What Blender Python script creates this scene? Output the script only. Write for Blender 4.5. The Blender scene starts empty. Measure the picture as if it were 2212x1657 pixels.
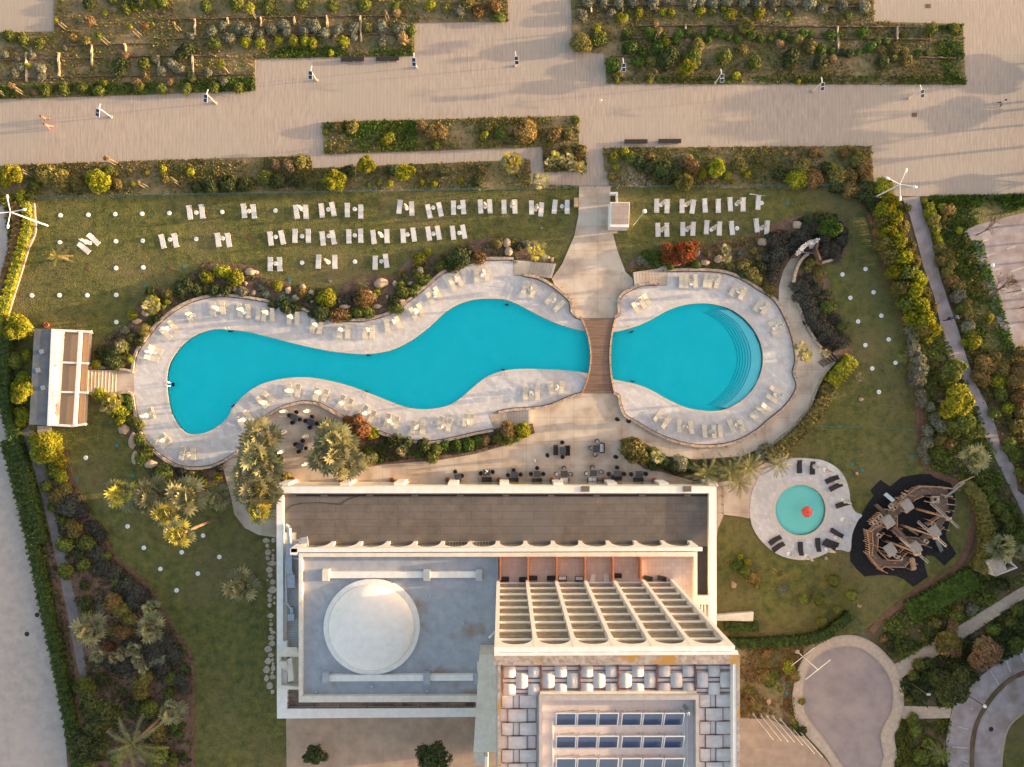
import bpy, bmesh, math, random
import numpy as np
from mathutils import Vector, Quaternion, Matrix
from mathutils.geometry import tessellate_polygon
R = math.radians
sc = bpy.context.scene
col = sc.collection
random.seed(7); rng = np.random.default_rng(7)

# ---------------------------------------------------------------- camera
H = 105.0; F = 1590.0; CX, CY = 1105.5, 828.5      # drone height; focal length in units of a 2211 px wide picture
NX, NY = 1085.0, 850.0                              # the point straight below the drone
n0 = Vector(((NX-CX)/F, -(NY-CY)/F, -1)).normalized()
QC = n0.rotation_difference(Vector((0, 0, -1)))
cd = bpy.data.cameras.new('camera'); cam = bpy.data.objects.new('camera', cd); col.objects.link(cam)
cam.rotation_mode = 'QUATERNION'; cam.rotation_quaternion = QC; cam.location = (0, 0, H)
cd.sensor_fit = 'HORIZONTAL'; cd.sensor_width = 36; cd.lens = 36*F/2211.0
cd.clip_start = 1; cd.clip_end = 6000
sc.camera = cam
# ---------------------------------------------------------------- sky and sun
SUN_EL = 6.5; SUN_AZ = 84.0
w = bpy.data.worlds.new('World'); sc.world = w; w.use_nodes = True
sky = w.node_tree.nodes.new('ShaderNodeTexSky'); sky.sky_type = 'NISHITA'; sky.sun_disc = False
sky.sun_elevation = R(SUN_EL); sky.sun_rotation = R(SUN_AZ); sky.air_density = 1.0; sky.dust_density = 3.0; sky.ozone_density = 1.0
bg = w.node_tree.nodes['Background']; bg.inputs['Strength'].default_value = 0.15
tint = w.node_tree.nodes.new('ShaderNodeMix'); tint.data_type = 'RGBA'; tint.blend_type = 'MULTIPLY'; tint.inputs[0].default_value = 1
tint.inputs[7].default_value = (1.12, .95, .86, 1)          # a little dusk haze in the whole sky
w.node_tree.links.new(sky.outputs[0], tint.inputs[6]); w.node_tree.links.new(tint.outputs[2], bg.inputs[0])
sl = bpy.data.lights.new('sun', 'SUN'); sl.energy = 2.45; sl.angle = R(0.6); sl.color = (1.0, 0.73, 0.42)
so = bpy.data.objects.new('sun', sl); col.objects.link(so)
sd = Vector((math.sin(R(SUN_AZ))*math.cos(R(SUN_EL)), math.cos(R(SUN_AZ))*math.cos(R(SUN_EL)), math.sin(R(SUN_EL))))
so.rotation_mode = 'QUATERNION'; so.rotation_quaternion = (-sd).to_track_quat('-Z', 'Y')
sc.view_settings.view_transform = 'Standard'; sc.view_settings.look = 'None'
sc.view_settings.exposure = 2.32; sc.view_settings.gamma = 1.0

# ---------------------------------------------------------------- helpers
def G(x, y, z=0.0):
    """point of the place at height z seen at survey coordinate x, y (2211 x 1657 sheet)"""
    d = QC @ Vector(((x-CX)/F, -(y-CY)/F, -1))
    t = (z-H)/d.z
    return Vector((d.x*t, d.y*t, z))
TX = (0, 552.6, 1105.2, 1657.8); TY = (0, 415.0, 830.0, 1241.7)
def T(cr, x, y):
    return (TX[cr//10] + x*.2505, TY[cr % 10] + y*.2505)
def TG(cr, x, y, z=0.0):
    return G(*T(cr, x, y), z)
def poly(pts, z=0.0): return [G(x, y, z) for x, y in pts]
def tl(cr, *v): return [T(cr, v[i], v[i+1]) for i in range(0, len(v), 2)]
def smooth(pts, n=4, closed=True):
    out = []; N = len(pts)
    rg = range(N) if closed else range(N-1)
    for i in rg:
        p = [pts[(i+k) % N] if closed else pts[min(max(i+k, 0), N-1)] for k in (-1, 0, 1, 2)]
        for s in range(n):
            t = s/n
            out.append(tuple(.5*((2*p[1][a]) + (-p[0][a]+p[2][a])*t + (2*p[0][a]-5*p[1][a]+4*p[2][a]-p[3][a])*t*t + (-p[0][a]+3*p[1][a]-3*p[2][a]+p[3][a])*t**3) for a in (0, 1)))
    if not closed: out.append(tuple(pts[-1]))
    return out

class MB:
    def __init__(s): s.v = []; s.f = []; s.m = []; s.cur = 0
    def add(s, vs, fs):
        b = len(s.v); s.v += [tuple(v) for v in vs]; s.f += [tuple(b+i for i in f) for f in fs]; s.m += [s.cur]*len(fs); return s
    def box(s, c, d, rz=0.0, rx=0.0, ry=0.0):
        M = Matrix.Rotation(rz, 4, 'Z') @ Matrix.Rotation(ry, 4, 'Y') @ Matrix.Rotation(rx, 4, 'X')
        vs = []
        for k in (-.5, .5):
            for j in (-.5, .5):
                for i in (-.5, .5):
                    vs.append(Vector(c) + M @ Vector((i*d[0], j*d[1], k*d[2])))
        return s.add(vs, [(0, 2, 3, 1), (4, 5, 7, 6), (0, 1, 5, 4), (2, 6, 7, 3), (0, 4, 6, 2), (1, 3, 7, 5)])
    def bx(s, x0, x1, y0, y1, z0, z1):
        return s.box(((x0+x1)/2, (y0+y1)/2, (z0+z1)/2), (abs(x1-x0), abs(y1-y0), z1-z0))
    def tube(s, p0, p1, r0, r1=None, n=6, cap=True):
        r1 = r0 if r1 is None else r1
        p0 = Vector(p0); p1 = Vector(p1); a = (p1-p0)
        if a.length < 1e-6: return s
        q = a.to_track_quat('Z', 'Y'); vs = []
        for p, r in ((p0, r0), (p1, r1)):
            for i in range(n):
                t = 2*math.pi*i/n; vs.append(p + q @ Vector((r*math.cos(t), r*math.sin(t), 0)))
        fs = [(i, (i+1) % n, n+(i+1) % n, n+i) for i in range(n)]
        if cap: fs += [tuple(range(n-1, -1, -1)), tuple(range(n, 2*n))]
        return s.add(vs, fs)
    def path(s, pts, r, n=6):
        for a, b in zip(pts, pts[1:]): s.tube(a, b, r, r, n)
        return s
    def lathe(s, prof, n=16, o=(0, 0, 0), jit=0, ph=0):
        o = Vector(o); vs = []; k = len(prof)
        for i in range(n):
            t = 2*math.pi*i/n+ph; jj = 1+jit*math.cos(t*6)
            for r, z in prof: vs.append(o+Vector((r*jj*math.cos(t), r*jj*math.sin(t), z)))
        fs = [(i*k+j, ((i+1) % n)*k+j, ((i+1) % n)*k+j+1, i*k+j+1) for i in range(n) for j in range(k-1)]
        if prof[0][0] > 1e-4: fs.append(tuple(i*k for i in range(n-1, -1, -1)))
        if prof[-1][0] > 1e-4: fs.append(tuple(i*k+k-1 for i in range(n)))
        return s.add(vs, fs)
    def prism(s, outline, z0, z1, holes=(), sides=True, bottom=False):
        loops = [[Vector((p[0], p[1], 0)) for p in outline]] + [[Vector((p[0], p[1], 0)) for p in h] for h in holes]
        flat = [p for l in loops for p in l]
        tri = tessellate_polygon(loops)
        vs = [(p.x, p.y, z1) for p in flat]; fs = []
        for t in tri:
            a, b, c = (flat[i] for i in t)
            cr = (b.x-a.x)*(c.y-a.y)-(b.y-a.y)*(c.x-a.x)
            if abs(cr) < 1e-9: continue
            fs.append(tuple(t) if cr > 0 else (t[0], t[2], t[1]))
        s.add(vs, fs)
        if bottom: s.add([(p.x, p.y, z0) for p in flat], [tuple(reversed(f)) for f in fs])
        if sides:
            for l in loops:
                n = len(l); vs = [(p.x, p.y, z0) for p in l]+[(p.x, p.y, z1) for p in l]
                s.add(vs, [(i, (i+1) % n, n+(i+1) % n, n+i) for i in range(n)])
        return s
    def ribbon(s, pts, wd, z0, z1, closed=False, jit=0):
        pts = [Vector((p[0], p[1], 0)) for p in pts]; n = len(pts); vs = []
        for i, p in enumerate(pts):
            a = pts[i-1] if (i or closed) else p; b = pts[(i+1) % n] if (i < n-1 or closed) else p
            t = (b-a).normalized(); m = Vector((-t.y, t.x, 0))*(wd/2*(1+random.uniform(-jit, jit)))
            for q, z in ((p-m, z0), (p+m, z0), (p+m, z1), (p-m, z1)): vs.append((q.x, q.y, z+(random.uniform(-jit, jit)*.3 if z == z1 else 0)))
        fs = []
        for i in range(n if closed else n-1):
            a = i*4; b = ((i+1) % n)*4
            for k in range(4): fs.append((a+k, a+(k+1) % 4, b+(k+1) % 4, b+k))
        if not closed: fs += [(0, 1, 2, 3), ((n-1)*4+3, (n-1)*4+2, (n-1)*4+1, (n-1)*4)]
        return s.add(vs, fs)
    def mesh(s, name, mat, sm=False):
        me = bpy.data.meshes.new(name); me.from_pydata(s.v, [], s.f)
        mats = mat if isinstance(mat, (list, tuple)) else [mat]
        for m in mats: me.materials.append(m)
        if len(mats) > 1: me.polygons.foreach_set('material_index', s.m)
        if sm: me.polygons.foreach_set('use_smooth', [True]*len(me.polygons))
        me.update(); return me
    def obj(s, name, mat, parent=None, sm=False, loc=None):
        o = bpy.data.objects.new(name, s.mesh(name, mat, sm)); col.objects.link(o)
        if parent: o.parent = parent
        if loc is not None: o.location = loc
        return o

def tag(o, label=None, cat=None, group=None, kind=None):
    if label: o['label'] = label
    if cat: o['category'] = cat
    if group: o['group'] = group
    if kind: o['kind'] = kind
    return o
def empty(name, loc=(0, 0, 0), rz=0.0, label=None, cat=None, group=None):
    o = bpy.data.objects.new(name, None); col.objects.link(o); o.location = loc; o.rotation_euler = (0, 0, rz)
    o.empty_display_size = .3
    return tag(o, label, cat, group)
def dup(root, loc, rz=None, sc_=None):
    def rec(o, par):
        c = o.copy(); col.objects.link(c)
        if par: c.parent = par
        for ch in o.children: rec(ch, c)
        return c
    c = rec(root, None); c.location = loc
    if rz is not None: c.rotation_euler = (0, 0, rz)
    if sc_ is not None: c.scale = sc_ if hasattr(sc_, '__len__') else (sc_,)*3
    return c
ORD = ['', 'first', 'second', 'third', 'fourth', 'fifth', 'sixth', 'seventh', 'eighth', 'ninth', 'tenth', 'eleventh', 'twelfth', 'thirteenth', 'fourteenth', 'fifteenth', 'sixteenth', 'seventeenth', 'eighteenth', 'nineteenth', 'twentieth']
def ordn(i, n):
    if n == 1: return ''
    if i == 0: return 'leftmost'
    if i == n-1: return 'rightmost'
    return (ORD[i+1] if i < 20 else '%dth' % (i+1)) + ' from left'
PEND = []          # (object, description, region, x) labelled together at the end so that every label is unique
def later(o, desc, region, x): PEND.append((o, desc, region, x))
def finish_labels():
    d = {}
    for o, de, re_, x in PEND: d.setdefault((de, re_), []).append((x, id(o), o))
    for (de, re_), l in d.items():
        l.sort(key=lambda t: t[:2])
        for i, (_, _, o) in enumerate(l):
            od = ordn(i, len(l)); o['label'] = de + ((', ' + od + ' ') if od else ' ') + re_

# ---------------------------------------------------------------- materials
def mat(name, c1, c2=None, scale=1.0, rough=.85, bump=0.0, bscale=None, detail=6, coord='Object', spec=.3, stretch=None, contrast=(.35, .65), metal=0, c3=None, s3=.15, rand=0, trans=0, m3=(.45, .7)):
    m = bpy.data.materials.new(name); m.use_nodes = True; nt = m.node_tree; N = nt.nodes; L = nt.links
    b = N['Principled BSDF']; b.inputs['Roughness'].default_value = rough; b.inputs['Metallic'].default_value = metal
    b.inputs['Specular IOR Level'].default_value = spec
    c2 = c2 or tuple(x*.8 for x in c1)
    tc = N.new('ShaderNodeTexCoord'); src = tc.outputs[coord]
    if coord == 'World': pass
    mp = N.new('ShaderNodeMapping'); L.new(src, mp.inputs[0])
    if stretch: mp.inputs['Scale'].default_value = stretch
    nz = N.new('ShaderNodeTexNoise'); nz.inputs['Scale'].default_value = scale; nz.inputs['Detail'].default_value = detail; nz.inputs['Roughness'].default_value = .62
    L.new(mp.outputs[0], nz.inputs['Vector'])
    rp = N.new('ShaderNodeValToRGB'); rp.color_ramp.elements[0].position = contrast[0]; rp.color_ramp.elements[1].position = contrast[1]
    rp.color_ramp.elements[0].color = (*c2, 1); rp.color_ramp.elements[1].color = (*c1, 1); L.new(nz.outputs[0], rp.inputs[0])
    out = rp.outputs[0]
    if c3:
        n3 = N.new('ShaderNodeTexNoise'); n3.inputs['Scale'].default_value = s3; n3.inputs['Detail'].default_value = 5; L.new(src, n3.inputs['Vector'])
        r3 = N.new('ShaderNodeMapRange'); r3.inputs[1].default_value = m3[0]; r3.inputs[2].default_value = m3[1]; L.new(n3.outputs[0], r3.inputs[0])
        mx = N.new('ShaderNodeMix'); mx.data_type = 'RGBA'; L.new(r3.outputs[0], mx.inputs[0]); L.new(out, mx.inputs[6]); mx.inputs[7].default_value = (*c3, 1); out = mx.outputs[2]
    if rand:
        oi = N.new('ShaderNodeObjectInfo'); hs = N.new('ShaderNodeHueSaturation'); mr = N.new('ShaderNodeMapRange')
        mr.inputs[3].default_value = 1-rand; mr.inputs[4].default_value = 1+rand; L.new(oi.outputs['Random'], mr.inputs[0]); L.new(mr.outputs[0], hs.inputs['Value'])
        m2 = N.new('ShaderNodeMapRange'); m2.inputs[3].default_value = .5-rand*.05; m2.inputs[4].default_value = .5+rand*.05; L.new(oi.outputs['Random'], m2.inputs[0]); L.new(m2.outputs[0], hs.inputs['Hue'])
        L.new(out, hs.inputs['Color']); out = hs.outputs[0]
    L.new(out, b.inputs['Base Color'])
    if bump:
        nb = N.new('ShaderNodeTexNoise'); nb.inputs['Scale'].default_value = bscale or scale*4; nb.inputs['Detail'].default_value = 4; L.new(mp.outputs[0], nb.inputs['Vector'])
        bp = N.new('ShaderNodeBump'); bp.inputs['Strength'].default_value = 1; bp.inputs['Distance'].default_value = bump; L.new(nb.outputs[0], bp.inputs['Height']); L.new(bp.outputs[0], b.inputs['Normal'])
    if trans:
        tr = N.new('ShaderNodeBsdfTranslucent'); L.new(out, tr.inputs[0]); ms = N.new('ShaderNodeMixShader'); ms.inputs[0].default_value = trans
        L.new(b.outputs[0], ms.inputs[1]); L.new(tr.outputs[0], ms.inputs[2]); L.new(ms.outputs[0], N['Material Output'].inputs[0])
    m['out'] = 0
    return m
def addbrick(m, sx, sy, c1, c2, mortar, msize=.02, rot=0.0, fac=.6, off=.5, bias=0):
    """lay a brick pattern over the base colour"""
    nt = m.node_tree; N = nt.nodes; L = nt.links; b = N['Principled BSDF']
    prev = b.inputs['Base Color'].links[0].from_socket
    tc = N.new('ShaderNodeTexCoord'); mp = N.new('ShaderNodeMapping'); mp.inputs['Rotation'].default_value = (0, 0, rot); L.new(tc.outputs['Object'], mp.inputs[0])
    br = N.new('ShaderNodeTexBrick'); br.offset = off; br.inputs['Scale'].default_value = 1; br.inputs['Brick Width'].default_value = sx; br.inputs['Row Height'].default_value = sy
    br.inputs['Mortar Size'].default_value = msize; br.inputs['Mortar Smooth'].default_value = .2; br.inputs['Bias'].default_value = bias
    br.inputs['Color1'].default_value = (*c1, 1); br.inputs['Color2'].default_value = (*c2, 1); br.inputs['Mortar'].default_value = (*mortar, 1)
    L.new(mp.outputs[0], br.inputs[0])
    mx = N.new('ShaderNodeMix'); mx.data_type = 'RGBA'; mx.blend_type = 'MULTIPLY'; mx.inputs[0].default_value = fac
    L.new(prev, mx.inputs[6]); L.new(br.outputs[0], mx.inputs[7]); L.new(mx.outputs[2], b.inputs['Base Color'])
    return m
M = {}
M['soil'] = mat('soil', (.20, .125, .075), (.09, .06, .035), .5, bump=.08, bscale=3, c3=(.07, .075, .025), s3=.25)
M['scrub'] = mat('scrub', (.32, .22, .125), (.14, .12, .05), .9, bump=.12, bscale=2.5, c3=(.09, .10, .028), s3=.2, contrast=(.3, .7))
M['mulch'] = mat('mulch', (.21, .125, .085), (.10, .06, .042), 1.2, bump=.08, bscale=5)
M['redsoil'] = mat('redsoil', (.19, .10, .065), (.12, .06, .04), 1.5, bump=.04, bscale=5)
M['lawn'] = mat('lawn', (.175, .155, .038), (.058, .074, .020), .8, bump=.16, bscale=5, c3=(.17, .135, .06), s3=.10, contrast=(.32, .68), m3=(.45, .75), detail=14)
M['plaza'] = mat('plaza', (.42, .345, .285), (.30, .25, .21), 2.2, bump=.012, bscale=3, stretch=(2.2, .22, 1), contrast=(.3, .6), c3=(.36, .31, .26), s3=.06)
addbrick(M['plaza'], 9, .5, (1, 1, 1), (.95, .94, .93), (.74, .70, .67), .03, R(90), .6, off=.43)
M['deck'] = mat('deck', (.64, .625, .62), (.53, .51, .505), 1.0, rough=.7, c3=(.52, .50, .49), s3=.2)
addbrick(M['deck'], .6, .42, (1, 1, 1), (.80, .80, .82), (.72, .68, .64), .012, R(42), .9)
M['coping'] = mat('coping', (.56, .50, .44), (.48, .42, .37), 3)
M['terrace'] = mat('terrace', (.52, .42, .33), (.36, .28, .21), .5, detail=10, c3=(.60, .52, .43), s3=.3, contrast=(.3, .6))
addbrick(M['terrace'], 3.4, 3.4, (1, 1, 1), (.93, .93, .93), (.6, .56, .52), .02, 0, 1, off=0)
M['stone'] = mat('stone', (.50, .41, .32), (.26, .20, .15), 3, bump=.05, bscale=6)
M['rock'] = mat('rock', (.48, .35, .24), (.33, .24, .17), 1.3, bump=.05, bscale=4, rand=.12)
M['pale_stone'] = mat('pale_stone', (.50, .42, .35), (.33, .27, .22), 2, bump=.04, rand=.1)
M['road'] = mat('road', (.46, .385, .34), (.36, .31, .28), .8, c3=(.45, .38, .34), s3=.1, bump=.01, bscale=20)
M['asphalt'] = mat('asphalt', (.31, .255, .245), (.25, .205, .2), .5, c3=(.35, .285, .26), s3=.3)
M['lot'] = mat('lot', (.42, .35, .345), (.30, .25, .25), .6, c3=(.26, .2, .175), s3=.5)
M['greypath'] = mat('greypath', (.21, .19, .19), (.15, .135, .13), 1.5)
M['pavement'] = mat('pavement', (.50, .40, .31), (.38, .31, .25), 2)
M['kerb'] = mat('kerb', (.42, .35, .28), (.33, .27, .22), 4)
M['forecourt'] = mat('forecourt', (.44, .32, .23), (.33, .24, .18), .6, detail=9)
addbrick(M['forecourt'], 2.4, 2.4, (1, 1, 1), (.94, .94, .94), (.72, .68, .65), .012, 0, 1, off=0)
M['rubber'] = mat('rubber', (.018, .018, .022), (.010, .010, .012), 3, rough=.95, bump=.01, bscale=30)
M['white'] = mat('white', (.78, .75, .71), (.68, .65, .61), 1.5, rough=.6)
M['cream'] = mat('cream', (.72, .66, .57), (.60, .55, .47), 1.2, rough=.7, c3=(.55, .47, .38), s3=.5, m3=(.55, .85))
M['line'] = mat('line', (.62, .60, .56), (.40, .37, .34), 3)
M['tarroof'] = mat('tarroof', (.17, .145, .13), (.12, .105, .095), .7, c3=(.145, .135, .135), s3=.15)
addbrick(M['tarroof'], 4.2, 1.0, (1, 1, 1), (.88, .88, .88), (.42, .4, .4), .016, 0, 1, off=.37)
M['greyroof'] = mat('greyroof', (.385, .40, .435), (.31, .32, .35), .8, c3=(.30, .22, .16), s3=.28, m3=(.58, .72))
M['redtile'] = mat('redtile', (.60, .48, .42), (.52, .41, .36), 1.0)
addbrick(M['redtile'], .5, .5, (1, 1, 1), (.9, .88, .86), (.7, .66, .62), .012, 0, 1, off=0)
M['concrete'] = mat('concrete', (.30, .25, .21), (.12, .10, .085), .7, detail=9, c3=(.42, .33, .25), s3=.35)
M['gravelroof'] = mat('gravelroof', (.42, .36, .32), (.22, .17, .14), 2.5, c3=(.36, .20, .05), s3=.35, m3=(.5, .62))
M['terracotta'] = mat('terracotta', (.50, .19, .09), (.38, .14, .07), 3)
M['brown'] = mat('brown', (.20, .10, .08), (.14, .07, .055), 2, rough=.5)
M['glass'] = mat('glass', (.36, .32, .22), (.24, .22, .15), 1.5, rough=.12, spec=.6)
M['dark'] = mat('dark', (.035, .03, .034), (.02, .018, .02), 6, rough=.7)
M['wicker'] = mat('wicker', (.045, .033, .036), (.022, .016, .018), 25, rough=.7)
M['slate'] = mat('slate', (.055, .062, .078), (.035, .04, .05), 8, rough=.35)
M['cushion'] = mat('cushion', (.60, .57, .57), (.52, .50, .50), 5)
M['steel'] = mat('steel', (.55, .56, .57), (.42, .43, .44), 5, rough=.28, metal=.9)
M['duct'] = mat('duct', (.44, .48, .53), (.34, .37, .41), 2, rough=.4, metal=.5)
M['wood'] = mat('wood', (.30, .20, .15), (.15, .098, .07), 1.5, stretch=(.35, 9, 1), bump=.02, bscale=4, contrast=(.3, .65))
addbrick(M['wood'], 30, .19, (1, 1, 1), (.72, .7, .7), (.25, .22, .2), .014, 0, 1, off=.4)
M['deckwood'] = mat('deckwood', (.23, .165, .125), (.15, .105, .08), 3, bump=.01)
addbrick(M['deckwood'], 30, .14, (1, 1, 1), (.8, .8, .8), (.35, .3, .3), .014, R(33), 1, off=.4)
M['orangewood'] = mat('orangewood', (.50, .31, .20), (.33, .20, .125), 2, rough=.7)
M['rail'] = mat('rail', (.36, .23, .14), (.22, .14, .09), 3)
M['greywood'] = mat('greywood', (.34, .315, .285), (.22, .20, .18), 3, stretch=(1, 6, 1))
M['canopycloth'] = mat('canopycloth', (.66, .62, .59), (.54, .50, .48), 1.2, rough=.9, bump=.02, bscale=4)
M['cloth'] = mat('cloth', (.80, .76, .70), (.66, .62, .56), 3, rough=.8, bump=.02, bscale=5, trans=.15)
M['sling'] = mat('sling', (.62, .61, .60), (.56, .55, .54), 4, rough=.7)
M['cream_sling'] = mat('cream_sling', (.62, .57, .47), (.55, .50, .41), 4, rough=.7)
M['creamframe'] = mat('creamframe', (.68, .62, .50), (.6, .55, .44), 4, rough=.5)
M['whiteplastic'] = mat('whiteplastic', (.80, .80, .79), (.72, .72, .72), 4, rough=.4)
M['bark'] = mat('bark', (.17, .12, .085), (.09, .06, .045), 4, bump=.03)
M['palmbark'] = mat('palmbark', (.30, .20, .13), (.15, .10, .07), 3, stretch=(1, 1, 5), bump=.05)
M['stakewood'] = mat('stakewood', (.50, .38, .24), (.36, .27, .17), 3)
M['brush'] = mat('brush', (.20, .14, .095), (.09, .06, .045), 5, bump=.05)
M['panel'] = mat('panel', (.035, .06, .16), (.02, .05, .11), .6, rough=.12, spec=.8)
M['pv'] = mat('pv', (.02, .025, .06), (.012, .015, .035), 3, rough=.2, spec=.6)
M['red'] = mat('red', (.70, .09, .06), (.55, .07, .05), 3, rough=.4)
M['tealplastic'] = mat('tealplastic', (.05, .22, .22), (.035, .15, .15), 5)
M['rustlid'] = mat('rustlid', (.22, .09, .06), (.14, .06, .04), 5)
M['iron'] = mat('iron', (.20, .12, .075), (.13, .08, .05), 5)
M['skin'] = mat('skin', (.55, .33, .23), (.48, .28, .2), 5)
M['hair'] = mat('hair', (.05, .03, .02), (.03, .02, .015), 5)
def fol(name, c1, c2, **k): M[name] = mat(name, c1, c2, 1.6, rough=.62, spec=.25, detail=3, rand=.22, trans=.3, contrast=(.35, .62), **k)
fol('f_bright', (.40, .36, .02), (.13, .17, .012))
fol('f_lime', (.11, .18, .022), (.042, .078, .011))
fol('f_hedge', (.08, .12, .025), (.034, .052, .013))
fol('f_grassy', (.16, .14, .045), (.12, .115, .035))
fol('f_grassd', (.05, .07, .018), (.035, .05, .014))
fol('f_mid', (.21, .23, .04), (.08, .105, .02))
fol('f_dark', (.10, .12, .036), (.042, .056, .019))
fol('f_olive', (.29, .24, .065), (.11, .10, .028))
fol('f_brown', (.36, .225, .08), (.13, .09, .03))
fol('f_silver', (.30, .29, .20), (.13, .135, .09))
fol('f_black', (.11, .10, .075), (.052, .050, .036))
fol('f_red', (.42, .085, .03), (.10, .09, .015))
fol('f_russet', (.36, .15, .07), (.12, .08, .03))
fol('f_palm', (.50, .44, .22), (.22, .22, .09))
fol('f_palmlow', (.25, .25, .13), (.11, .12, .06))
fol('f_palmyellow', (.60, .50, .09), (.26, .25, .04))
fol('f_date', (.30, .27, .09), (.13, .14, .045))
fol('f_tan', (.40, .26, .13), (.25, .17, .08))
fol('f_agave', (.20, .26, .19), (.10, .14, .10))
fol('f_twig', (.26, .15, .09), (.16, .09, .055))
fol('f_flower', (.60, .50, .48), (.3, .25, .22))

def water_mat(name, tint, dens, bump=.008):
    """clear water: fresnel mirror over a volume that takes the red out of the light"""
    m = bpy.data.materials.new(name); m.use_nodes = True; nt = m.node_tree; N = nt.nodes; L = nt.links; N.remove(N['Principled BSDF'])
    tr = N.new('ShaderNodeBsdfTransparent'); gl = N.new('ShaderNodeBsdfGlossy'); gl.inputs['Roughness'].default_value = .05
    fr = N.new('ShaderNodeFresnel'); fr.inputs[0].default_value = 1.22
    tc = N.new('ShaderNodeTexCoord'); nz = N.new('ShaderNodeTexNoise'); nz.inputs['Scale'].default_value = 2.2; nz.inputs['Detail'].default_value = 6; L.new(tc.outputs['Object'], nz.inputs[0])
    bp = N.new('ShaderNodeBump'); bp.inputs['Distance'].default_value = bump; L.new(nz.outputs[0], bp.inputs['Height']); L.new(bp.outputs[0], gl.inputs['Normal'])
    ms = N.new('ShaderNodeMixShader'); L.new(fr.outputs[0], ms.inputs[0]); L.new(tr.outputs[0], ms.inputs[1]); L.new(gl.outputs[0], ms.inputs[2]); L.new(ms.outputs[0], N['Material Output'].inputs[0])
    va = N.new('ShaderNodeVolumeAbsorption'); va.inputs['Color'].default_value = (*tint, 1); va.inputs['Density'].default_value = dens; L.new(va.outputs[0], N['Material Output'].inputs['Volume'])
    return m
M['water'] = water_mat('water', (0, .990, .993), 1.6); M['kidwater'] = water_mat('kidwater', (0, .997, .985), .9)
M['basin'] = mat('basin', (.92, .98, .97), (.62, .92, .93), .35, rough=.6, detail=10, c3=(.92, .95, .93), s3=.12, contrast=(.35, .7), m3=(.45, .75))
M['kidbasin'] = mat('kidbasin', (.92, .95, .80), (.88, .92, .78), .8, rough=.6)
M['stepline'] = mat('stepline', (.28, .58, .62), (.20, .50, .56), 4)
# ================================================================ THE SETTING
POOL = smooth([(362,830),(366,793),(380,765),(402,740),(430,722),(465,712),(498,713),(540,718),(600,733),(660,748),(715,759),(760,764),(800,765),(845,757),(880,741),(910,721),(935,700),(960,677),(985,661),(1015,650),(1050,646),(1090,648),(1120,659),(1150,675),(1180,690),(1215,704),(1262,716),(1320,718),(1365,708),(1400,694),(1440,672),(1475,660),(1510,656),(1540,658),(1575,668),(1605,688),(1628,715),(1642,745),(1646,780),(1640,810),(1625,840),(1600,865),(1570,882),(1540,888),(1510,886),(1480,880),(1440,862),(1400,840),(1365,828),(1320,819),(1265,806),(1215,800),(1150,797),(1110,798),(1080,803),(1050,815),(1020,838),(995,860),(965,877),(920,884),(880,880),(845,868),(800,850),(750,832),(700,820),(660,815),(620,817),(580,825),(550,838),(525,857),(505,880),(490,905),(465,925),(435,937),(405,935),(385,915),(370,885)], 4)
W_A = [(291.8,803),(296,775),(304,755),(325.6,725.6),(345.7,700.6),(375.8,675.5),(410.8,655.5),(450.9,644.2),(491,641.7),(552,649),(577.6,654.2),(615,665.5),(652.8,670.5),(672.8,680.5),(707.9,690.6),(753,695),(785.6,694.3),(815.6,688),(845.7,678),(885.8,650.5),(923.3,620.4),(958.4,591.6),(998.5,577.8),(1028.5,565.3),(1063.6,562.8),(1109,562.8)]
W_B = [(1130.3,597.9),(1160.3,604.1),(1190.4,620.4),(1212.9,638),(1228,653),(1230.5,673),(1240.5,685.5),(1253,690.6)]
W_C = [(1328,689),(1338,678),(1337,653),(1345.7,638),(1368,625.4),(1388,618),(1418,617.4)]
W_D = [(1440.4,587.8),(1481,586.6),(1531,587.8),(1568.6,592.9),(1606,609),(1636,628),(1658,641),(1673,655.5),(1688,680.5),(1703,715.6),(1711.6,750.7),(1714,780.7),(1709,806),(1717,831),(1708,855),(1688,880),(1658,905),(1631,927.7),(1596,947.7),(1561,957.8),(1531,960),(1496,959),(1456,950),(1418,935),(1388,917.7),(1365.7,905),(1350.7,895),(1340.7,872.6),(1338,855),(1325.6,846.3)]
W_E = [(1255.5,847.5),(1230,855),(1193,871),(1155,879),(1105,882),(1075,887.6)]
W_F = [(1065,926),(1028.6,932.7),(978.5,944),(938.4,951.5),(903,951.5),(865.7,946.5),(840.7,937.7),(815.6,929),(793,917.7),(748,901.4),(728,890),(693,871.3),(665,866.3),(647.8,867),(610,877.6),(577.7,895),(552.6,915)]
W_G = [(513.5,975),(468.4,1000),(430.9,1007.9),(388.3,1004),(350.7,982.8),(318,950),(300.6,905),(291.8,852.5)]
DECK = smooth(W_A, 3, False)+[(1109,595.4)]+smooth(W_B, 3, False)+smooth(W_C, 3, False)+[(1439.6,618)]+smooth(W_D, 3, False)+smooth(W_E, 3, False)+[(1056,895)]+smooth(W_F, 3, False)+smooth(W_G, 3, False)
def kid_arc():
    return [(1745,990),(1775,994),(1803,1008),(1822,1030),(1832,1060),(1835,1085),(1845,1105),(1860,1112),(1850,1125),(1838,1155),(1834,1190),(1815,1187),(1795,1188),(1775,1198),(1745,1208),(1710,1207),(1675,1195),(1645,1170),(1625,1140),(1618,1105),(1622,1065),(1637,1030),(1655,1008),(1680,997),(1715,989)]
KDECK = smooth(kid_arc(), 3)
kc = G(1727, 1101); KR = 54.5*H/F
KPOOL = [(kc.x+KR*math.cos(t*math.pi/32), kc.y+KR*math.sin(t*math.pi/32)) for t in range(64)]
ZD = .25
def wpoly(D): return [(G(x, y).x, G(x, y).y) for x, y in D]
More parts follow.
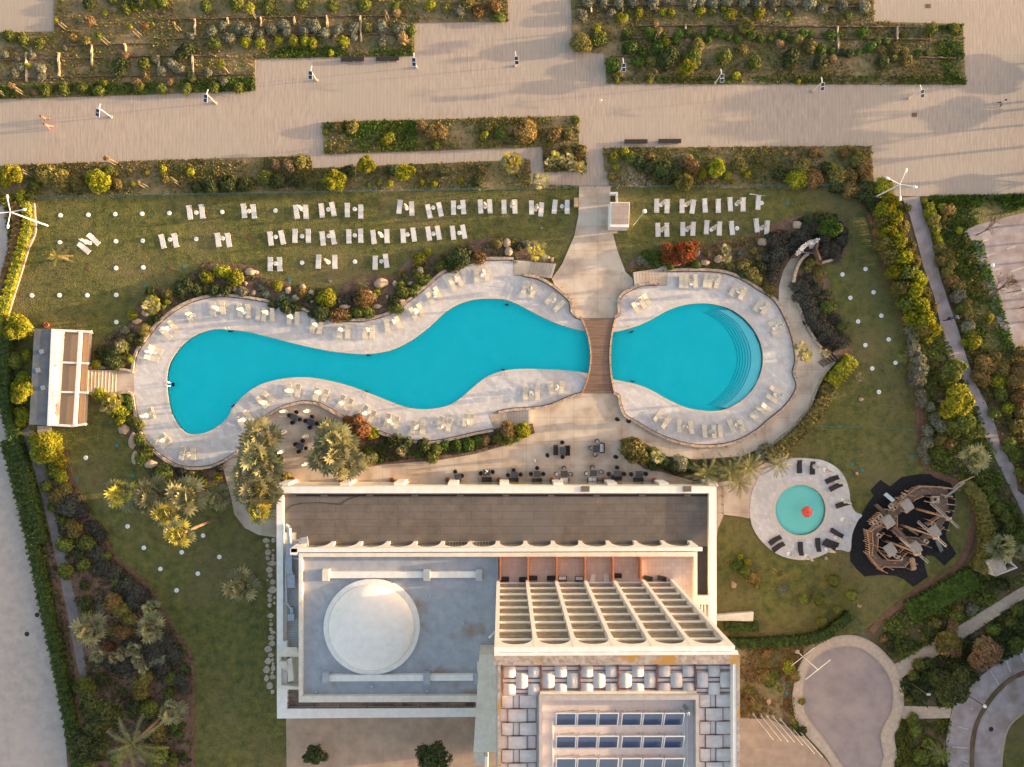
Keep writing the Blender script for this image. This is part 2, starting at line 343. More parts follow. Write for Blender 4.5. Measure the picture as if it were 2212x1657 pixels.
POOLw = wpoly(POOL); DECKw = wpoly(DECK)
def grow(pts, d):
    out = []; n = len(pts)
    A = sum(pts[i][0]*pts[(i+1) % n][1]-pts[(i+1) % n][0]*pts[i][1] for i in range(n)); s = 1 if A > 0 else -1
    for i in range(n):
        a = Vector(pts[i-1][:2]); b = Vector(pts[(i+1) % n][:2]); t = (b-a).normalized()
        out.append((pts[i][0]+s*t.y*d, pts[i][1]-s*t.x*d))
    return out
# the ground: one sheet to the horizon, open over the two basins
S = 2600
MB().prism([(-S, -S), (S, -S), (S, S), (-S, S)], -2, 0, [grow(POOLw, .12), grow(KPOOL, .12)], sides=False).obj('ground', M['soil']).__setitem__('kind', 'structure')
def sheet(name, D, z, m, holes=(), z0=None, closed_smooth=False):
    if closed_smooth: D = smooth(D, 3)
    o = MB().prism(wpoly(D), z-.5 if z0 is None else z0, z, holes).obj(name, m); o['kind'] = 'structure'; return o
sheet('plaza_paving', [(-500,-500),(2900,-500),(2900,424),(1880,424),(1500,440),(1240,404),(0,440),(-500,440)], .05, M['plaza'])
P1 = [(118,-60),(1097,-60),(1097,48),(894,50),(895,122),(551,128),(553,197),(300,206),(0,215),(-90,216),(-90,73),(118,69)]
P2 = [(1229,-60),(1884,-60),(1887,48),(2078,53),(2084,184),(1310,182),(1305,116),(1238,112)]
P3 = [(695,265),(1249,251),(1250,317),(1165,318),(701,334)]
P4 = [(1171.6,317),(1265.5,317),(1265.5,371),(1174,372)]
P5 = [(-60,364),(10,358),(300,348),(671,337),(675,364),(1105,347),(1144,346),(1147,398),(1250,402),(1250,408),(75,425),(60,445),(-60,445)]
P6 = [(1301,320),(1881,316),(1886,392),(1915,410),(1880,412),(1330,404),(1315,401),(1313,372),(1305,370)]
for nm, P in (('planting_bed', P1), ('planting_bed', P2), ('planting_bed', P3), ('planting_bed', P4), ('planting_bed', P5), ('planting_bed', P6)):
    sheet(nm, P, .14, M['scrub'])
GARDEN = [(78,425),(700,414),(1247,404),(1330,404),(1790,400),(1850,430),(1880,470),(1895,530),(1935,640),(1962,730),(1975,840),(1985,930),(2000,1010),(2085,1050),(2100,1130),(2070,1220),(1980,1275),(1905,1335),(1855,1365),(1800,1380),(1550,1392),(1500,1300),(640,1300),(618,1540),(618,1700),(416,1700),(416,1422),(388,1384),(363,1342),(328,1279),(295.6,1245),(250,1206),(225,1165.7),(190,1110),(175,1068),(150,1018),(140,970),(60,930),(17,685),(42,605),(62,540),(77,502)]
sheet('garden_lawn', GARDEN, .08, M['lawn'], [grow(POOLw, .2), grow(KPOOL, .2)])
sheet('roadside_ground', [(1550,1392),(1800,1380),(1850,1380),(1720,1420),(1690,1500),(1690,1560),(1590,1552),(1590,1420)], .09, M['scrub'])
sheet('verge_grass', [(1995,424),(2300,420),(2300,455),(2181,470),(2083,495),(2090,520),(2115,578),(2137,640),(2160,696),(2178,740),(2192,772),(2160,800),(2110,775),(2075,650),(2050,600),(2020,500)], .085, M['lawn'])
sheet('verge_grass', [(2166,1605),(2178,1567),(2211,1537),(2300,1520),(2300,1760),(2161,1760)], .17, M['lawn'])
# mulched beds
sheet('mulch_bed', [(200,790),(203,765),(225,738),(250,715),(280,695),(300,653),(323,623),(375,623),(413,595),(446,565),(552,575),(567.6,598),(627.7,613),(677.8,630),(733,635),(743,615),(778,598),(803,595),(848,595),(865.7,578),(885.8,555),(915.8,565),(978.5,540),(1016,520),(1053.6,515),(1105,514),(1142.8,522.7),(1178,545),(1192,560),(1200,573),(1110,566),(1063,580),(960,600),(885,660),(785,700),(707,700),(577,664),(490,650),(400,670),(340,715),(300,770),(290,800)], .15, M['mulch'])
sheet('mulch_bed', [(195,852),(288,852),(300,905),(318,950),(350,983),(388,1004),(430,1012),(480,1005),(492,1040),(420,1045),(330,1020),(300,985),(270,930),(240,890),(205,870)], .15, M['mulch'])
sheet('mulch_bed', [(1345,590),(1365,560),(1390,545),(1440,535),(1520,535),(1560,520),(1600,515),(1640,495),(1700,472),(1745,463),(1800,462),(1828,490),(1832,530),(1815,560),(1765,575),(1720,565),(1690,600),(1690,640),(1680,660),(1655,645),(1568,600),(1440,588),(1440,575)], .15, M['mulch'])
sheet('mulch_bed', [(1708,610),(1722,585),(1765,560),(1785,600),(1800,650),(1815,700),(1830,730),(1842,765),(1800,775),(1770,755),(1740,715),(1720,670)], .15, M['mulch'])
sheet('mulch_bed', [(760,1010),(788,1010),(828,1003),(946,994),(1028,980),(1105,958),(1155,935),(1150,915),(1065,926),(1028,933),(938,951),(865,946),(793,918),(755,900),(740,930),(745,990)], .23, M['mulch'])
sheet('mulch_bed', [(1337,950),(1365,942),(1400,962),(1440,985),(1500,992),(1600,985),(1650,980),(1700,985),(1650,1000),(1600,1030),(1540,1045),(1480,1030),(1430,1020),(1390,1012),(1355,985)], .23, M['mulch'])
sheet('mulch_bed', [(40,925),(70,930),(140,970),(150,1018),(190,1110),(250,1206),(328,1279),(388,1384),(416,1422),(417,1700),(150,1700),(120,1300),(95,1130),(60,980)], .12, M['mulch'])
red_edge = smooth([(142,975),(152,1020),(190,1110),(226,1166),(252,1206),(297,1245),(328,1279),(363,1342),(390,1384),(414,1422),(416,1500),(416,1700)], 3, False)
MB().ribbon(wpoly(red_edge), .55, .05, .16).obj('soil_edge', M['redsoil'])['kind'] = 'structure'
for pts in ([(1800,400),(1850,430),(1880,470),(1897,530),(1935,640),(1962,730),(1978,840),(1985,930),(2000,1010),(2060,1040),(2088,1060),(2100,1130),(2068,1222),(1978,1277),(1905,1337),(1880,1365)],):
    MB().ribbon(wpoly(smooth(pts, 3, False)), .9, .05, .13).obj('soil_edge', M['redsoil'])['kind'] = 'structure'
sheet('bare_soil', [(1975,830),(2000,830),(2005,925),(1985,930)], .15, M['redsoil'])
sheet('bare_soil', [(2095,1050),(2120,1080),(2150,1180),(2150,1230),(2110,1240),(2120,1150)], .1, M['redsoil'])
# road and paths on the left
sheet('left_road', [(-300,380),(10,395),(10,415),(17,465),(17,540),(8,603),(-3,640),(-8,740),(-3,830),(0,860),(12.5,905),(30,980),(47.6,1043),(60,1113),(72.6,1180.7),(87.7,1245),(105,1329),(122.7,1404.5),(142.8,1504.7),(155,1592),(175,1657),(200,1800),(-300,1800)], .055, M['road'])
sheet('service_path', [(50,930),(62,990),(80,1040),(95,1080),(112,1160),(130,1245),(148,1330),(168,1440),(180,1470),(187,1455),(170,1330),(152,1240),(130,1150),(112,1090),(103,1020),(85,965),(62,920)], .135, M['greypath'])
# terrace, stairs landings, ring path
sheet('pool_terrace', [(1250,404),(1249,465),(1240,510),(1213,572),(1191,603),(1205,632),(1225,655),(1229,675),(1240,688),(1255,692),(1328,690),(1339,678),(1338,655),(1346,639),(1368,626),(1365,602),(1350,588),(1332,540),(1323,505),(1333,505),(1333,495),(1316,492),(1318,404)], .21, M['terrace'])
sheet('pool_terrace', [(1256,846),(1326,846),(1338,856),(1342,873),(1352,896),(1389,919),(1420,936),(1457,951),(1497,960),(1561,959),(1597,948),(1660,905),(1709,856),(1718,831),(1712,806),(1716,780),(1713,750),(1704,715),(1689,680),(1680,655),(1681,620),(1690,585),(1705,560),(1722,536),(1752,530),(1762,545),(1735,560),(1716,580),(1708,612),(1718,650),(1731,682),(1747,717),(1771,752),(1796,772),(1800,781),(1778,806),(1759,842),(1743,882),(1708,923),(1662,960),(1600,985),(1500,992),(1440,985),(1400,962),(1365,942),(1337,950),(1355,985),(1400,1010),(1500,1040),(1600,1030),(1640,1000),(1700,985),(1620,1120),(1600,1116),(1562,1111),(1550,1140),(1540,1200),(600,1200),(596,1160),(560,1155),(530,1140),(507,1110),(500,1075),(492,1045),(481,1005),(514,974),(552,915),(578,894),(610,877),(648,866),(665,866),(693,871),(730,890),(760,905),(1000,940),(1065,926),(1056,894),(1105,881),(1155,878),(1193,870),(1230,854)], .2, M['terrace'])
sheet('ship_mat', [T(32, *p) for p in [(705,1520),(712,1400),(735,1200),(800,1130),(870,1010),(910,960),(880,912),(970,823),(1050,880),(1150,800),(1300,775),(1450,775),(1550,810),(1605,920),(1612,1050),(1560,1200),(1530,1290),(1545,1340),(1622,1460),(1520,1562),(1430,1480),(1360,1470),(1345,1540),(1375,1660),(1250,1745),(1170,1680),(1100,1650),(980,1640),(830,1655),(760,1590)]], .12, M['rubber'])
sheet('garden_path', [(1947,428),(1963,465),(1981,528),(1993,578),(2016,640),(2033,715.5),(2046,773),(2068,806),(2085,830),(2104,880),(2126,943),(2146,985),(2171,1035),(2194,1080),(2240,1180),(2300,1300),(2300,1200),(2211,1070),(2196,1060),(2191,1010),(2161,968),(2144,905),(2120,855),(2106,830),(2084,766),(2069,715),(2051,665),(2033,610),(2018,553),(2008,503),(1993,465),(1984,424)], .12, M['lot'])
sheet('garden_path', [(1928,1436),(2028,1377),(2211,1264),(2260,1236),(2260,1270),(2211,1292),(2071,1385),(1940,1468)], .11, M['pavement'])
RB = smooth([(1712.9,1487),(1720,1449.6),(1740,1414.5),(1778,1384.5),(1818,1372),(1858,1375.7),(1895.7,1397),(1928,1432),(1945.8,1467),(1949.6,1519.7),(1943,1551),(1938,1569.8),(1928,1587),(1934.6,1630),(1927,1660),(1927,1800),(1900,1830),(1850,1790),(1798,1656.7),(1745.5,1592),(1720,1557),(1711.6,1517)], 3)
RI = smooth([(1733,1492),(1738,1459.6),(1758,1422),(1788,1402),(1823,1394.5),(1858,1399.5),(1888,1419.5),(1913,1449.6),(1925.8,1479.6),(1928,1512),(1923,1539.7),(1908,1567),(1900.8,1592),(1908,1632),(1900.8,1660),(1903,1760),(1880,1790),(1845,1700),(1783,1602),(1748,1557),(1735.5,1529.7)], 3)
sheet('pavement', RB, .16, M['pavement'], [wpoly(RI)])
sheet('turning_circle', RI, .06, M['asphalt'])
MB().ribbon(wpoly(RI), .16, .02, .19, True).obj('kerb', M['kerb'])['kind'] = 'structure'
MB().ribbon(wpoly(RB), .14, .02, .20, True).obj('kerb', M['kerb'])['kind'] = 'structure'
sheet('pavement', [(1949,1524),(2054,1526),(2050,1550),(1940,1552)], .155, M['pavement'])
sheet('hotel_forecourt', [(1585,1550),(1657,1552),(1700,1569),(1745,1597),(1800,1660),(1840,1800),(1560,1800),(1560,1540)], .1, M['forecourt'])
sheet('hotel_forecourt', [(618,1540),(1300,1540),(1300,1800),(620,1800)], .1, M['forecourt'])
sheet('car_park', [(2300,1360),(2211,1395),(2180,1410),(2130,1450),(2080,1490),(2058,1527),(2045,1590),(2046,1800),(2161,1800),(2161,1657),(2166,1605),(2178,1567),(2211,1537),(2300,1500)], .06, M['lot'])
MB().ribbon(wpoly(smooth([(2260,1435),(2211,1452),(2171,1474),(2136,1512),(2108,1562),(2098,1617),(2099,1700)], 4, False)), .55, .02, .2, jit=.15).obj('median_strip', M['soil'])['kind'] = 'structure'
MB().ribbon(wpoly(smooth([(2260,1500),(2211,1537),(2178,1567),(2166,1605),(2161,1657),(2161,1750)], 4, False)), .2, .02, .22).obj('kerb', M['kerb'])['kind'] = 'structure'
MB().ribbon(wpoly(smooth([(2057,1530),(2050,1560),(2043,1600),(2046,1657),(2046,1750)], 4, False)), .18, .02, .2).obj('kerb', M['kerb'])['kind'] = 'structure'
sheet('car_park', [(2078,495),(2181,467),(2300,440),(2300,780),(2200,772),(2184,766),(2171,741),(2154,696),(2129,640),(2106,578),(2083,520)], .1, M['lot'])
lines = MB()
for cr, a in ((31, [(1810,580,1960,525),(1870,700,2010,655),(2090,688,2200,650),(2060,490,2130,470),(1790,440,1895,412),(2110,890,2209,855),(2065,1170,2140,1140)]), (33, [(2045,715,2090,835),(1917,828,1990,945),(1635,1303,1725,1330),(1590,1480,1725,1490),(1680,1590,1725,1608),(2160,625,2205,750),(1740,1145,1765,1160)])):
    for x0, y0, x1, y1 in a:
        p = TG(cr, x0, y0); q = TG(cr, x1, y1); lines.ribbon([p, q], .13, .03, .104)
lines.obj('parking_lines', M['line'])['kind'] = 'structure'
# pool deck and its basin
MB().prism(DECKw, -.3, ZD, [POOLw]).obj('pool_deck', M['deck'])['kind'] = 'structure'
MB().prism(grow(POOLw, .42), .2, ZD+.012, [POOLw]).obj('pool_coping', M['coping'])['kind'] = 'structure'
MB().prism(wpoly(KDECK), -.3, ZD, [KPOOL]).obj('kids_pool_deck', M['deck'])['kind'] = 'structure'
MB().prism(grow(KPOOL, .55), .2, ZD+.012, [KPOOL]).obj('kids_pool_coping', M['coping'])['kind'] = 'structure'
def basin(name, P, depth, m):
    b = MB(); b.prism(P, 0, -depth, sides=False); n = len(P)
    b.add([(p[0], p[1], -depth) for p in P]+[(p[0], p[1], ZD-.02) for p in P], [(i, (i+1) % n, n+(i+1) % n, n+i) for i in range(n)])
    o = b.obj(name, m); o['kind'] = 'structure'; return o
basin('pool_basin', POOLw, .8, M['basin']); basin('kids_pool_basin', KPOOL, .3, M['kidbasin'])
MB().prism(grow(POOLw, .02), -.95, .14, bottom=True).obj('pool_water', M['water'])['kind'] = 'structure'
MB().prism(grow(KPOOL, .02), -.4, .14, bottom=True).obj('kids_pool_water', M['kidwater'])['kind'] = 'structure'
# curved steps at the right end of the pool
def arc_at(off):
    pts = []
    for x, y in [(1555,668),(1590,690),(1612,718),(1625,750),(1628,780),(1622,808),(1608,838),(1585,865),(1562,880)]:
        pts.append((x-off*.95, y+(774-y)*off*.0015))
    return smooth(pts, 3, False)
outer = [p for p in POOL if p[0] > 1540]
for k in range(6):
    a = arc_at(6+k*5.6); ring = arc_at(-40)
    o = MB().ribbon(wpoly(a), .05, -.78, -.12-.11*k); o.obj('pool_step_edge', M['stepline'])['kind'] = 'structure'
    poly_ = [p for p in a]+[(1580,884),(1612,856),(1634,826),(1643,795),(1645,770),(1640,745),(1627,716),(1604,690),(1575,670)]
    MB().prism(wpoly(poly_), -.79, -.16-.11*k).obj('pool_step', M['basin'])['kind'] = 'structure'
# ================================================================ FURNITURE
def FR(p, q): return math.atan2(q.y-p.y, q.x-p.x)
PROT = []
def proto_lounger(fr, sl_, fold=.0):
    r = empty('sun_lounger')
    L_, W_ = 1.95, .64
    b = MB()
    for s in (-1, 1): b.box((-.0, s*W_/2, .30), (L_, .045, .05))
    b.box((-L_/2, 0, .30), (.05, W_, .05)); b.box((L_/2, 0, .30), (.05, W_, .05)); b.box((.15, 0, .28), (.04, W_, .03))
    b.obj('frame', fr, r)
    s = MB(); n = 6
    for i in range(n):
        x0 = -.92+i*.19; s.box((x0+.095, 0, .325-.012*math.sin(math.pi*i/(n-1))), (.191, W_-.08, .012))
    s.obj('seat', sl_, r)
    k = MB(); a = R(24)
    k.box((.23+.36*math.cos(a)*1.0, 0, .33+.36*math.sin(a)), (.74, W_-.05, .02), ry=-a)
    k.box((.23+.745*math.cos(a), 0, .335+.745*math.sin(a)), (.05, W_+.02, .045), ry=-a)
    k.obj('backrest', sl_, r)
    for sx in (-.8, .55):
        for sy in (-1, 1):
            MB().tube((sx, sy*.31, .3), (sx+(.06 if sx > 0 else -.06), sy*.33, 0), .022).obj('leg', fr, r)
    g = MB(); g.box((-.945, 0, .318), (.07, W_-.14, .008)); g.obj('foot_gap', M['dark'], r)
    return r
pl_white = proto_lounger(M['whiteplastic'], M['sling']); pl_cream = proto_lounger(M['creamframe'], M['cream_sling'])
def proto_wicker():
    r = empty('sun_lounger'); b = MB(); b.box((-.35, 0, .2), (1.3, .68, .16)); b.obj('base', M['wicker'], r)
    b = MB(); b.box((.55, 0, .37), (.72, .68, .07), ry=R(-26)); b.obj('backrest', M['wicker'], r)
    b = MB(); b.box((-.35, 0, .30), (1.26, .60, .06)); b.obj('mattress', M['dark'], r)
    for sx in (-.9, .2):
        for sy in (-.28, .28): MB().box((sx, sy, .07), (.06, .06, .14)).obj('leg', M['wicker'], r)
    return r
pl_dark = proto_wicker()
USED = {}
def place(proto, p, rz, desc, region, cat, group, sx=1.0):
    if id(proto) not in USED:
        USED[id(proto)] = 1; c = proto; c.location = p; c.rotation_euler = (0, 0, rz)
        if sx != 1.0: c.scale = (sx,)*3
    else: c = dup(proto, p, rz, sx)
    c['category'] = cat; c['group'] = group; later(c, desc, region, p.x); return c
def lounge(cr, row, proto, desc, region, z, group):
    for i in range(0, len(row), 4):
        a = TG(cr, row[i], row[i+1], z); b = TG(cr, row[i+2], row[i+3], z)
        place(proto, (a+b)/2, FR(b, a), desc, region, 'sun lounger', group)
dW = 'empty white mesh sun lounger'; dC = 'cream mesh sun lounger'; gW = 'white sun loungers on the lawn'; gC = 'cream sun loungers round the pool'
lounge(1, [1635,122,1650,240,1742,115,1755,230,2103,108,2115,226,2185,115,2200,230], pl_white, dW, 'in top lawn row west of path', .08, gW)
lounge(11, [345,118,362,235,433,118,437,235,565,105,577,223,655,93,680,213,790,102,792,218,907,117,907,232,1247,75,1233,190,1342,90,1347,205,1480,113,1505,230,1575,97,1600,213,1703,82,1705,198,1783,78,1793,192,1933,73,1940,188,2013,71,2020,186,2137,75,2140,190], pl_white, dW, 'in top lawn row west of path', .08, gW)
lounge(21, [25,73,27,188,167,83,170,195,257,98,247,212,373,75,362,190,475,77,475,190], pl_white, dW, 'in top lawn row west of path', .08, gW)
lounge(1, [776,372,861,455,687,448,782,527], pl_white, 'slanted white sun lounger', 'beside the lone young date palm', .08, gW)
lounge(1, [1397,370,1422,490,1507,362,1530,480,1880,360,1893,475,1967,360,1985,477], pl_white, dW, 'in middle lawn row west of path', .08, gW)
lounge(11, [125,348,137,463,218,337,243,455,342,325,340,440,455,325,457,440,573,347,585,463,658,337,680,453,803,328,805,445,905,322,907,440,1010,335,1022,450,1130,325,1133,443,1268,325,1275,440,1353,312,1370,430,1482,305,1500,420,1563,298,1585,413,1693,298,1707,415,1780,288,1803,405], pl_white, dW, 'in middle lawn row west of path', .08, gW)
lounge(11, [130,565,128,683,208,567,212,683,547,545,540,662,682,548,685,663,1032,556,1030,671,1117,540,1133,655], pl_white, dW, 'in short third lawn row', .08, gW)
lounge(21, [1245,67,1245,180,1337,72,1332,182,1463,70,1462,183,1563,77,1547,187,1655,65,1663,178,1773,69,1775,180,1873,57,1880,165,1987,57,1987,167,2118,43,2115,152], pl_white, dW, 'in top lawn row east of kiosk', .08, gW)
lounge(21, [1253,275,1257,385,1330,275,1333,385,1467,268,1470,378,1560,267,1555,378,1677,254,1670,363,1785,265,1782,373,1885,258,1897,370,2098,238,2110,345,2195,257,2190,365], pl_white, dW, 'in lower lawn row east of kiosk', .08, gW)
rN = 'on the deck north of pool'; rS = 'on the deck south of pool'; rW = 'at the west end of pool'; rE = 'around the east end of pool'
lounge(1, [1610,1030,1655,1115,1470,1120,1535,1205,1395,1180,1475,1262,1305,1335,1400,1380,1265,1420,1370,1450], pl_cream, dC, rW, ZD, gC)
lounge(1, [1843,960,1845,1062,1920,945,1930,1048,2068,970,2075,1068,2145,980,2147,1078], pl_cream, dC, rN, ZD, gC)
lounge(2, [1330,215,1215,245,1345,270,1235,312,1435,430,1340,495,1475,470,1395,545,1590,540,1565,645,1672,540,1672,650], pl_cream, dC, rW, ZD, gC)
lounge(2, [2115,235,2185,315,2065,300,2105,365], pl_cream, dC, rS, ZD, gC)
lounge(11, [35,1000,20,1100,80,1010,70,1110,150,1010,145,1112,295,1040,290,1135,362,1043,358,1143,500,1105,485,1210,570,1120,545,1225,722,1150,717,1258,793,1155,793,1258,942,1160,942,1262,1003,1158,1005,1262,1125,1108,1140,1212,1210,1080,1250,1182,1335,1005,1385,1100,1400,970,1447,1068,1480,870,1532,970,1545,828,1595,918,1675,760,1722,858,1730,720,1780,808,1903,680,1905,778,1997,668,1997,765], pl_cream, dC, rN, ZD, gC)
lounge(21, [130,780,95,873,203,815,170,905,360,890,297,957,443,950,368,1022], pl_cream, dC, rN, ZD, gC)
lounge(21, [1040,965,1095,1040,1098,915,1145,1000,1130,890,1190,970,1457,725,1455,818,1498,728,1498,818,1575,725,1580,818,1670,722,1660,812,1715,728,1697,818,1780,725,1755,828,1932,798,1880,888,2010,830,1960,924,2145,935,2090,1018,2215,965,2150,1055], pl_cream, dC, rE, ZD, gC)
lounge(31, [95,1108,5,1142,130,1185,40,1220], pl_cream, dC, rE, ZD, gC)
lounge(32, [10,25,100,75,-15,100,68,145,-50,180,20,225], pl_cream, dC, rE, ZD, gC)
lounge(22, [115,28,115,132,220,30,220,135,330,-20,348,88,432,-15,425,85], pl_cream, dC, rS, ZD, gC)
lounge(22, [1225,310,1290,237,1290,375,1360,290,1437,400,1443,308,1545,415,1535,322,1657,445,1655,352,1735,452,1735,360,1792,448,1790,350,1905,405,1870,310,1985,400,1955,305,2135,325,2055,255,2185,255,2105,190], pl_cream, dC, rE, ZD, gC)
lounge(12, [290,-5,295,98,376,0,358,108,540,27,513,142,622,42,582,152,765,95,715,193,838,127,772,218,965,190,895,262,1030,230,977,325,1155,252,1122,358,1225,278,1203,385,1362,312,1350,418,1440,322,1435,428,1605,278,1578,382,1675,298,1655,400,1815,253,1793,357,1867,258,1850,362,70,75,160,135,20,115,95,195], pl_cream, dC, rS, ZD, gC)
lounge(32, [265,658,270,752,378,672,380,762,600,795,500,840,628,855,535,905,690,1015,590,1050,100,1310,18,1368,130,1365,45,1428,430,1440,425,1330,280,1468,275,1368,635,1310,545,1255,605,1385,490,1345,570,1412,480,1368], pl_dark, 'dark wicker sun lounger', "on the round children's pool deck", ZD, "dark loungers by the children's pool")

# parasols
pb = MB().lathe([(0, .0), (.31, .0), (.31, .07), (.27, .10), (0, .10)], 18)
pbase = empty('parasol_base'); o = MB().lathe([(.06, 0), (.31, 0), (.31, .06), (.26, .09), (.06, .09)], 20).obj('base_disc', M['whiteplastic'], pbase)
MB().lathe([(.045, .05), (.045, .22), (.03, .24), (.02, .12), (0, .12)], 10).obj('pole_socket', M['steel'], pbase)
def proto_parasol(cm, pm, h=2.75, bm=None):
    r = empty('closed_parasol')
    MB().tube((0, 0, 0), (0, 0, h+.06), .028).obj('pole', pm, r)
    MB().lathe([(0, 0), (.30, 0), (.30, .06), (.24, .09), (0, .09)], 18).obj('base', bm or M['whiteplastic'], r)
    b = MB(); n = 24; prof = [(.34, .95), (.30, 1.15), (.17, 1.55), (.15, 1.75), (.20, 1.95), (.15, 2.3), (.06, h)]; vs = []
    for i in range(n):
        t = 2*math.pi*i/n; k = 1 if i % 2 else .55
        for j, (rr, z) in enumerate(prof):
            q = rr*k*(1+.25*math.sin(t*1+j)); vs.append((q*math.cos(t), q*math.sin(t)+.02*j, z-(.12*(i % 3) if j == 0 else 0)))
    m_ = len(prof); b.add(vs, [(i*m_+j, ((i+1) % n)*m_+j, ((i+1) % n)*m_+j+1, i*m_+j+1) for i in range(n) for j in range(m_-1)])
    b.obj('canopy', cm, r)
    MB().lathe([(.17, 1.62), (.185, 1.66), (.17, 1.70)], 14).obj('strap', cm, r)
    return r
pp_white = proto_parasol(M['cloth'], M['whiteplastic']); pp_dark = proto_parasol(M['dark'], M['dark'], 2.5, M['dark'])
def many(cr, v, proto, desc, region, cat, group, z, s=1.0, rnd=True, rz=None):
    for i in range(0, len(v), 2):
        place(proto, TG(cr, v[i], v[i+1], z), random.uniform(0, 6.28) if rz is None else rz, desc, region, cat, group, s)
gB = 'white parasol bases on the lawns'; dB = 'empty round white parasol base'
for cr, v, reg in ((1, [521,201,761,197,994,192,1225,188,1460,182,1690,178,1916,171,2145,165], 'in top lawn row west of path'), (11, [168,161,624,150,852,147,1528,135,1751,132], 'in top lawn row west of path'), (21, [432,124], 'in top lawn row west of path'),
                   (1, [517,434,998,424,1231,420,1465,410,1692,406,1920,400], 'in middle lawn row west of path'), (11, [171,387,398,382,627,379,852,374,1306,366,1530,361,1752,354], 'in middle lawn row west of path'),
                   (1, [1000,656,1234,650], 'in third lawn row west of path'), (11, [168,617,398,610,853,601,1081,598], 'in third lawn row west of path'),
                   (1, [275,892,512,890,752,890,1002,888], 'in lowest row on west lawn'), (1, [1004,1121], 'alone northeast of the pool bar'), (21, [1940,313,2151,95], 'among loungers east of kiosk'),
                   (31, [643,711,842,664,711,912,911,864,777,1116,978,1066,839,1320,1041,1271,899,1521,1100,1472], 'on the shaded east lawn'), (32, [957,67], 'on the shaded east lawn'),
                   (2, [740,634], 'south of the pool bar'), (2, [958,1040,1100,1225,1427,1263,1752,1304,1241,1410,1567,1448,1892,1489,1383,1592,1706,1632,1289,1080], 'on the southwest lawn'), (3, [1523,133], 'furthest south on the southwest lawn')):
    many(cr, v, pbase, dB, reg, 'parasol base', gB, .08)
gP = 'closed white parasols'; dP = 'folded white parasol'
for cr, v, reg, z in ((1, [775,440], 'by slanted loungers near the date palm', .08), (11, [402,152,1300,142,1975,128,2206,122,1085,378,625,607], 'on lawn west of path', .08), (21, [206,150], 'on lawn west of path', .08),
                      (21, [1284,112,1500,112,1936,105,1290,330,1507,328,1718,325,2148,315], 'on lawn east of kiosk', .08),
                      (1, [1885,1012,2105,1022], rN, ZD), (1, [1670,1062,1470,1187,1330,1378], rW, ZD), (2, [1292,272,1425,487,1640,600], rW, ZD), (2, [2118,303], rS, ZD),
                      (11, [110,1047,320,1082,528,1147,748,1190,972,1190,1192,1122,1382,1027,1545,890,1720,762,1958,700], rN, ZD), (21, [152,840,352,942], rN, ZD),
                      (21, [1076,945,1537,780,1735,755,1945,850,2138,990], rE, ZD), (31, [75,1162], rE, ZD), (32, [70,97], rE, ZD), (22, [1283,298,1482,372,1712,408,1937,352,2105,240], rE, ZD),
                      (22, [165,90,385,22], rS, ZD), (12, [302,60,545,72,742,163,952,252,1150,318,1382,372,1602,360,1822,325,78,162], rS, ZD),
                      (32, [375,703,590,835,645,1003,640,1165,488,737,178,1462,325,1480,505,1420,588,1322], "by the round children's pool", ZD)):
    many(cr, v, pp_white, dP, reg, 'parasol', gP, z)
many(12, [255,232,455,232,660,325,250,410,440,448,230,578,440,690], pp_white, 'slim folded white parasol', 'on the cafe terrace corner', 'parasol', gP, .2, .9)
many(22, [905,300,1000,315,305,610,890,625], pp_dark, 'folded dark parasol', 'on the dining terrace', 'parasol', 'dark parasols', .2, .9)
# small square side tables
st = empty('side_table'); MB().box((0, 0, .42), (.42, .42, .03)).obj('table_top', M['whiteplastic'], st)
for sx in (-.17, .17):
    for sy in (-.17, .17): MB().box((sx, sy, .2), (.03, .03, .41)).obj('leg', M['whiteplastic'], st)
for cr, v, reg in ((1, [1880,1020,2112,1045], rN), (2, [1640,598,2113,295], rW), (11, [1950,722,1548,905,1383,1050], rN), (21, [155,832], rN), (21, [1083,965,1540,797,1948,862,2142,998], rE), (31, [43,1180], rE), (32, [52,90], rE),
                   (12, [1397,360,1627,350,983,240,1180,340], rS), (22, [165,70,385,40], rS), (22, [1290,300,1483,365,1925,350,2110,245], rE)):
    for i in range(0, len(v), 2): place(st, TG(cr, v[i], v[i+1], ZD), .6*(i % 5), 'small square white side table', reg, 'side table', 'small white tables on the deck')
# pool ladders
ld = empty('pool_ladder')
for s in (-1, 1):
    pts = [(-.55, s*.26, 0), (-.55, s*.26, .55), (-.3, s*.26, .75), (0, s*.26, .7), (.22, s*.26, .4), (.22, s*.26, -1.2)]
    MB().path(pts, .028).obj('handrail', M['steel'], ld)
for z in (-.25, -.5, -.75): MB().box((.22, 0, z), (.16, .5, .04)).obj('step', M['dark'], ld)
for cr, x, y, dx, dy, nm in ((1, 1975, 1185, .1, 1, 'on north edge of west pool lobe'), (2, 2010, 195, -1, -1, 'on southeast edge of west pool lobe'), (2, 1465, 2, 1, 0, 'at the west tip of pool'), (11, 965, 1392, 0, 1, 'at the middle of north edge'), (11, 2165, 955, -.2, 1, 'near the north bulge of pool'), (11, 2130, 1545, 0, -1, 'on south edge east of centre'), (12, 943, 75, .4, -1, 'on south edge west of centre'), (21, 1030, 1190, .2, 1, 'just northeast of the bridge'), (21, 1042, 1645, .2, -1, 'just southeast of the bridge')):
    p = TG(cr, x, y, ZD); o = ld if ld.get('category') is None else dup(ld, p); o.location = p; o.rotation_euler = (0, 0, math.atan2(-dy, dx)); tag(o, 'steel pool ladder '+nm, 'ladder', 'pool ladders')

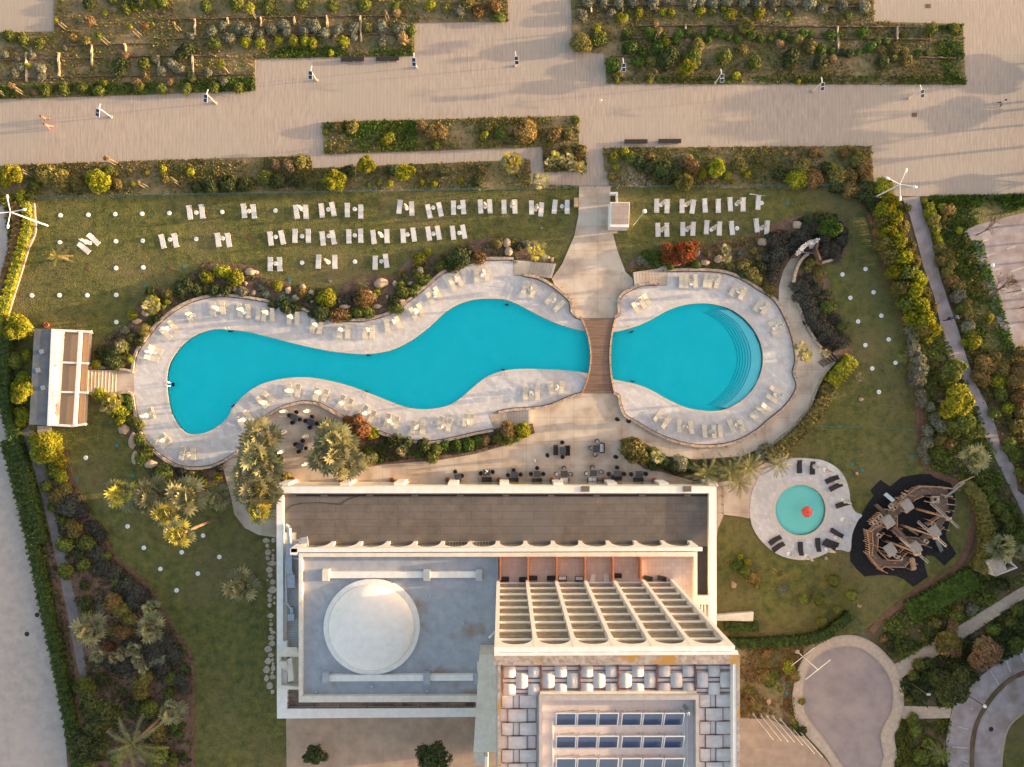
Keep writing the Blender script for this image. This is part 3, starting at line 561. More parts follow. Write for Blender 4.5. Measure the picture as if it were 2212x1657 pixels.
# lids on the lawns
gl_ = MB().lathe([(0, 0), (.26, 0), (.26, .03), (.2, .045), (.2, .03), (.06, .03), (0, .045)], 16)
l1 = gl_.obj('valve_lid', M['tealplastic']); l2 = gl_.obj('valve_lid', M['rustlid']); l2.scale = (1.1, 1.1, 1)
f1 = [0]; f2 = [0]
def lid(pr, fl, cr, v, desc, reg, s=1.0):
    for i in range(0, len(v), 2):
        p = TG(cr, v[i], v[i+1], .09); o = pr if not fl[0] else pr.copy()
        if fl[0]: col.objects.link(o)
        fl[0] = 1; o.location = p; o['category'] = 'valve lid'; o['group'] = 'round lids in the grass'; later(o, desc, reg, p.x)
lid(l1, f1, 1, [1585,645,1250,815], 'teal plastic valve lid', 'in the northwest lawn'); lid(l1, f1, 11, [290,755], 'teal plastic valve lid', 'in the northwest lawn')
lid(l1, f1, 2, [1007,528,1142,788,660,820], 'teal plastic valve lid', 'in the southwest lawn'); lid(l1, f1, 31, [166,97], 'teal plastic valve lid', 'in the lawn above the grotto')
lid(l1, f1, 32, [725,688,812,743,1243,628], 'teal plastic valve lid', 'in lawn north of the playground ship'); lid(l1, f1, 33, [178,950,162,1020], 'teal plastic valve lid', 'beside the turning circle')
lid(l2, f2, 1, [760,655,1470,645,2145,392], 'rusty red valve lid', 'in the northwest lawn'); lid(l2, f2, 11, [1079,140], 'rusty red valve lid', 'between loungers of top lawn row'); lid(l2, f2, 21, [1722,100], 'rusty red valve lid', 'between loungers east of kiosk'); lid(l2, f2, 2, [813,855], 'rusty red valve lid', 'in the southwest lawn')
tag(MB().box((0, 0, .05), (.45, .32, .1)).obj('junction_box', M['concrete'], loc=TG(21, 257, 308, .08)), 'small grey junction box in lawn west of the path', 'box')
tag(MB().box((0, 0, .05), (.5, .36, .1), rz=-.5).obj('junction_box', M['concrete'], loc=TG(11, 637, 762, .08)), 'small grey junction box in lawn above the planted rocks', 'box')
for cr, x, y, nm in ((30, 1383, 54, 'top right on plaza'), (30, 1264, 992, 'on the plaza beside the long lamp shadow')):
    b = MB().box((0, 0, .01), (.75, .6, .02)); 
    for k in range(5): b.box((0, -.22+.11*k, .028), (.68, .03, .016))
    tag(b.obj('drain_cover', M['iron'], loc=TG(cr, x, y, .05)), 'brown square drain cover '+nm, 'drain cover', 'drain covers')

# plaza benches
bn = empty('bench'); b = MB()
for k in range(4): b.box((0, -.24+.16*k, .45), (3.3, .14, .06))
b.obj('seat', M['dark'], bn)
for x in (-1.3, 0, 1.3): MB().box((x, 0, .21), (.22, .5, .42)).obj('leg', M['pale_stone'], bn)
for i, (cr, x, y, rz, nm) in enumerate(((10, 838, 525, .03, 'long dark bench at north bed edge, left one'), (10, 1138, 520, .03, 'long dark bench at north bed edge, right one'), (20, 1065, 1230, .01, 'long dark bench above the step path, left one'), (20, 1355, 1227, .01, 'long dark bench above the step path, right one'))):
    p = TG(cr, x, y, .05); o = bn if i == 0 else dup(bn, p); o.location = p; o.rotation_euler = (0, 0, rz); tag(o, nm, 'bench', 'long benches on the plaza')
# solar lamps
sp = empty('solar_lamp'); MB().tube((0, 0, 0), (0, 0, 3.2), .062, .045).obj('post', M['whiteplastic'], sp)
MB().box((0, 0, .1), (.34, .34, .2)).obj('footing', M['pale_stone'], sp)
b = MB(); b.box((0, -.62, 3.15), (.56, 1.08, .05), rx=R(28)); b.box((0, -.1, 3.18), (.1, .5, .08)); fr_ = b.obj('panel_frame', M['whiteplastic'], sp)
b = MB(); q = Matrix.Rotation(R(28), 4, 'X')
for s in (-1, 1):
    c = Vector((0, -.62, 3.15)) + q @ Vector((0, s*.27, .04)); b.box(c, (.48, .47, .02), rx=R(28))
b.obj('solar_cell', M['pv'], fr_)
MB().box((0, .35, 3.25), (.12, .6, .07)).obj('lamp_arm', M['whiteplastic'], sp)
for i, (cr, x, y, rz, nm) in enumerate(((0, 960, 1010, -.35, 'leftmost, by the two walkers'), (0, 1860, 890, -.3, 'second from left, below the fenced bed'), (10, 525, 695, -.15, 'left of the pair of long benches'), (10, 1385, 585, 0, 'beside the right bench'), (20, 32, 572, .15, 'alone mid plaza'), (20, 930, 630, .1, 'in the dune bed, left one'), (20, 1750, 720, .15, 'at edge of the dune bed, right one'), (30, 385, 790, .15, 'on the east plaza, left one'), (30, 1215, 850, .3, 'on the east plaza, right one'))):
    p = TG(cr, x, y, .05); o = sp if i == 0 else dup(sp, p); o.location = p; o.rotation_euler = (0, 0, rz); tag(o, 'white solar lamp post '+nm, 'street lamp', 'solar lamps')
# tall four-armed lamps
def cross_lamp(p, h, label, arms, rz0):
    r = empty('lamp_post', p, 0, label, 'street lamp', 'tall four-armed lamps')
    MB().tube((0, 0, 0), (0, 0, h), .13, .07, 10).obj('pole', M['whiteplastic'], r)
    for a in arms:
        t = R(a)+rz0; u = Vector((math.cos(t), math.sin(t), 0))
        o = MB().tube((0, 0, h-.1), u*1.75+Vector((0, 0, h+.15)), .06).obj('arm', M['whiteplastic'], r)
        b = MB(); n = 10; c = u*1.95+Vector((0, 0, h+.12)); q = Matrix.Rotation(t, 3, 'Z'); prof = [(0, -.36), (.12, -.3), (.19, 0), (.14, .26), (0, .33)]
        vs = []
        for k in range(n):
            an = 2*math.pi*k/n
            for rr, xx in prof: vs.append(c + q @ Vector((xx, rr*math.cos(an), rr*math.sin(an)*.6)))
        b.add(vs, [(k*5+j, ((k+1) % n)*5+j, ((k+1) % n)*5+j+1, k*5+j+1) for k in range(n) for j in range(4)]); b.obj('lamp_head', M['whiteplastic'], o, True)
    return r
cross_lamp(G(102.9, 487.8, .08), 8.0, 'tall four-armed white lamp at the left lawn fence', (8, 98, 188, 265), 0)
cross_lamp(G(1884.7, 429, .08), 7.3, 'tall four-armed white lamp by the east hedge top', (-12, 68, 157, 268), 0)
# globe lamps
gp = empty('globe_lamp'); MB().tube((0, 0, 0), (0, 0, 3.3), .05).obj('pole', M['dark'], gp)
MB().lathe([(0, 3.15)]+[(.26*math.sin(t*math.pi/8), 3.42-.26*math.cos(t*math.pi/8)) for t in range(1, 8)]+[(0, 3.68)], 14).obj('globe', M['whiteplastic'], gp, True)
MB().lathe([(.12, 3.1), (.1, 3.2)], 10).obj('collar', M['dark'], gp)
for i, (cr, x, y, nm) in enumerate(((31, 1800, 665, 'white globe lamp on dark pole by the bare tree'), (31, 2060, 870, 'white globe lamp on dark pole over the parking bays'), (33, 1735, 1045, 'white globe lamp on dark pole by the curved parking'))):
    p = TG(cr, x, y, .1); o = gp if i == 0 else dup(gp, p); o.location = p; tag(o, nm, 'street lamp', 'globe lamps')
# slim lamp by the kiosk
p = TG(21, 1047, 290, .08); r = empty('lawn_lamp', p, 0, 'slim white lamp with round head beside the kiosk', 'street lamp')
MB().tube((0, 0, 0), (0, 0, 8.5), .055).obj('pole', M['cream'], r); MB().lathe([(0, 8.6), (.25, 8.5), (.3, 8.38), (.1, 8.3)], 14).obj('lamp_head', M['whiteplastic'], r)
# flagpoles
fp = empty('flagpole'); MB().tube((0, 0, 0), (0, 0, 7.6), .05, .035).obj('pole', M['whiteplastic'], fp); MB().lathe([(0, 7.7), (.07, 7.63), (0, 7.56)], 8).obj('finial', M['whiteplastic'], fp); MB().lathe([(0, .12), (.2, .1), (.22, 0)], 12).obj('base', M['pale_stone'], fp)
for i, (x, y) in enumerate([(-125,1200),(-60,1210),(-5,1218),(45,1222),(110,1245),(205,1312),(268,1340)]):
    p = TG(33, x, y, .1); o = fp if i == 0 else dup(fp, p); o.location = p; o['category'] = 'flagpole'; o['group'] = 'flagpoles in a row'; later(o, 'thin bare white flagpole', 'by the hotel forecourt', p.x)
# goal-like mast
p = TG(33, 247, 655, .1); r = empty('antenna_mast', p, 0, 'white mast with two crossbars beside the turning circle', 'mast')
MB().tube((0, 0, 0), (0, 0, 7.2), .06).obj('pole', M['whiteplastic'], r); MB().box((0, 0, .25), (.5, .5, .5)).obj('footing', M['pale_stone'], r)
for z, l in ((2.3, 2.1), (7.15, 2.1)): MB().tube((-l*.8, -l*.62, z), (l*.8, l*.62, z), .04).obj('crossbar', M['whiteplastic'], r)
p = TG(33, 1225, 925, .1); r = empty('street_lamp', p, 0, 'grey angled lamp in the shrubs right of the turning circle', 'street lamp')
MB().tube((0, 0, 0), (0, 0, 4.2), .05).obj('pole', M['steel'], r); MB().box((.2, 0, 4.25), (.55, .3, .09)).obj('lamp_head', M['steel'], r)

# terracotta pots
pot = empty('flower_pot'); MB().lathe([(.22, 0), (.34, .42), (.38, .42), (.38, .5), (.31, .5), (.29, .4), (0, .4)], 18).obj('pot', M['terracotta'], pot)
def leafmesh(name, n, rx, rz_, s, seed=1, shell=.55, z0=0.0, flat=.5, lobes=5, asp=1.0):
    g = np.random.default_rng(seed)
    d = g.normal(size=(n, 3)); d /= np.linalg.norm(d, axis=1)[:, None]; d[:, 2] = np.where(d[:, 2] < -.25, -d[:, 2], d[:, 2])
    lob = g.normal(size=(lobes, 3)); lob /= np.linalg.norm(lob, axis=1)[:, None]; lob[:, 2] = np.abs(lob[:, 2])*.6
    ld_ = np.max(d @ lob.T, axis=1); k = .72+.30*np.clip((ld_-.55)/.45, 0, 1)
    rad = (shell+(1-shell)*g.random(n)**.5)*k*g.uniform(.93, 1.12, n)
    c = d*rad[:, None]*np.array([rx, rx, rz_]); c[:, 2] += z0
    nrm = d+g.normal(size=(n, 3))*flat; nrm /= np.linalg.norm(nrm, axis=1)[:, None]
    u = np.cross(nrm, g.normal(size=(n, 3))); u /= np.linalg.norm(u, axis=1)[:, None]; v_ = np.cross(nrm, u)
    sz = s*g.uniform(.6, 1.3, n)[:, None]
    q = np.stack([c-u*sz, c-v_*sz*.55/asp, c+u*sz, c+v_*sz*.55/asp], 1).reshape(-1, 3)
    f = np.arange(n*4).reshape(-1, 4)
    return q, f
def fol_mesh(name, parts, m):
    qs = []; fs = []; b = 0
    for q, f in parts: qs.append(q); fs.append(f+b); b += len(q)
    q = np.concatenate(qs); f = np.concatenate(fs)
    me = bpy.data.meshes.new(name); me.vertices.add(len(q)); me.vertices.foreach_set('co', q.ravel().astype(np.float32))
    me.loops.add(f.size); me.loops.foreach_set('vertex_index', f.ravel().astype(np.int32)); me.polygons.add(len(f)); me.polygons.foreach_set('loop_start', np.arange(len(f), dtype=np.int32)*4); me.polygons.foreach_set('loop_total', np.full(len(f), 4, np.int32))
    me.materials.append(m); me.update(calc_edges=True); return me
pm = fol_mesh('plant', [leafmesh('p', 70, .26, .25, .08, 3)], M['f_red']); po = bpy.data.objects.new('plant', pm); col.objects.link(po); po.parent = pot; po.location = (0, 0, .5)
for cr, v in ((12, [320,815,740,822,1177,822,1654,820,2094,820]), (22, [341,820,783,820,1220,825])):
    for i in range(0, len(v), 2): place(pot, TG(cr, v[i], v[i+1], .2), i, 'terracotta pot with small plant', 'along the restaurant front', 'flower pot', 'terracotta pots')
p = TG(1, 415, 1148, .08); c = dup(pot, p); tag(c, 'terracotta pot on the grass above the pool bar', 'flower pot')

# dining furniture
def chair_proto(dark=True):
    r = empty('armchair'); b = MB(); n = 14
    vs = []
    for i in range(n+1):
        t = R(-20)+R(220)*i/n
        for rr, z in ((.30, .2), (.31, .68), (.25, .70), (.24, .38)): vs.append((rr*math.cos(t), rr*math.sin(t)*1.05, z))
    b.add(vs, [(i*4+j, (i+1)*4+j, (i+1)*4+j+1, i*4+j+1) for i in range(n) for j in range(3)]); b.obj('backrest', M['wicker'], r)
    MB().lathe([(0, .2), (.27, .2), (.27, .38), (0, .38)], 16).obj('seat', M['wicker'], r)
    MB().lathe([(0, .38), (.24, .38), (.23, .45), (0, .46)], 16).obj('cushion', M['dark'] if dark else M['cushion'], r)
    for sx in (-.2, .2):
        for sy in (-.2, .2): MB().box((sx, sy, .1), (.04, .04, .2)).obj('leg', M['dark'], r)
    return r
def sofa_proto(dark=True):
    r = empty('sofa'); MB().box((0, 0, .27), (1.35, .62, .26)).obj('base', M['wicker'], r)
    b = MB(); b.box((0, -.31, .5), (1.42, .12, .45))
    for s in (-1, 1): b.box((s*.66, 0, .42), (.12, .58, .3))
    b.obj('backrest', M['wicker'], r)
    for s in (-1, 1): MB().box((s*.3, .04, .44), (.57, .52, .09), rz=s*.03).obj('cushion', M['dark'] if dark else M['cushion'], r)
    for s in (-.5, .5): MB().box((s, 0, .07), (.06, .5, .14)).obj('leg', M['dark'], r)
    return r
dt = empty('dining_table'); MB().box((0, 0, .73), (.98, .86, .04)).obj('table_top', M['slate'], dt)
for sx in (-.42, .42):
    for sy in (-.36, .36): MB().box((sx, sy, .355), (.05, .05, .71)).obj('leg', M['dark'], dt)
ch = [chair_proto(), chair_proto(False)]; so_ = [sofa_proto(), sofa_proto(False)]
REG = 'on the dining terrace'
def setof(cr, x, y, rz=0, chairs=(), sofas=(), white=0, s=1.0, reg=REG):
    p = TG(cr, x, y, .2); place(dt, p, rz, 'dark square dining table', reg, 'table', 'dark tables')
    for dx, dy, a in chairs:
        q = TG(cr, x+dx, y+dy, .2); place(ch[white], q, R(a), 'round dark wicker armchair' if not white else 'wicker armchair with pale cushion', reg, 'chair', 'wicker armchairs')
    for dx, dy, a in sofas:
        q = TG(cr, x+dx, y+dy, .2); place(so_[white], q, R(a), 'dark wicker sofa' if not white else 'wicker sofa with pale cushions', reg, 'sofa', 'wicker sofas')
RC = 'on the cafe corner'
for cr, x, y, a in ((12, 340, 285, 20), (12, 482, 325, 12), (12, 592, 350, 15), (12, 393, 533, 20), (12, 175, 430, 60)):
    c_, s_ = math.cos(R(a))*46, math.sin(R(a))*46
    setof(cr, x, y, R(-a), [(c_, s_, -90-a), (-s_, c_, 180-a), (-c_, -s_, 90-a), (s_, -c_, -a)], reg=RC)
setof(12, 1745, 795, .2, [(-25, -42, 10), (32, -8, -70), (8, 42, 180), (-40, 52, 150)])
setof(12, 1990, 758, 0, [(-50, 8, 90), (50, -5, -90)], [(0, 58, 0)])
setof(22, 20, 775, 0, [(-4, -35, 0), (54, 0, -90), (-52, 5, 90)], [(-5, 50, 0)])
setof(22, 217, 770, 0, [(0, -48, 0), (-52, 0, 90), (52, 0, -90)], [(0, 58, 0)])
setof(22, 447, 768, 0, [(0, -48, 0), (-64, 4, 90), (58, 3, -90)], [(2, 56, 0)], 1)
setof(22, 700, 763, 0, [(-8, -48, 0), (-62, 4, 90), (70, -10, -80)], [(-8, 58, 0)], 1)
setof(22, 903, 768, 0, [(2, -50, 0), (-68, 4, 90), (58, 2, -90)], [(-4, 34, 0)])
setof(22, 1090, 770, 0, [(-64, 4, 90), (58, 0, -90)], [(-4, 52, 0)])
setof(22, 435, 568, 1.57, [(-2, -66, 0), (0, 55, 180)], [(-57, -2, -90), (42, 2, 90)])
setof(22, 722, 552, 1.57, [(10, -64, 0), (-45, -5, 90), (-8, 52, 180)], [(52, -5, 90)], 1)
# ================================================================ WALLS AND STAIRS OF THE GARDEN
def wall(D, label, wd=.38, z1=.62, sm=True, name='stone_wall', m='stone', cat='wall', z0=0, group='low stone walls round the pool deck', off=0.0):
    pts = smooth(D, 4, False) if sm else D
    return tag(MB().ribbon([tuple(G(x, y).xy) for x, y in pts], wd, z0, z1, jit=.09).obj(name, M[m]), label, cat, group)
def shift(D, d):
    out = []
    for i, p in enumerate(D):
        a = Vector(D[max(i-1, 0)]); b = Vector(D[min(i+1, len(D)-1)]); t = (b-a).normalized(); out.append((p[0]+t.y*d, p[1]-t.x*d))
    return out
for D_, nm, h in ((W_A, 'low stone wall along the rock bed north of pool', .55), (W_B, 'curved stone wall left of the bridge path', .75), (W_C, 'short curved stone wall right of the bridge path', .75), (W_D, 'long stone wall sweeping round the east end of pool', .55), (W_E, 'stone wall below the bridge, left side', .65), (W_F, 'wavy stone wall south of the pool', .6), (W_G, 'stone wall round the southwest end of pool', .5)):
    wall(shift(D_, 3.2), nm, .36, h)
    MB().ribbon(wpoly(smooth(shift(D_, -.6), 4, False)), .10, .2, ZD+.02).obj('wall_shadow_line', M['brown'])['kind'] = 'structure'  # brown strip stands in for the thin dark shadow line inside the wall
wall([(1708,612),(1716,580),(1728,560),(1740,551)], 'pale curved wall beside the grotto path', .4, 1.0)
wall([(1718,650),(1731,682),(1747,717),(1771,752)], 'rubble wall between ring path and dark shrubs', .3, .5)
wall([(1800,782),(1779,807),(1760,843),(1744,884),(1709,925),(1663,962),(1640,975)], 'pale kerb wall along the outer ring path hedge', .28, .45)
wall([(75,440),(77,470),(77.6,502.7),(62.6,540),(42.6,605),(24,665),(17.5,690)], 'narrow pale wall along the west lawn fence', .3, .35)
wall([(190,795),(240,794),(282,800),(292,803)], 'stone wall on north side of the bar stairs', .35, .7, False)
wall([(188,850),(240,850),(280,847),(292,853)], 'stone wall on south side of the bar stairs', .35, .7, False)
def stairs(p0, p1, wvec, n, z0, z1, label, m='terrace'):
    """p0 -> p1 survey points down the run, wvec the width in survey units"""
    r = empty('stairs', (0, 0, 0), 0, label, 'stairs', 'garden stairs'); 
    for i in range(n):
        a = Vector(p0).lerp(Vector(p1), i/n); b = Vector(p0).lerp(Vector(p1), (i+1)/n); w2 = Vector(wvec)
        z = z0+(z1-z0)*(i+.5)/n
        q = [a, b, b+w2, a+w2]
        MB().prism([tuple(G(*p).xy) for p in q], 0, z).obj('step', M[m], r)
        MB().ribbon([G(*(b-(b-a)*.12)).xy, G(*(b+w2-(b-a)*.12)).xy], .07, z, z+.012).obj('nosing', M['kerb'], r.children[-1])
    return r
stairs((193, 799), (254, 800), (-2, 48), 9, 1.1, .32, 'broad stone steps from the pool bar to the deck')
sheet('stair_landing', [(254,800),(292,803),(291,852),(252,848)], .27, M['terrace'])
stairs((1200, 572), (1149, 567), (-9, 30), 8, .75, .3, 'curved steps down left from the lawn path')
sheet('stair_landing', [(1110,563),(1150,566),(1140,597),(1109,595)], .27, M['terrace'])
stairs((1366, 590), (1420, 581), (3, 32), 8, .75, .3, 'steps down right from the lawn path')
sheet('stair_landing', [(1420,580),(1440,572),(1439,618),(1421,616)], .27, M['terrace'])
stairs((1146, 886), (1097, 890), (0, 26), 8, .75, .3, 'dark steps down from the dining terrace')
sheet('stair_landing', [(1056,894),(1097,889),(1097,915),(1066,927)], .27, M['terrace'])
r = empty('wooden_steps', (0, 0, 0), 0, 'brown timber steps at the lower grotto bed', 'stairs')
for i in range(6):
    a = Vector(T(31, 425, 1465)).lerp(Vector(T(31, 560, 1380)), i/6); MB().prism([tuple(G(*(a+Vector(v))).xy) for v in ((0, 0), (12, 12), (15, 10), (3, -2))], 0, .3+.1*i, bottom=True).obj('step', M['deckwood'], r)
sheet('stair_landing', [(1250,410),(1318,410),(1318,404),(1250,404)], .24, M['pavement'])

# ---- wooden bridge
br = empty('footbridge', (0, 0, 0), 0, 'brown plank footbridge with rope rails across the pool', 'bridge')
NB = 24; xl = []; xr = []
for i in range(NB+1):
    t = i/NB; y = 688+(849-688)*t; s = math.sin(math.pi*t)
    xl.append(G(1253+19*s**.8+2*t, y)); xr.append(G(1328-13*s**.8-2*t, y))
zz = [.30+.75*math.sin(math.pi*i/NB) for i in range(NB+1)]
b = MB(); vs = []
for i in range(NB+1):
    for p, dz in ((xl[i], 0), (xr[i], 0), (xr[i], -.16), (xl[i], -.16)): vs.append((p.x, p.y, zz[i]+dz))
b.add(vs, [(i*4+k, i*4+(k+1) % 4, i*4+4+(k+1) % 4, i*4+4+k) for i in range(NB) for k in range(4)]+[(0, 1, 2, 3), (NB*4+3, NB*4+2, NB*4+1, NB*4)]); b.obj('planks', M['wood'], br)
for X, nm in ((xl, 'l'), (xr, 'r')):
    pts = [Vector((p.x, p.y, z+1.0)) for p, z in zip(X, zz)]
    ra = MB().path(pts, .045).obj('handrail', M['rail'], br); pts2 = [Vector((p.x, p.y, z+.06)) for p, z in zip(X, zz)]
    MB().path(pts2, .06).obj('kick_rail', M['orangewood'], br)
    for i in range(0, NB+1, 3): MB().tube((X[i].x, X[i].y, zz[i]-.1), (X[i].x, X[i].y, zz[i]+1.05), .05).obj('post', M['brown'], br)
# rope-rail posts on the walls
fpst = MB().tube((0, 0, 0), (.12, .05, .55), .05).obj('fence_post', M['brown']); fst = [0]
for cr, v in ((21, [175,712,270,742,350,770,430,830,480,880,512,925,510,980,535,1035,935,925,925,1045,1000,838,1090,800,1170,783]), (22, [590,65,480,105,350,170,915,85,955,180,1045,290,1170,375,1240,395,1330,470,1440,510,1560,545,1700,550,1840,540,1970,500,2090,430])):
    for i in range(0, len(v), 2):
        p = TG(cr, v[i], v[i+1], .5); o = fpst if not fst[0] else fpst.copy()
        if fst[0]: col.objects.link(o)
        fst[0] = 1; o.location = p; o.rotation_euler = (0, 0, i*1.3); o['category'] = 'fence post'; o['group'] = 'short timber posts on the stone walls'; later(o, 'short timber post on stone wall', 'near the bridge' if p.y > -4 else 'of the ring path', p.x)

# ================================================================ THE HOTEL
Z1 = 5.0; Z2 = 8.9
ht = empty('hotel_building', (0, 0, 0), 0, 'large white hotel with balcony tower, dome and flat roofs', 'hotel')
def hp(D, z): return [(G(x, y, z).x, G(x, y, z).y) for x, y in D]
L1 = [(597,1051),(1547,1051),(1547.5,1420),(1060,1420),(1060,1548),(598,1552)]
L1i = [(618,1066),(1531,1066),(1531,1420),(1030,1420),(1030,1530),(622,1531)]
MB().prism(hp(L1, 5.7), 0, Z1).obj('wall', M['cream'], ht)
MB().prism(hp([(609,1063),(1535,1063),(1535,1182),(1498,1182),(1498,1200),(640,1200),(640,1150),(609,1150)], 5.02), Z1, Z1+.03).obj('roof', M['tarroof'], ht)
pr = MB().prism(hp(L1, 5.7), Z1, 5.7, [hp([(611,1065.5),(1531,1065.5),(1531,1430),(1050,1430),(1050,1529),(620,1531),(620,1385),(611,1385)], 5.7)]).obj('parapet', M['white'], ht)
MB().prism(hp([(640,1072),(640,1068.5),(1529,1068.5),(1529,1072)], 5.05), Z1+.03, Z1+.06).obj('roof_gutter', M['dark'], ht)
for k in range(9): x = 700+k*98; q = G(x, 1070, 5.1); MB().box((q.x, q.y, 5.1), (.9, .35, .12)).obj('gutter_bracket', M['tarroof'], ht)
for x, y in ((1264, 1056), (1484, 1056)): q = G(x, y, 5.75); MB().box((q.x, q.y, 5.76), (1.1, .75, .12)).obj('roof_hatch', M['tarroof'], ht)
# buttress feet along the pool front
for x in (605,735,850,965,1075,1190,1305,1415,1520):
    q = G(x+14, 1048, 3); MB().box((q.x, q.y+.25, 2.2), (1.3, .5, 4.4)).obj('buttress', M['white'], ht)
q0 = G(600, 1045, 2); q1 = G(1545, 1045, 2)
MB().bx(q0.x+1, q1.x-1, q0.y-.1, q0.y+.05, .4, 3.4).obj('front_glazing', M['glass'], ht)
# left wing: slatted plant deck, ducts
LW = [(620,1165),(646,1165),(646,1400),(620,1400)]
b = MB(); q = hp(LW, 5.1); xs = [p[0] for p in q]; ys = [p[1] for p in q]; n = 60
for i in range(n):
    y = min(ys)+(max(ys)-min(ys))*(i+.5)/n; b.bx(min(xs), max(xs), y-.08, y+.08, 5.02, 5.09)
b.obj('slatted_deck', M['greyroof'], ht)
def duct(pts, wd, z, name='duct'):
    b = MB(); P = [TG(cr, x, y, z) for cr, x, y in pts]
    b.ribbon([p.xy for p in P], wd, z-.35, z+.05); b.obj(name, M['duct'], ht)
b = MB(); P = [TG(12, *p, 5.7) for p in ((255,1215),(285,1240),(290,1300),(290,1350),(288,1380))]; b.path(P, .32, 10); b.obj('round_duct', M['duct'], ht)
duct([(12,285,1375),(12,285,1600),(12,300,1657),(13,310,60)], .8, 5.9)
duct([(13,300,0),(13,305,110)], 1.0, 6.1); duct([(12,350,1370),(12,355,1480)], 1.1, 6.4); duct([(12,410,1320),(12,425,1400)], .9, 6.6)
b = MB(); b.path([TG(12, 255, 1490, 5.5), TG(13, 262, 60, 5.5), TG(13, 265, 240, 5.5), TG(13, 310, 300, 5.5)], .14, 8); b.obj('pipe', M['duct'], ht)
b = MB(); b.path([TG(12, 300, 1500, 5.5), TG(12, 370, 1500, 5.5)], .18, 8); b.obj('pipe', M['duct'], ht)
q = TG(13, 308, 360, 5.5); b = MB(); b.box((q.x, q.y, 5.5), (.85, .9, .8)); b.box((q.x, q.y+.8, 5.4), (.4, .9, .4)); b.obj('fan_box', M['duct'], ht)
# stair shelter at the left wing
sw = MB(); P = hp([(603,1419),(646,1419),(646,1391),(620,1391)], 7.0)
sw.add([(P[0][0], P[0][1], 6.9), (P[1][0], P[1][1], 6.9), (P[2][0], P[2][1], 8.2), (P[3][0], P[3][1], 8.2)], [(0, 1, 2, 3)]); sw.add([(P[0][0], P[0][1], 6.9), (P[1][0], P[1][1], 6.9), (P[1][0], P[1][1], 5), (P[0][0], P[0][1], 5)], [(0, 1, 2, 3)])
sw.obj('stair_canopy', M['cream'], ht)
b = MB()
for i in range(8): y = 1423+i*5.5; q = G(617, y, 5.3); b.box((q.x, q.y, 5.0+.16*(7-i)), (1.1, .33, .32*(8-i)*.5+.2))
b.obj('roof_stairs', M['cream'], ht)
b = MB(); P = hp([(602,1420),(602,1489),(648,1489),(648,1484),(607,1480),(607,1420)], 6.4); b.prism(P, 4.8, 6.4); q = hp([(620,1425),(630,1420),(634,1470),(622,1473)], 6.6); b.prism(q, 5, 6.6); b.obj('stair_wall', M['cream'], ht)
# south pergola bars
q0 = G(622, 1516, 5.2); q1 = G(1022, 1531, 5.2)
MB().prism(hp([(620,1490),(646,1490),(646,1516),(1025,1515),(1025,1531),(620,1531)], 5.05), Z1, Z1+.02).obj('recess_floor', M['concrete'], ht)
b = MB(); b.bx(q0.x, q1.x, q0.y-.1, q0.y, 5.45, 5.55); b.bx(q0.x, q1.x, q1.y+.35, q1.y+.45, 5.45, 5.55)
for k in range(8): x = q0.x+(q1.x-q0.x)*k/7; b.bx(x-.06, x+.06, q1.y, q0.y+.1, 5.38, 5.62)
for k in range(3): b.bx(q0.x-.1, q0.x+1.6, q0.y+.6+k*.7, q0.y+.7+k*.7, 5.45, 5.55)
b.obj('pergola', M['brown'], ht)
# upper block
L2 = [(645,1193),(1505,1191),(1505,1430),(1030,1430),(1030,1516),(645,1517)]
y2 = G(1000, 1194, 9.6).y
P = hp(L2, 9.6); P[0] = (P[0][0], y2); P[1] = (P[1][0], y2)
MB().prism(P, Z1, Z2-.05).obj('wall', M['cream'], ht)
pin = hp([(652,1203),(1498,1202),(1498,1440),(1040,1440),(1040,1503),(653,1504)], 9.6)
MB().prism(P, Z2-.05, 9.6, [pin]).obj('parapet', M['cream'], ht)
MB().prism([p for p in hp([(651,1202),(1076,1202),(1076,1445),(1041,1445),(1041,1504),(652,1505)], 8.95)], Z2-.05, Z2).obj('flat_roof', M['greyroof'], ht)
MB().prism([p for p in hp([(1076,1202),(1500,1202),(1500,1440),(1076,1440)], 8.95)], Z2-.05, Z2+.005).obj('roof_terrace', M['redtile'], ht)
q = hp([(1072,1202),(1076,1202),(1076,1420),(1072,1420)], 9.4); MB().prism(q, Z2, 9.3).obj('parapet', M['greyroof'], ht)
for x in (1080.5, 1140, 1201.6, 1262.5, 1322.6, 1382):
    q = G(x, 1203, 9.6); q2 = G(x, 1252, 10); MB().bx(q.x-.09, q.x+.09, q2.y, q.y, Z2, 10.4).obj('terrace_screen', M['terracotta'], ht)
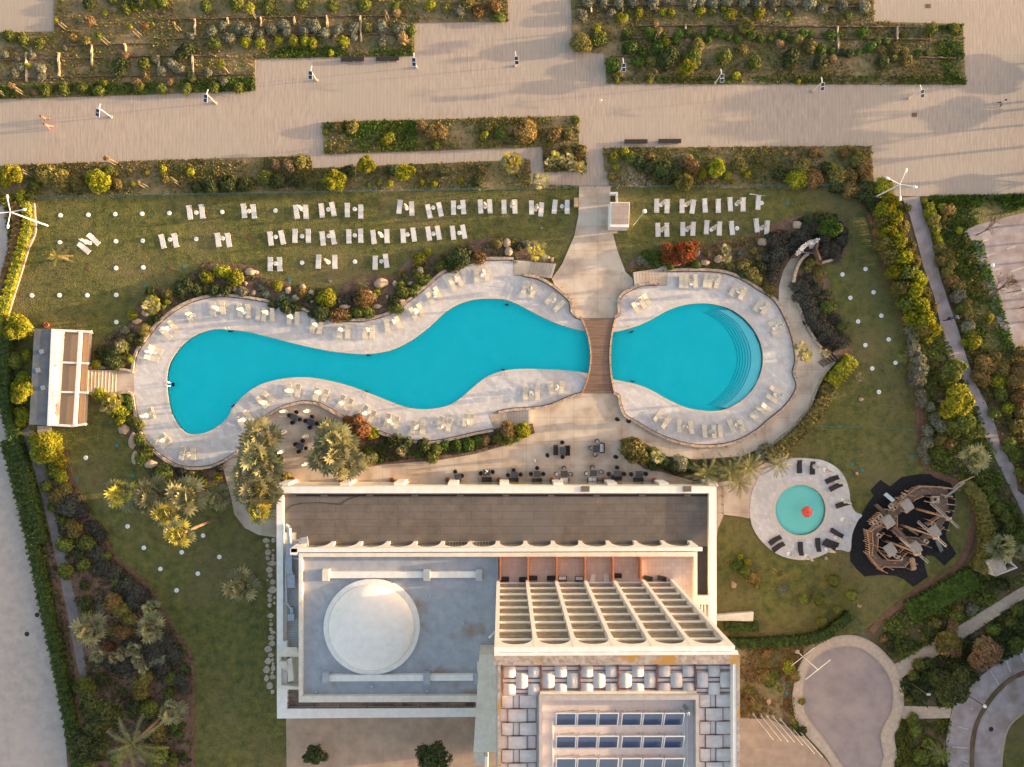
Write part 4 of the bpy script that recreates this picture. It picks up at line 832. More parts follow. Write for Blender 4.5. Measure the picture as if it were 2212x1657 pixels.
def arches(xs, yf, z0, z1, th, wcol, depth_glass, parent, ap=.45, m='white', glass=True, thickback=.45):
    """a wall of elliptical openings in the plane y = yf, one mesh per bay"""
    for a, c in zip(xs, xs[1:]):
        x0, x1 = a+wcol/2, c-wcol/2; n = 14; xm = (x0+x1)/2; rr = (x1-x0)/2; b = MB(); vs = []
        for i in range(n+1):
            t = math.pi*(1-i/n); x = xm+rr*math.cos(t); z = z0+(z1-z0-ap)*(math.sin(t)**.62)
            for yy in (yf, yf-thickback): vs += [(x, yy, z), (x, yy, z1)]
        fs = []
        for i in range(n):
            k = i*4; fs += [(k, k+1, k+5, k+4), (k+2, k+6, k+7, k+3), (k, k+4, k+6, k+2), (k+1, k+3, k+7, k+5)]
        b.add(vs, fs); o = b.obj('arch', M[m], parent)
        if glass:
            g = MB(); g.bx(x0, x1, yf-depth_glass-.04, yf-depth_glass, z0, z1-.1)
            for k in range(1, 5): g.bx(x0, x1, yf-depth_glass, yf-depth_glass+.03, z0+(z1-z0)*k/5, z0+(z1-z0)*k/5+.05)
            g.obj('glazing', M['glass'], o)
    for a in xs: MB().bx(a-wcol/2, a+wcol/2, yf-thickback, yf+th, z0, z1).obj('column', M[m], parent)
xs = [G(660+59.25*k, 1180, 5.5).x for k in range(15)]
arches(xs, y2+.62, Z1, 9.3, 0.0, .5, .5, ht, .5, 'white')
MB().bx(xs[0]-.8, xs[-1]+.6, y2+.12, y2+.62, 9.25, 9.6).obj('cornice', M['white'], ht)
b = MB(); q = G(648, 1180, 6).x; b.bx(q-.3, xs[0], y2-.2, y2+.6, Z1, 9.6); b.obj('corner_pier', M['white'], ht)
# dome
c = G(802.5, 1354, 9.3)
MB().lathe([(6.05, 0), (6.18, .0), (6.18, .45), (5.55, .55), (5.5, .5)], 96, (c.x, c.y, Z2)).obj('dome_ring', M['white'], ht)
prof = [(5.5*math.cos(t*math.pi/20*.86), .5+1.75*math.sin(t*math.pi/20*.86)) for t in range(0, 12)]+[(0, .5+1.75)]
M['domemat'] = mat('domemat', (.84, .79, .735), (.76, .715, .665), 1.1, c3=(.60, .56, .52), s3=.7, m3=(.62, .95), detail=9)
MB().lathe([(5.52, .46)]+[(r_, z) for r_, z in prof], 96, (c.x, c.y, Z2)).obj('dome', M['domemat'], ht, True)
# skylight troughs
for y0, xa, xb in ((1243, 703, 1035), (1466, 703, 1022)):
    a = G(xa, y0, 9.6); e = G(xb, y0, 9.6)
    MB().bx(a.x, e.x, a.y-.38, a.y+.38, Z2, 9.5).obj('skylight_trough', M['white'], ht)
    for x in (703, 921, 1034 if y0 < 1300 else 1030):
        q = G(x, y0-1, 9.7); MB().bx(q.x-.42, q.x+.42, q.y-.75, q.y+.65, Z2, 9.75).obj('vent_block', M['greyroof'] if x > 710 or y0 > 1300 else M['cream'], ht)
a = G(1058, 1374, 9.5); MB().path([(a.x-.1, a.y, Z2+1.3), (a.x+.2, a.y+.3, Z2+1.3), (a.x+.9, a.y+.6, Z2)], .16, 8).obj('vent_pipe', M['white'], ht)
# ---- tower
M['peach'] = mat('peach', (.66, .50, .38), (.56, .42, .32), 1.5)
M['parapetgrey'] = mat('parapetgrey', (.42, .39, .38), (.34, .31, .30), 2)
M['upperconcrete'] = mat('upperconcrete', (.33, .26, .21), (.10, .085, .075), .8, detail=10, c3=(.42, .33, .25), s3=.3)
M['paleterrace'] = mat('paleterrace', (.68, .60, .57), (.60, .52, .50), 1.5)
YF = -24.9; XL = -.55; XR = 22.0; ZT = 34.5; YB = G(1300, 1900, ZT).y
sx = (XR-XL)/6
MB().bx(XL-.1, XR+.1, YB, YF-1.9, 0, 32.4).obj('tower_wall', M['cream'], ht)
for k in range(7):
    x = XL+sx*k; MB().bx(x-.21, x+.21, YF-.9, YF+.75, Z2, ZT-.02).obj('fin', M['white'], ht)
for j in range(9):
    z = 9.55+2.75*j
    for k in range(6):
        x0 = XL+sx*k+.24; x1 = XL+sx*(k+1)-.24
        s = MB().bx(x0, x1, YF-1.9, YF+.45, z-.4, z-.22)
        o = s.obj('balcony', M['peach'], ht); MB().bx(x0, x1, YF+.33, YF+.46, z-.42, z).obj('fascia', M['white'], o)
        MB().bx(x0, x1, YF+.0, YF+.03, z-.22, z+.85).obj('balcony_glass', M['glass'], o)
        MB().bx(x0, x1, YF-.02, YF+.05, z+.86, z+.93).obj('handrail', M['brown'], o)
        MB().bx(x0, x1, YF-1.88, YF-1.80, z-.2, z+(2.3 if j < 8 else .6)).obj('sliding_door', M['glass'], o)
arches([XL+sx*k for k in range(7)], YF+.74, 31.3, ZT, 0.0, .48, .5, ht, .75, 'white', False, .5)
MB().bx(XL-.24, XR+.55, YF-.1, YF+.2, ZT-.4, ZT).obj('roof_edge', M['white'], ht)
MB().bx(XL-.3, XR+.7, YF-.95, YF-.1, 32.3, ZT+.05).obj('gravel_coping', M['gravelroof'], ht)
e_r = G(1583, 1500, ZT).x; e_r2 = G(1597, 1500, ZT).x
MB().bx(e_r2-.62, e_r2-.3, YB, YF-.95, 30, ZT).obj('side_parapet', M['white'], ht); MB().bx(e_r2-.3, e_r2+.02, YB, YF-.95, 30, ZT+.03).obj('side_coping', M['gravelroof'], ht)
e_l = G(1080, 1500, ZT).x; MB().bx(e_l-.25, e_l+.05, YB, YF-.95, 30, ZT).obj('side_parapet', M['gravelroof'], ht)
MB().bx(e_l, e_r2-.5, YB, YF-.9, 32.4, 33.46).obj('canopy_floor', M['paleterrace'], ht)
def cloth(x0, x1, y0, y1, z, amp, ax=1):
    b = MB(); n = 8; vs = []
    for i in range(n+1):
        t = i/n; h = z+amp*math.sin(math.pi*t)
        if ax: y = y0+(y1-y0)*t; vs += [(x0, y, h), (x1, y, h), (x0, y, h-.02), (x1, y, h-.02)]
        else: x = x0+(x1-x0)*t; vs += [(x, y0, h), (x, y1, h), (x, y0, h-.02), (x, y1, h-.02)]
    fs = []
    for i in range(n):
        k = i*4; fs += [(k, k+1, k+5, k+4), (k+2, k+6, k+7, k+3), (k, k+4, k+6, k+2), (k+1, k+3, k+7, k+5)]
    b.add(vs, fs); b.obj('shade_canopy', M['canopycloth'], ht, True)
# top strip: checkerboard bays
bayx = [1084, 1168, 1251.7, 1334.4, 1418.3, 1501, 1581]
ct = lambda y: 1241.7+.2505*y
fr = MB(); zc = 33.6
for bi in range(6):
    X0, X1 = G(bayx[bi]+3, 1460, zc).x, G(bayx[bi+1]-1, 1460, zc).x; w3 = (X1-X0)/3
    for c_ in range(3):
        big = ((bi+c_) % 2 == 1)
        rows = [(845, 977)] if big else [(790, 882), (935, 1038)]
        for ra, rb in rows:
            ya, yb = G(1300, ct(rb), zc).y, G(1300, ct(ra), zc).y; cloth(X0+w3*c_, X0+w3*(c_+1)-.03, ya, yb, zc, .07)
        for yy in ((790, 828, 985, 1022) if big else (870, 893, 930)):
            y = G(1300, ct(yy), zc).y; fr.bx(X0+w3*c_, X0+w3*(c_+1), y-.035, y+.035, zc-.12, zc-.04)
        if big:
            for ra, rb in ((785, 825), (990, 1015)):
                y0, y1 = G(0, ct(rb), 32.6).y, G(0, ct(ra), 32.6).y
    x = G(bayx[bi], 1460, zc).x; fr.bx(x-.07, x+.07, G(0, ct(1045), zc).y, G(0, ct(775), zc).y, zc-.12, zc+.12)
fr.obj('canopy_frame', M['brown'], ht)
# side strips
for (xa, xb, nrow) in ((1084, 1158, 7), (1512, 1579, 7)):
    fr = MB(); X0, X1 = G(xa, 1560, zc).x, G(xb, 1560, zc).x; w6 = (X1-X0)/6
    for r_ in range(nrow):
        y1 = G(0, ct(1065+118*r_), zc).y; y0 = G(0, ct(1065+118*(r_+1)), zc).y+.12
        if r_ % 2 == 0: cloth(X0, X0+w6*1.9, y0, y1, zc, .06, 0); cloth(X0+w6*3.1, X1, y0, y1, zc, .06, 0)
        else: cloth(X0+w6*1.1, X0+w6*4.3, y0, y1, zc, .07, 0)
        for k in (1.05, 1.95, 3.05, 4.4, 5.95): fr.bx(X0+w6*k-.03, X0+w6*k+.03, y0, y1, zc-.12, zc-.04)
        fr.bx(X0, X1, y0-.10, y0-.05, zc-.12, zc-.02)
    fr.obj('canopy_frame', M['brown'], ht)
i0 = G(1164, 1504, 34.4); i1 = G(1509, 1504, 34.4)
MB().prism([(i0.x, i0.y), (i1.x, i0.y), (i1.x, YB), (i0.x, YB)][::-1], 32.4, 34.4, [[(i0.x+.3, i0.y-.4), (i1.x-.3, i0.y-.4), (i1.x-.3, YB+.3), (i0.x+.3, YB+.3)]]).obj('roof_parapet', M['parapetgrey'], ht)
MB().bx(i0.x+.25, i1.x-.25, YB, i0.y-.35, 32.5, 33.3).obj('upper_roof', M['upperconcrete'], ht)
MB().bx(i0.x+.1, i1.x-.1, i0.y+.02, i0.y+.2, 33.6, 34.0).obj('coping_stone', M['cream'], ht)
p = TG(23, 1520, 1200, 34); MB().path([(p.x-.25, p.y+.6, 33.3), (p.x-.1, p.y+.3, 34.1), (p.x, p.y, 34.1)], .2, 10).obj('vent_pipe', M['steel'], ht)
b = MB(); b.path([TG(23, 1510, 1215, 33.5), TG(23, 1512, 1900, 33.5)], .07); b.path([TG(23, 1490, 1190, 33.5), TG(23, 1490, 1900, 33.5)], .05); b.path([TG(23, 353, 1265, 33.5), TG(23, 353, 1900, 33.5)], .09); b.obj('pipe', M['white'], ht)
# covered stair tower on the left
P = hp([(1035,1414),(1074,1414),(1075,1625),(1022,1625)], 12.5); MB().prism(P, 0, 12.5).obj('stair_tower', M['cream'], ht)
b = MB()
for x0, x1 in ((1049, 1041), (1060, 1056)):
    a = G(x0, 1415, 12.52); c = G(x1, 1624, 12.52); b.ribbon([a.xy, c.xy], .05, 12.5, 12.52)
b.obj('roof_seam', M['white'], ht)
b = MB()
for i in range(9): a = hp([(1024,1626+5*i),(1046,1626+5*i),(1046,1631+5*i),(1024,1631+5*i)], 9); b.prism(a, 0, 9-.28*i)
b.obj('outer_stairs', M['cream'], ht)
a = G(1047, 1626, 9); MB().bx(a.x, a.x+.35, a.y-4, a.y, 0, 10).obj('stair_wall', M['white'], ht)
# right strip beside the tower
P = hp([(1506,1180),(1531,1180),(1531,1290),(1506,1290)], 5.0); MB().prism(P, 4.9, Z1+.06).obj('side_roof', M['dark'], ht)
a = G(1506, 1286, 5.4); c = G(1531, 1303, 5.4); MB().bx(a.x, c.x, c.y, a.y, Z1, 5.9).obj('cross_beam', M['cream'], ht)
for x in (1509, 1515.5, 1522): a = G(x, 1303, 5.3); c = G(x, 1400, 5.3); MB().bx(a.x-.09, a.x+.09, c.y, a.y, 5.1, 5.5).obj('side_slat', M['white'], ht)
# solar thermal panels on the tower roof
zp = 33.6; pan = None
for r_ in range(3):
    for k in range(6):
        xa = 378+182*k+(16 if k > 2 else 0); a = TG(23, xa, 1300+190*r_+(6 if r_ else 0), zp); c = TG(23, xa+172, 1192+190*r_, zp+.8)
        a2 = TG(23, xa+172, 1300+190*r_, zp)
        if pan is None:
            W_ = a2.x-a.x; D_ = c.y-a.y; pan = empty('solar_collector'); n_ = Vector((0, -.8, D_)).normalized()
            b = MB(); b.add([(0, 0, 0), (W_, 0, 0), (W_, D_, .8), (0, D_, .8), (0, 0, -.1), (W_, 0, -.1), (W_, D_, .7), (0, D_, .7)], [(0, 1, 2, 3), (4, 7, 6, 5), (0, 4, 5, 1), (1, 5, 6, 2), (2, 6, 7, 3), (3, 7, 4, 0)]); b.obj('frame', M['whiteplastic'], pan)
            e = .09; b = MB(); b.add([(e, e, e*.8/D_+.012), (W_-e, e, e*.8/D_+.012), (W_-e, D_-e, (D_-e)*.8/D_+.012), (e, D_-e, (D_-e)*.8/D_+.012)], [(0, 1, 2, 3)]); b.obj('glass', M['panel'], pan)
            for xx in (.2, W_-.2): MB().box((xx, D_-.1, .2), (.06, .06, 1.0)).obj('stand', M['steel'], pan)
            o = pan; o.location = a
        else: o = dup(pan, a)
        o['category'] = 'solar panel'; o['group'] = 'blue solar collectors on the tower roof'; later(o, 'blue glass solar collector', 'in the %s row on tower roof' % ('top', 'middle', 'bottom')[r_], a.x)
# roof ladder
ldr = empty('ladder', TG(12, 1838, 1375, 5.6), 0, 'metal ladder lying on the brown roof edge', 'ladder'); 
for s in (-.3, .3): MB().box((0, s, 0), (5.6, .06, .06)).obj('side_rail', M['steel'], ldr)
b = MB()
for k in range(14): b.box((-2.6+.4*k, 0, 0), (.05, .6, .05))
b.obj('rung', M['steel'], ldr)
MB().path([TG(12, x, y, 5.08) for x, y in ((240,1115),(265,1080),(300,1050),(350,1035),(400,1025),(560,1020),(660,1028),(740,1035),(770,1010),(800,990),(860,970),(940,950))], .035, 4).obj('roof_cable', M['dark'], ht)
for cr, x, y in ((13,1500,180),(13,1790,420),(13,1480,1000),(13,520,1010),(13,1000,960)): q = TG(cr, x, y, 9.0); MB().lathe([(.12, 0), (.12, .12), (.2, .16), (0, .25)], 10, (q.x, q.y, Z2)).obj('roof_vent', M['duct'], ht)
# terrace furniture
for x, y, w_, m_ in ((350,680,.55,0),(625,685,.5,0),(762,665,.6,0),(1030,665,.6,0),(1988,630,.55,0),(1190,670,.5,1),(1435,675,.5,1)):
    p = G(1900/1.8313+x*600/2212/1.8313, 2120/1.8313+y*600/2212/1.8313, Z2)+Vector((0, .55, 0)); place(so_[m_], p, 0, 'small pale lounge seat' if m_ else 'dark lounge seat', 'on the hotel roof terrace', 'seat', 'seats on the roof terrace', .8)
for x, y, a in ((1630,640,80),(1830,640,93)):
    p = G(1900/1.8313+x*600/2212/1.8313, 2120/1.8313+y*600/2212/1.8313, Z2); place(pl_white, p, R(a), 'pale lounger with backrest up', 'on the hotel roof terrace', 'sun lounger', 'loungers on the roof terrace', .85)
for x, y in ((1170,45),(1290,45)): place(so_[0], TG(23, x, y-22, Z2), -.2, 'dark lounge seat', 'on the hotel roof terrace', 'seat', 'seats on the roof terrace', .8)

# ================================================================ POOL BAR, KIOSK, HUT
pb_ = empty('pool_bar', (0, 0, 0), 0, 'grey roofed pool bar with white pergola', 'bar'); zb = 3.0
MB().prism(hp([(77,712),(113,713),(104,917),(66,915)], zb), 0, zb-.05).obj('wall', M['cream'], pb_)
M['barroof'] = mat('barroof', (.145, .165, .19), (.09, .10, .115), .5, c3=(.12, .08, .075), s3=.4, m3=(.6, .7), detail=9)
MB().prism(hp([(75,710),(114,712),(105,919),(64,917)], zb), zb-.05, zb+.1).obj('roof', M['barroof'], pb_)
bm_ = MB()
def beam(x0, y0, x1, y1, w_, z0=zb, z1=zb+.28): bm_.ribbon([G(x0, y0, zb).xy, G(x1, y1, zb).xy], w_, z0, z1)
beam(116, 712, 107, 919, .35); beam(113, 713, 199, 717, .3, zb, zb+.26); beam(105, 917, 158, 920, .3, zb, zb+.26); beam(158, 920, 186, 916, .3, zb, zb+.26); beam(176, 715, 163, 921, .42, zb, zb+.3); beam(110, 782, 192, 785, .26, zb, zb+.25); beam(108, 846, 191, 848, .26, zb, zb+.25)
bm_.obj('pergola_beam', M['white'], pb_)
for x, y in ((176,716),(170,783),(167,848),(163,918)): q = G(x, y, zb); MB().tube((q.x, q.y, 0), (q.x, q.y, zb), .09).obj('post', M['white'], pb_)
MB().prism(hp([(121,716),(139,717),(128,917),(109,916)], 1.1), 0, 1.1).obj('counter', M['whiteplastic'], pb_)
M['mesh'] = mat('mesh', (.36, .23, .13), (.30, .19, .11), 3, stretch=(1, 8, 1))
MB().prism(hp([(139,717),(193,719),(181,915),(127,916)], zb-.15), zb-.22, zb-.19, bottom=True).obj('shade_mesh', M['mesh'], pb_)
sheet('pool_terrace', [(112,714),(200,716),(188,920),(104,920)], .24, M['terrace'])
for x, y in ((92,760),(84,800),(95,838)): q = G(x, y, zb); MB().box((q.x, q.y, zb+.2), (.5, .6, .3), rz=.3).obj('roof_unit', M['steel'], pb_)
sheet('service_path', [(82,920),(112,920),(112,945),(82,945)], .15, M['terrace'])
ks = empty('kiosk', (0, 0, 0), 0, 'small white kiosk with brown slab roof by the lawn entrance', 'kiosk')
MB().prism(hp([(1318,437),(1360,437),(1358,491),(1317,490)], 2.4), 0, 2.45).obj('wall', M['white'], ks)
MB().prism(hp([(1322,438.5),(1358.5,438.5),(1357,484),(1321,484)], 2.5), 2.45, 2.52).obj('roof', addbrick(mat('slabroof', (.40, .32, .28), (.34, .27, .24), 1), 1.3, .9, (1, 1, 1), (.92, .92, .92), (.6, .55, .5), .02, 0, 1), ks)
MB().prism(hp([(1317,415),(1334,415),(1334,436),(1331,436),(1331,419),(1317,419)], 1.2), 0, 1.2).obj('side_wall', M['white'], ks)
tag(MB().prism(hp([(1240,427),(1249,427),(1249,446),(1240,446)], .9), 0, .9).obj('sign_cabinet', M['stakewood']), 'small wooden cabinet left of the lawn path entrance', 'cabinet')
hu = empty('stone_hut', (0, 0, 0), 0, 'small open stone hut half roofed beside the lower hedge', 'hut')
Hq = [T(32, *p) for p in ((1905,1535),(2030,1480),(2150,1580),(1965,1650))]
MB().ribbon(hp(Hq, 2.1), .25, 0, 2.1, True).obj('wall', M['cream'], hu)
c1 = T(32, 2120, 1480); MB().prism(hp([T(32, 1900, 1530), T(32, 2010, 1470), T(32, 2060, 1600), T(32, 1960, 1655)], 2.2), 2.12, 2.22).obj('roof', M['pale_stone'], hu)
MB().prism(hp(Hq, .2), .1, .2).obj('floor', M['concrete'], hu)
# low wall with planter right of hotel
b = MB(); q = [T(23, 1770, 395), T(23, 2080, 400), T(23, 2085, 320), T(23, 1770, 345)]; tag(MB().prism(hp(q, .7), 0, .7).obj('garden_wall', M['cream']), 'cream ramp wall right of the hotel', 'wall')
# glass fences
def fence(D, label, z0=.05, h=1.2, step=2.4, m='tealplastic', post='steel', sm=False):
    r = empty('wire_fence', (0, 0, 0), 0, label, 'fence'); pts = [G(x, y, z0) for x, y in (smooth(D, 3, False) if sm else D)]
    for k in (.35, .75, 1.0): MB().path([p+Vector((0, 0, h*k)) for p in pts], .014, 4).obj('wire', M[m], r)
    acc = 0
    for a, b_ in zip(pts, pts[1:]):
        L_ = (b_-a).length; d = (step-acc) if acc else 0
        while d < L_: p = a.lerp(b_, d/L_); MB().tube(p, p+Vector((0, 0, h)), .035, n=5).obj('post', M[post], r); d += step
        acc = (L_-(d-step)) % step
    return r
fence([(80,430),(700,418),(1247,408)], 'thin wire fence along the top of west lawn', step=3.6)
fence([(1360,407),(1790,404),(1880,409)], 'thin wire fence along the top of east lawn', step=3.6)
fence([(72,440),(73,503),(58,540),(38,605),(12,690)], 'green wire fence on the west lawn wall', step=2.6)
fence([(1735,920),(1860,922),(2005,930)], 'faint green wire fence across the shaded lawn', step=5)
fence([(1838,1328),(1865,1380)], 'short green fence above the turning circle')
fence([(1556,1052),(1557,1110)], 'short dark rail gate beside the hotel corner', step=1.2, m='dark', post='dark')
fence([(1254,406),(1314,406)], 'glass gate across the lawn path entrance', step=2, h=1.5)
# children's pool fountain
mu = empty('mushroom_fountain', G(1733.5, 1102, 0), 0, "red mushroom fountain in the round children's pool", 'fountain')
MB().tube((0, 0, -.4), (0, 0, 1.5), .1).obj('stem', M['whiteplastic'], mu); MB().lathe([(0, 1.4), (.75, 1.4), (.78, 1.46), (.6, 1.62), (.3, 1.72), (.08, 1.75)], 28).obj('cap', M['red'], mu, True); MB().lathe([(0, 1.7), (.09, 1.76), (.07, 1.8), (0, 1.8)], 10).obj('nozzle', M['dark'], mu)
# grotto
gr = empty('grotto', (0, 0, 0), 0, 'dark rock grotto with white pebble rim and waterfall', 'grotto')
def Z(x, y): return ((3000+x*440/2025)/1.8313, (800+y*440/2025)/1.8313)
MB().prism(hp([Z(690,960),(Z(860,760)),Z(900,740),Z(1085,690),Z(1060,850),Z(1010,930),Z(760,910)], .6), .1, .6).obj('rock_floor', M['mulch'], gr)
MB().ribbon(hp([Z(680,970), Z(860,765)], 2.0), .45, 0, 2.0).obj('wall', M['mulch'], gr); MB().ribbon(hp([Z(890,745), Z(1085,695)], 2.0), .4, 0, 2.0).obj('wall', M['mulch'], gr)
MB().ribbon(hp([Z(1085,695), Z(1060,860), Z(1130,1050)], 2.0), .3, 0, 2.0).obj('wall', M['mulch'], gr)
pe = MB()
for a, c, n in ((Z(690,955), Z(862,768), 90), (Z(890,745), Z(1080,695), 110)):
    for i in range(n):
        t = random.random(); q = G(a[0]+(c[0]-a[0])*t, a[1]+(c[1]-a[1])*t, 2.0); pe.box((q.x+random.uniform(-.25, .25), q.y+random.uniform(-.28, .28), 2.05), (.12, .1, .09), rz=random.random()*3)
pe.obj('pebble_rim', M['whiteplastic'], gr)
b = MB(); 
for i in range(26):
    t = i/26; q = G(*Z(895+170*t, 755-45*t), 1.9); q2 = G(*Z(930+120*t, 850-10*t), .7); b.tube(q, q2, .03, .015, 4)
b.obj('water_streak', M['whiteplastic'], gr); MB().path([G(*Z(770,915), .9), G(*Z(1010,930), .9)], .07).obj('pipe', M['duct'], gr)
b = MB(); b.ribbon(hp([Z(1090,1120), Z(1410,1030)], .6), .35, 0, .6); tag(b.obj('stone_wall', M['stone']), 'straight low wall right of the grotto', 'wall', 'low stone walls round the pool deck')
# ================================================================ PLANTS
CLS = {}
def bush_mesh(cl, var):
    k = (cl, var)
    if k not in CLS:
        r, n, s = {'s': (.6, 170, .13), 'm': (1.1, 480, .16), 'l': (1.9, 1350, .20), 'x': (3.0, 2900, .25), 't': (1.0, 1300, .075)}[cl]
        if cl == 't': pr = [leafmesh('', n, r, r*.95, s, 50+var, .95, r*.8, .25, 3), leafmesh('', 300, r*.86, r*.8, .3, 60+var, .95, r*.8, .1, 3)]
        else: pr = [leafmesh('', n, r, r*.85, s, 10*var+len(cl)+ord(cl), .58, r*.45, .55, 4+var), leafmesh('', n//5, r*.7, r*.6, s*2.4, var+90, .8, r*.4, .2, 4)]
        CLS[k] = (fol_mesh('foliage', pr, M['f_mid']), r)
    return CLS[k]
KIND = {'b': ('f_bright', 'bright yellow-green bush'), 'l': ('f_lime', 'low green cushion shrub'), 'm': ('f_mid', 'mid green bush'), 'd': ('f_dark', 'dark green bush'), 'o': ('f_olive', 'olive green bush'), 'w': ('f_brown', 'brownish green bush'),
        's': ('f_silver', 'silvery grey bush'), 'k': ('f_black', 'very dark low shrub'), 'r': ('f_red', 'red flowering shrub'), 'u': ('f_russet', 'russet leaved shrub'), 't': ('f_tan', 'dry tan bush'), 'a': ('f_agave', 'grey-green agave clump')}
LM = [('by the west fence', 40, 560), ('by the pool bar', 120, 850), ('north of the west pool lobe', 430, 610), ('in rock bed mid north', 700, 630), ('in rock bed northeast', 950, 560), ('near the kiosk', 1340, 500), ('beside the red shrubs', 1480, 560), ('around the grotto', 1750, 520), ('by the dark ring path', 1770, 680),
      ('in the tall east hedge', 1960, 560), ('by the east path', 2080, 600), ('near the bare tree', 2130, 750), ('near the round east tree', 2060, 900), ("near the children's pool", 1700, 990), ('in bed south of pool', 980, 960), ('by the cafe corner', 700, 970), ('in southwest palm group', 400, 1060), ('along the west service path', 120, 1080),
      ('in the southwest shrubbery', 230, 1300), ('in far southwest corner', 280, 1560), ('below the roundabout', 1950, 1600), ('right of the turning circle', 2060, 1480), ('near the hotel lawn corner', 1700, 1250), ('around the ship playground', 2100, 1180),
      ('in top left bed', 250, 120), ('in top middle bed', 700, 60), ('in the upper dune bed', 1500, 30), ('in the lower dune bed', 1500, 120), ('at right end of dune bed', 1900, 130), ('in the bed mid plaza', 950, 290), ('in the small square bed', 1215, 345), ('above the west lawn, left', 200, 390), ('above the west lawn, right', 850, 375), ('above the east lawn', 1600, 360)]
def near(x, y): return min(LM, key=lambda l: (l[1]-x)**2+(l[2]-y)**2)[0]
nb = [0]
BN = {'b': 'yellow_green_bush', 'l': 'cushion_shrub', 'm': 'evergreen_bush', 'd': 'dark_bush', 'o': 'olive_bush', 'w': 'brown_bush', 's': 'silver_bush', 'k': 'low_dark_shrub', 'r': 'flowering_shrub', 'u': 'russet_shrub', 't': 'dry_bush', 'a': 'agave'}
def bush(cr, x, y, r, k, topi=False, hs=None, D=None):
    m_, desc = KIND[k]; X, Y = D if D else T(cr, x, y); rw = r*.2505*.066*1.06
    cl = 't' if topi else ('s' if rw < .75 else 'm' if rw < 1.35 else 'l' if rw < 2.3 else 'x')
    me, r0 = bush_mesh(cl, nb[0] % 3); nb[0] += 1
    o = bpy.data.objects.new('topiary_ball' if topi else BN[k], me); col.objects.link(o); s = rw/r0
    if k in 'bomws' and X > 1885 and Y < 745 and Y > 412 and X < 2035 and r > 65: hs = 2.1
    h = rw*(.9 if k in 'lka' else 1.15)*(hs or 1); p = G(X, Y, h*.5)
    o.location = (p.x, p.y, .1 if not topi else .25); zs = h/(r0*1.3); o.scale = (s*random.uniform(.92, 1.1), s*random.uniform(.92, 1.1), zs); o.rotation_euler = (0, 0, random.uniform(0, 6.28))
    o.material_slots[0].link = 'OBJECT'; o.material_slots[0].material = M[m_]
    o['category'] = 'topiary' if topi else BN[k].replace('_', ' ') if len(BN[k].split('_')) < 3 else 'leafy bush'; o['group'] = BN[k].replace('_', ' ')+'s in the beds' if not topi else 'clipped round bushes'
    later(o, 'clipped round green bush' if topi else desc, near(X, Y), X); return o
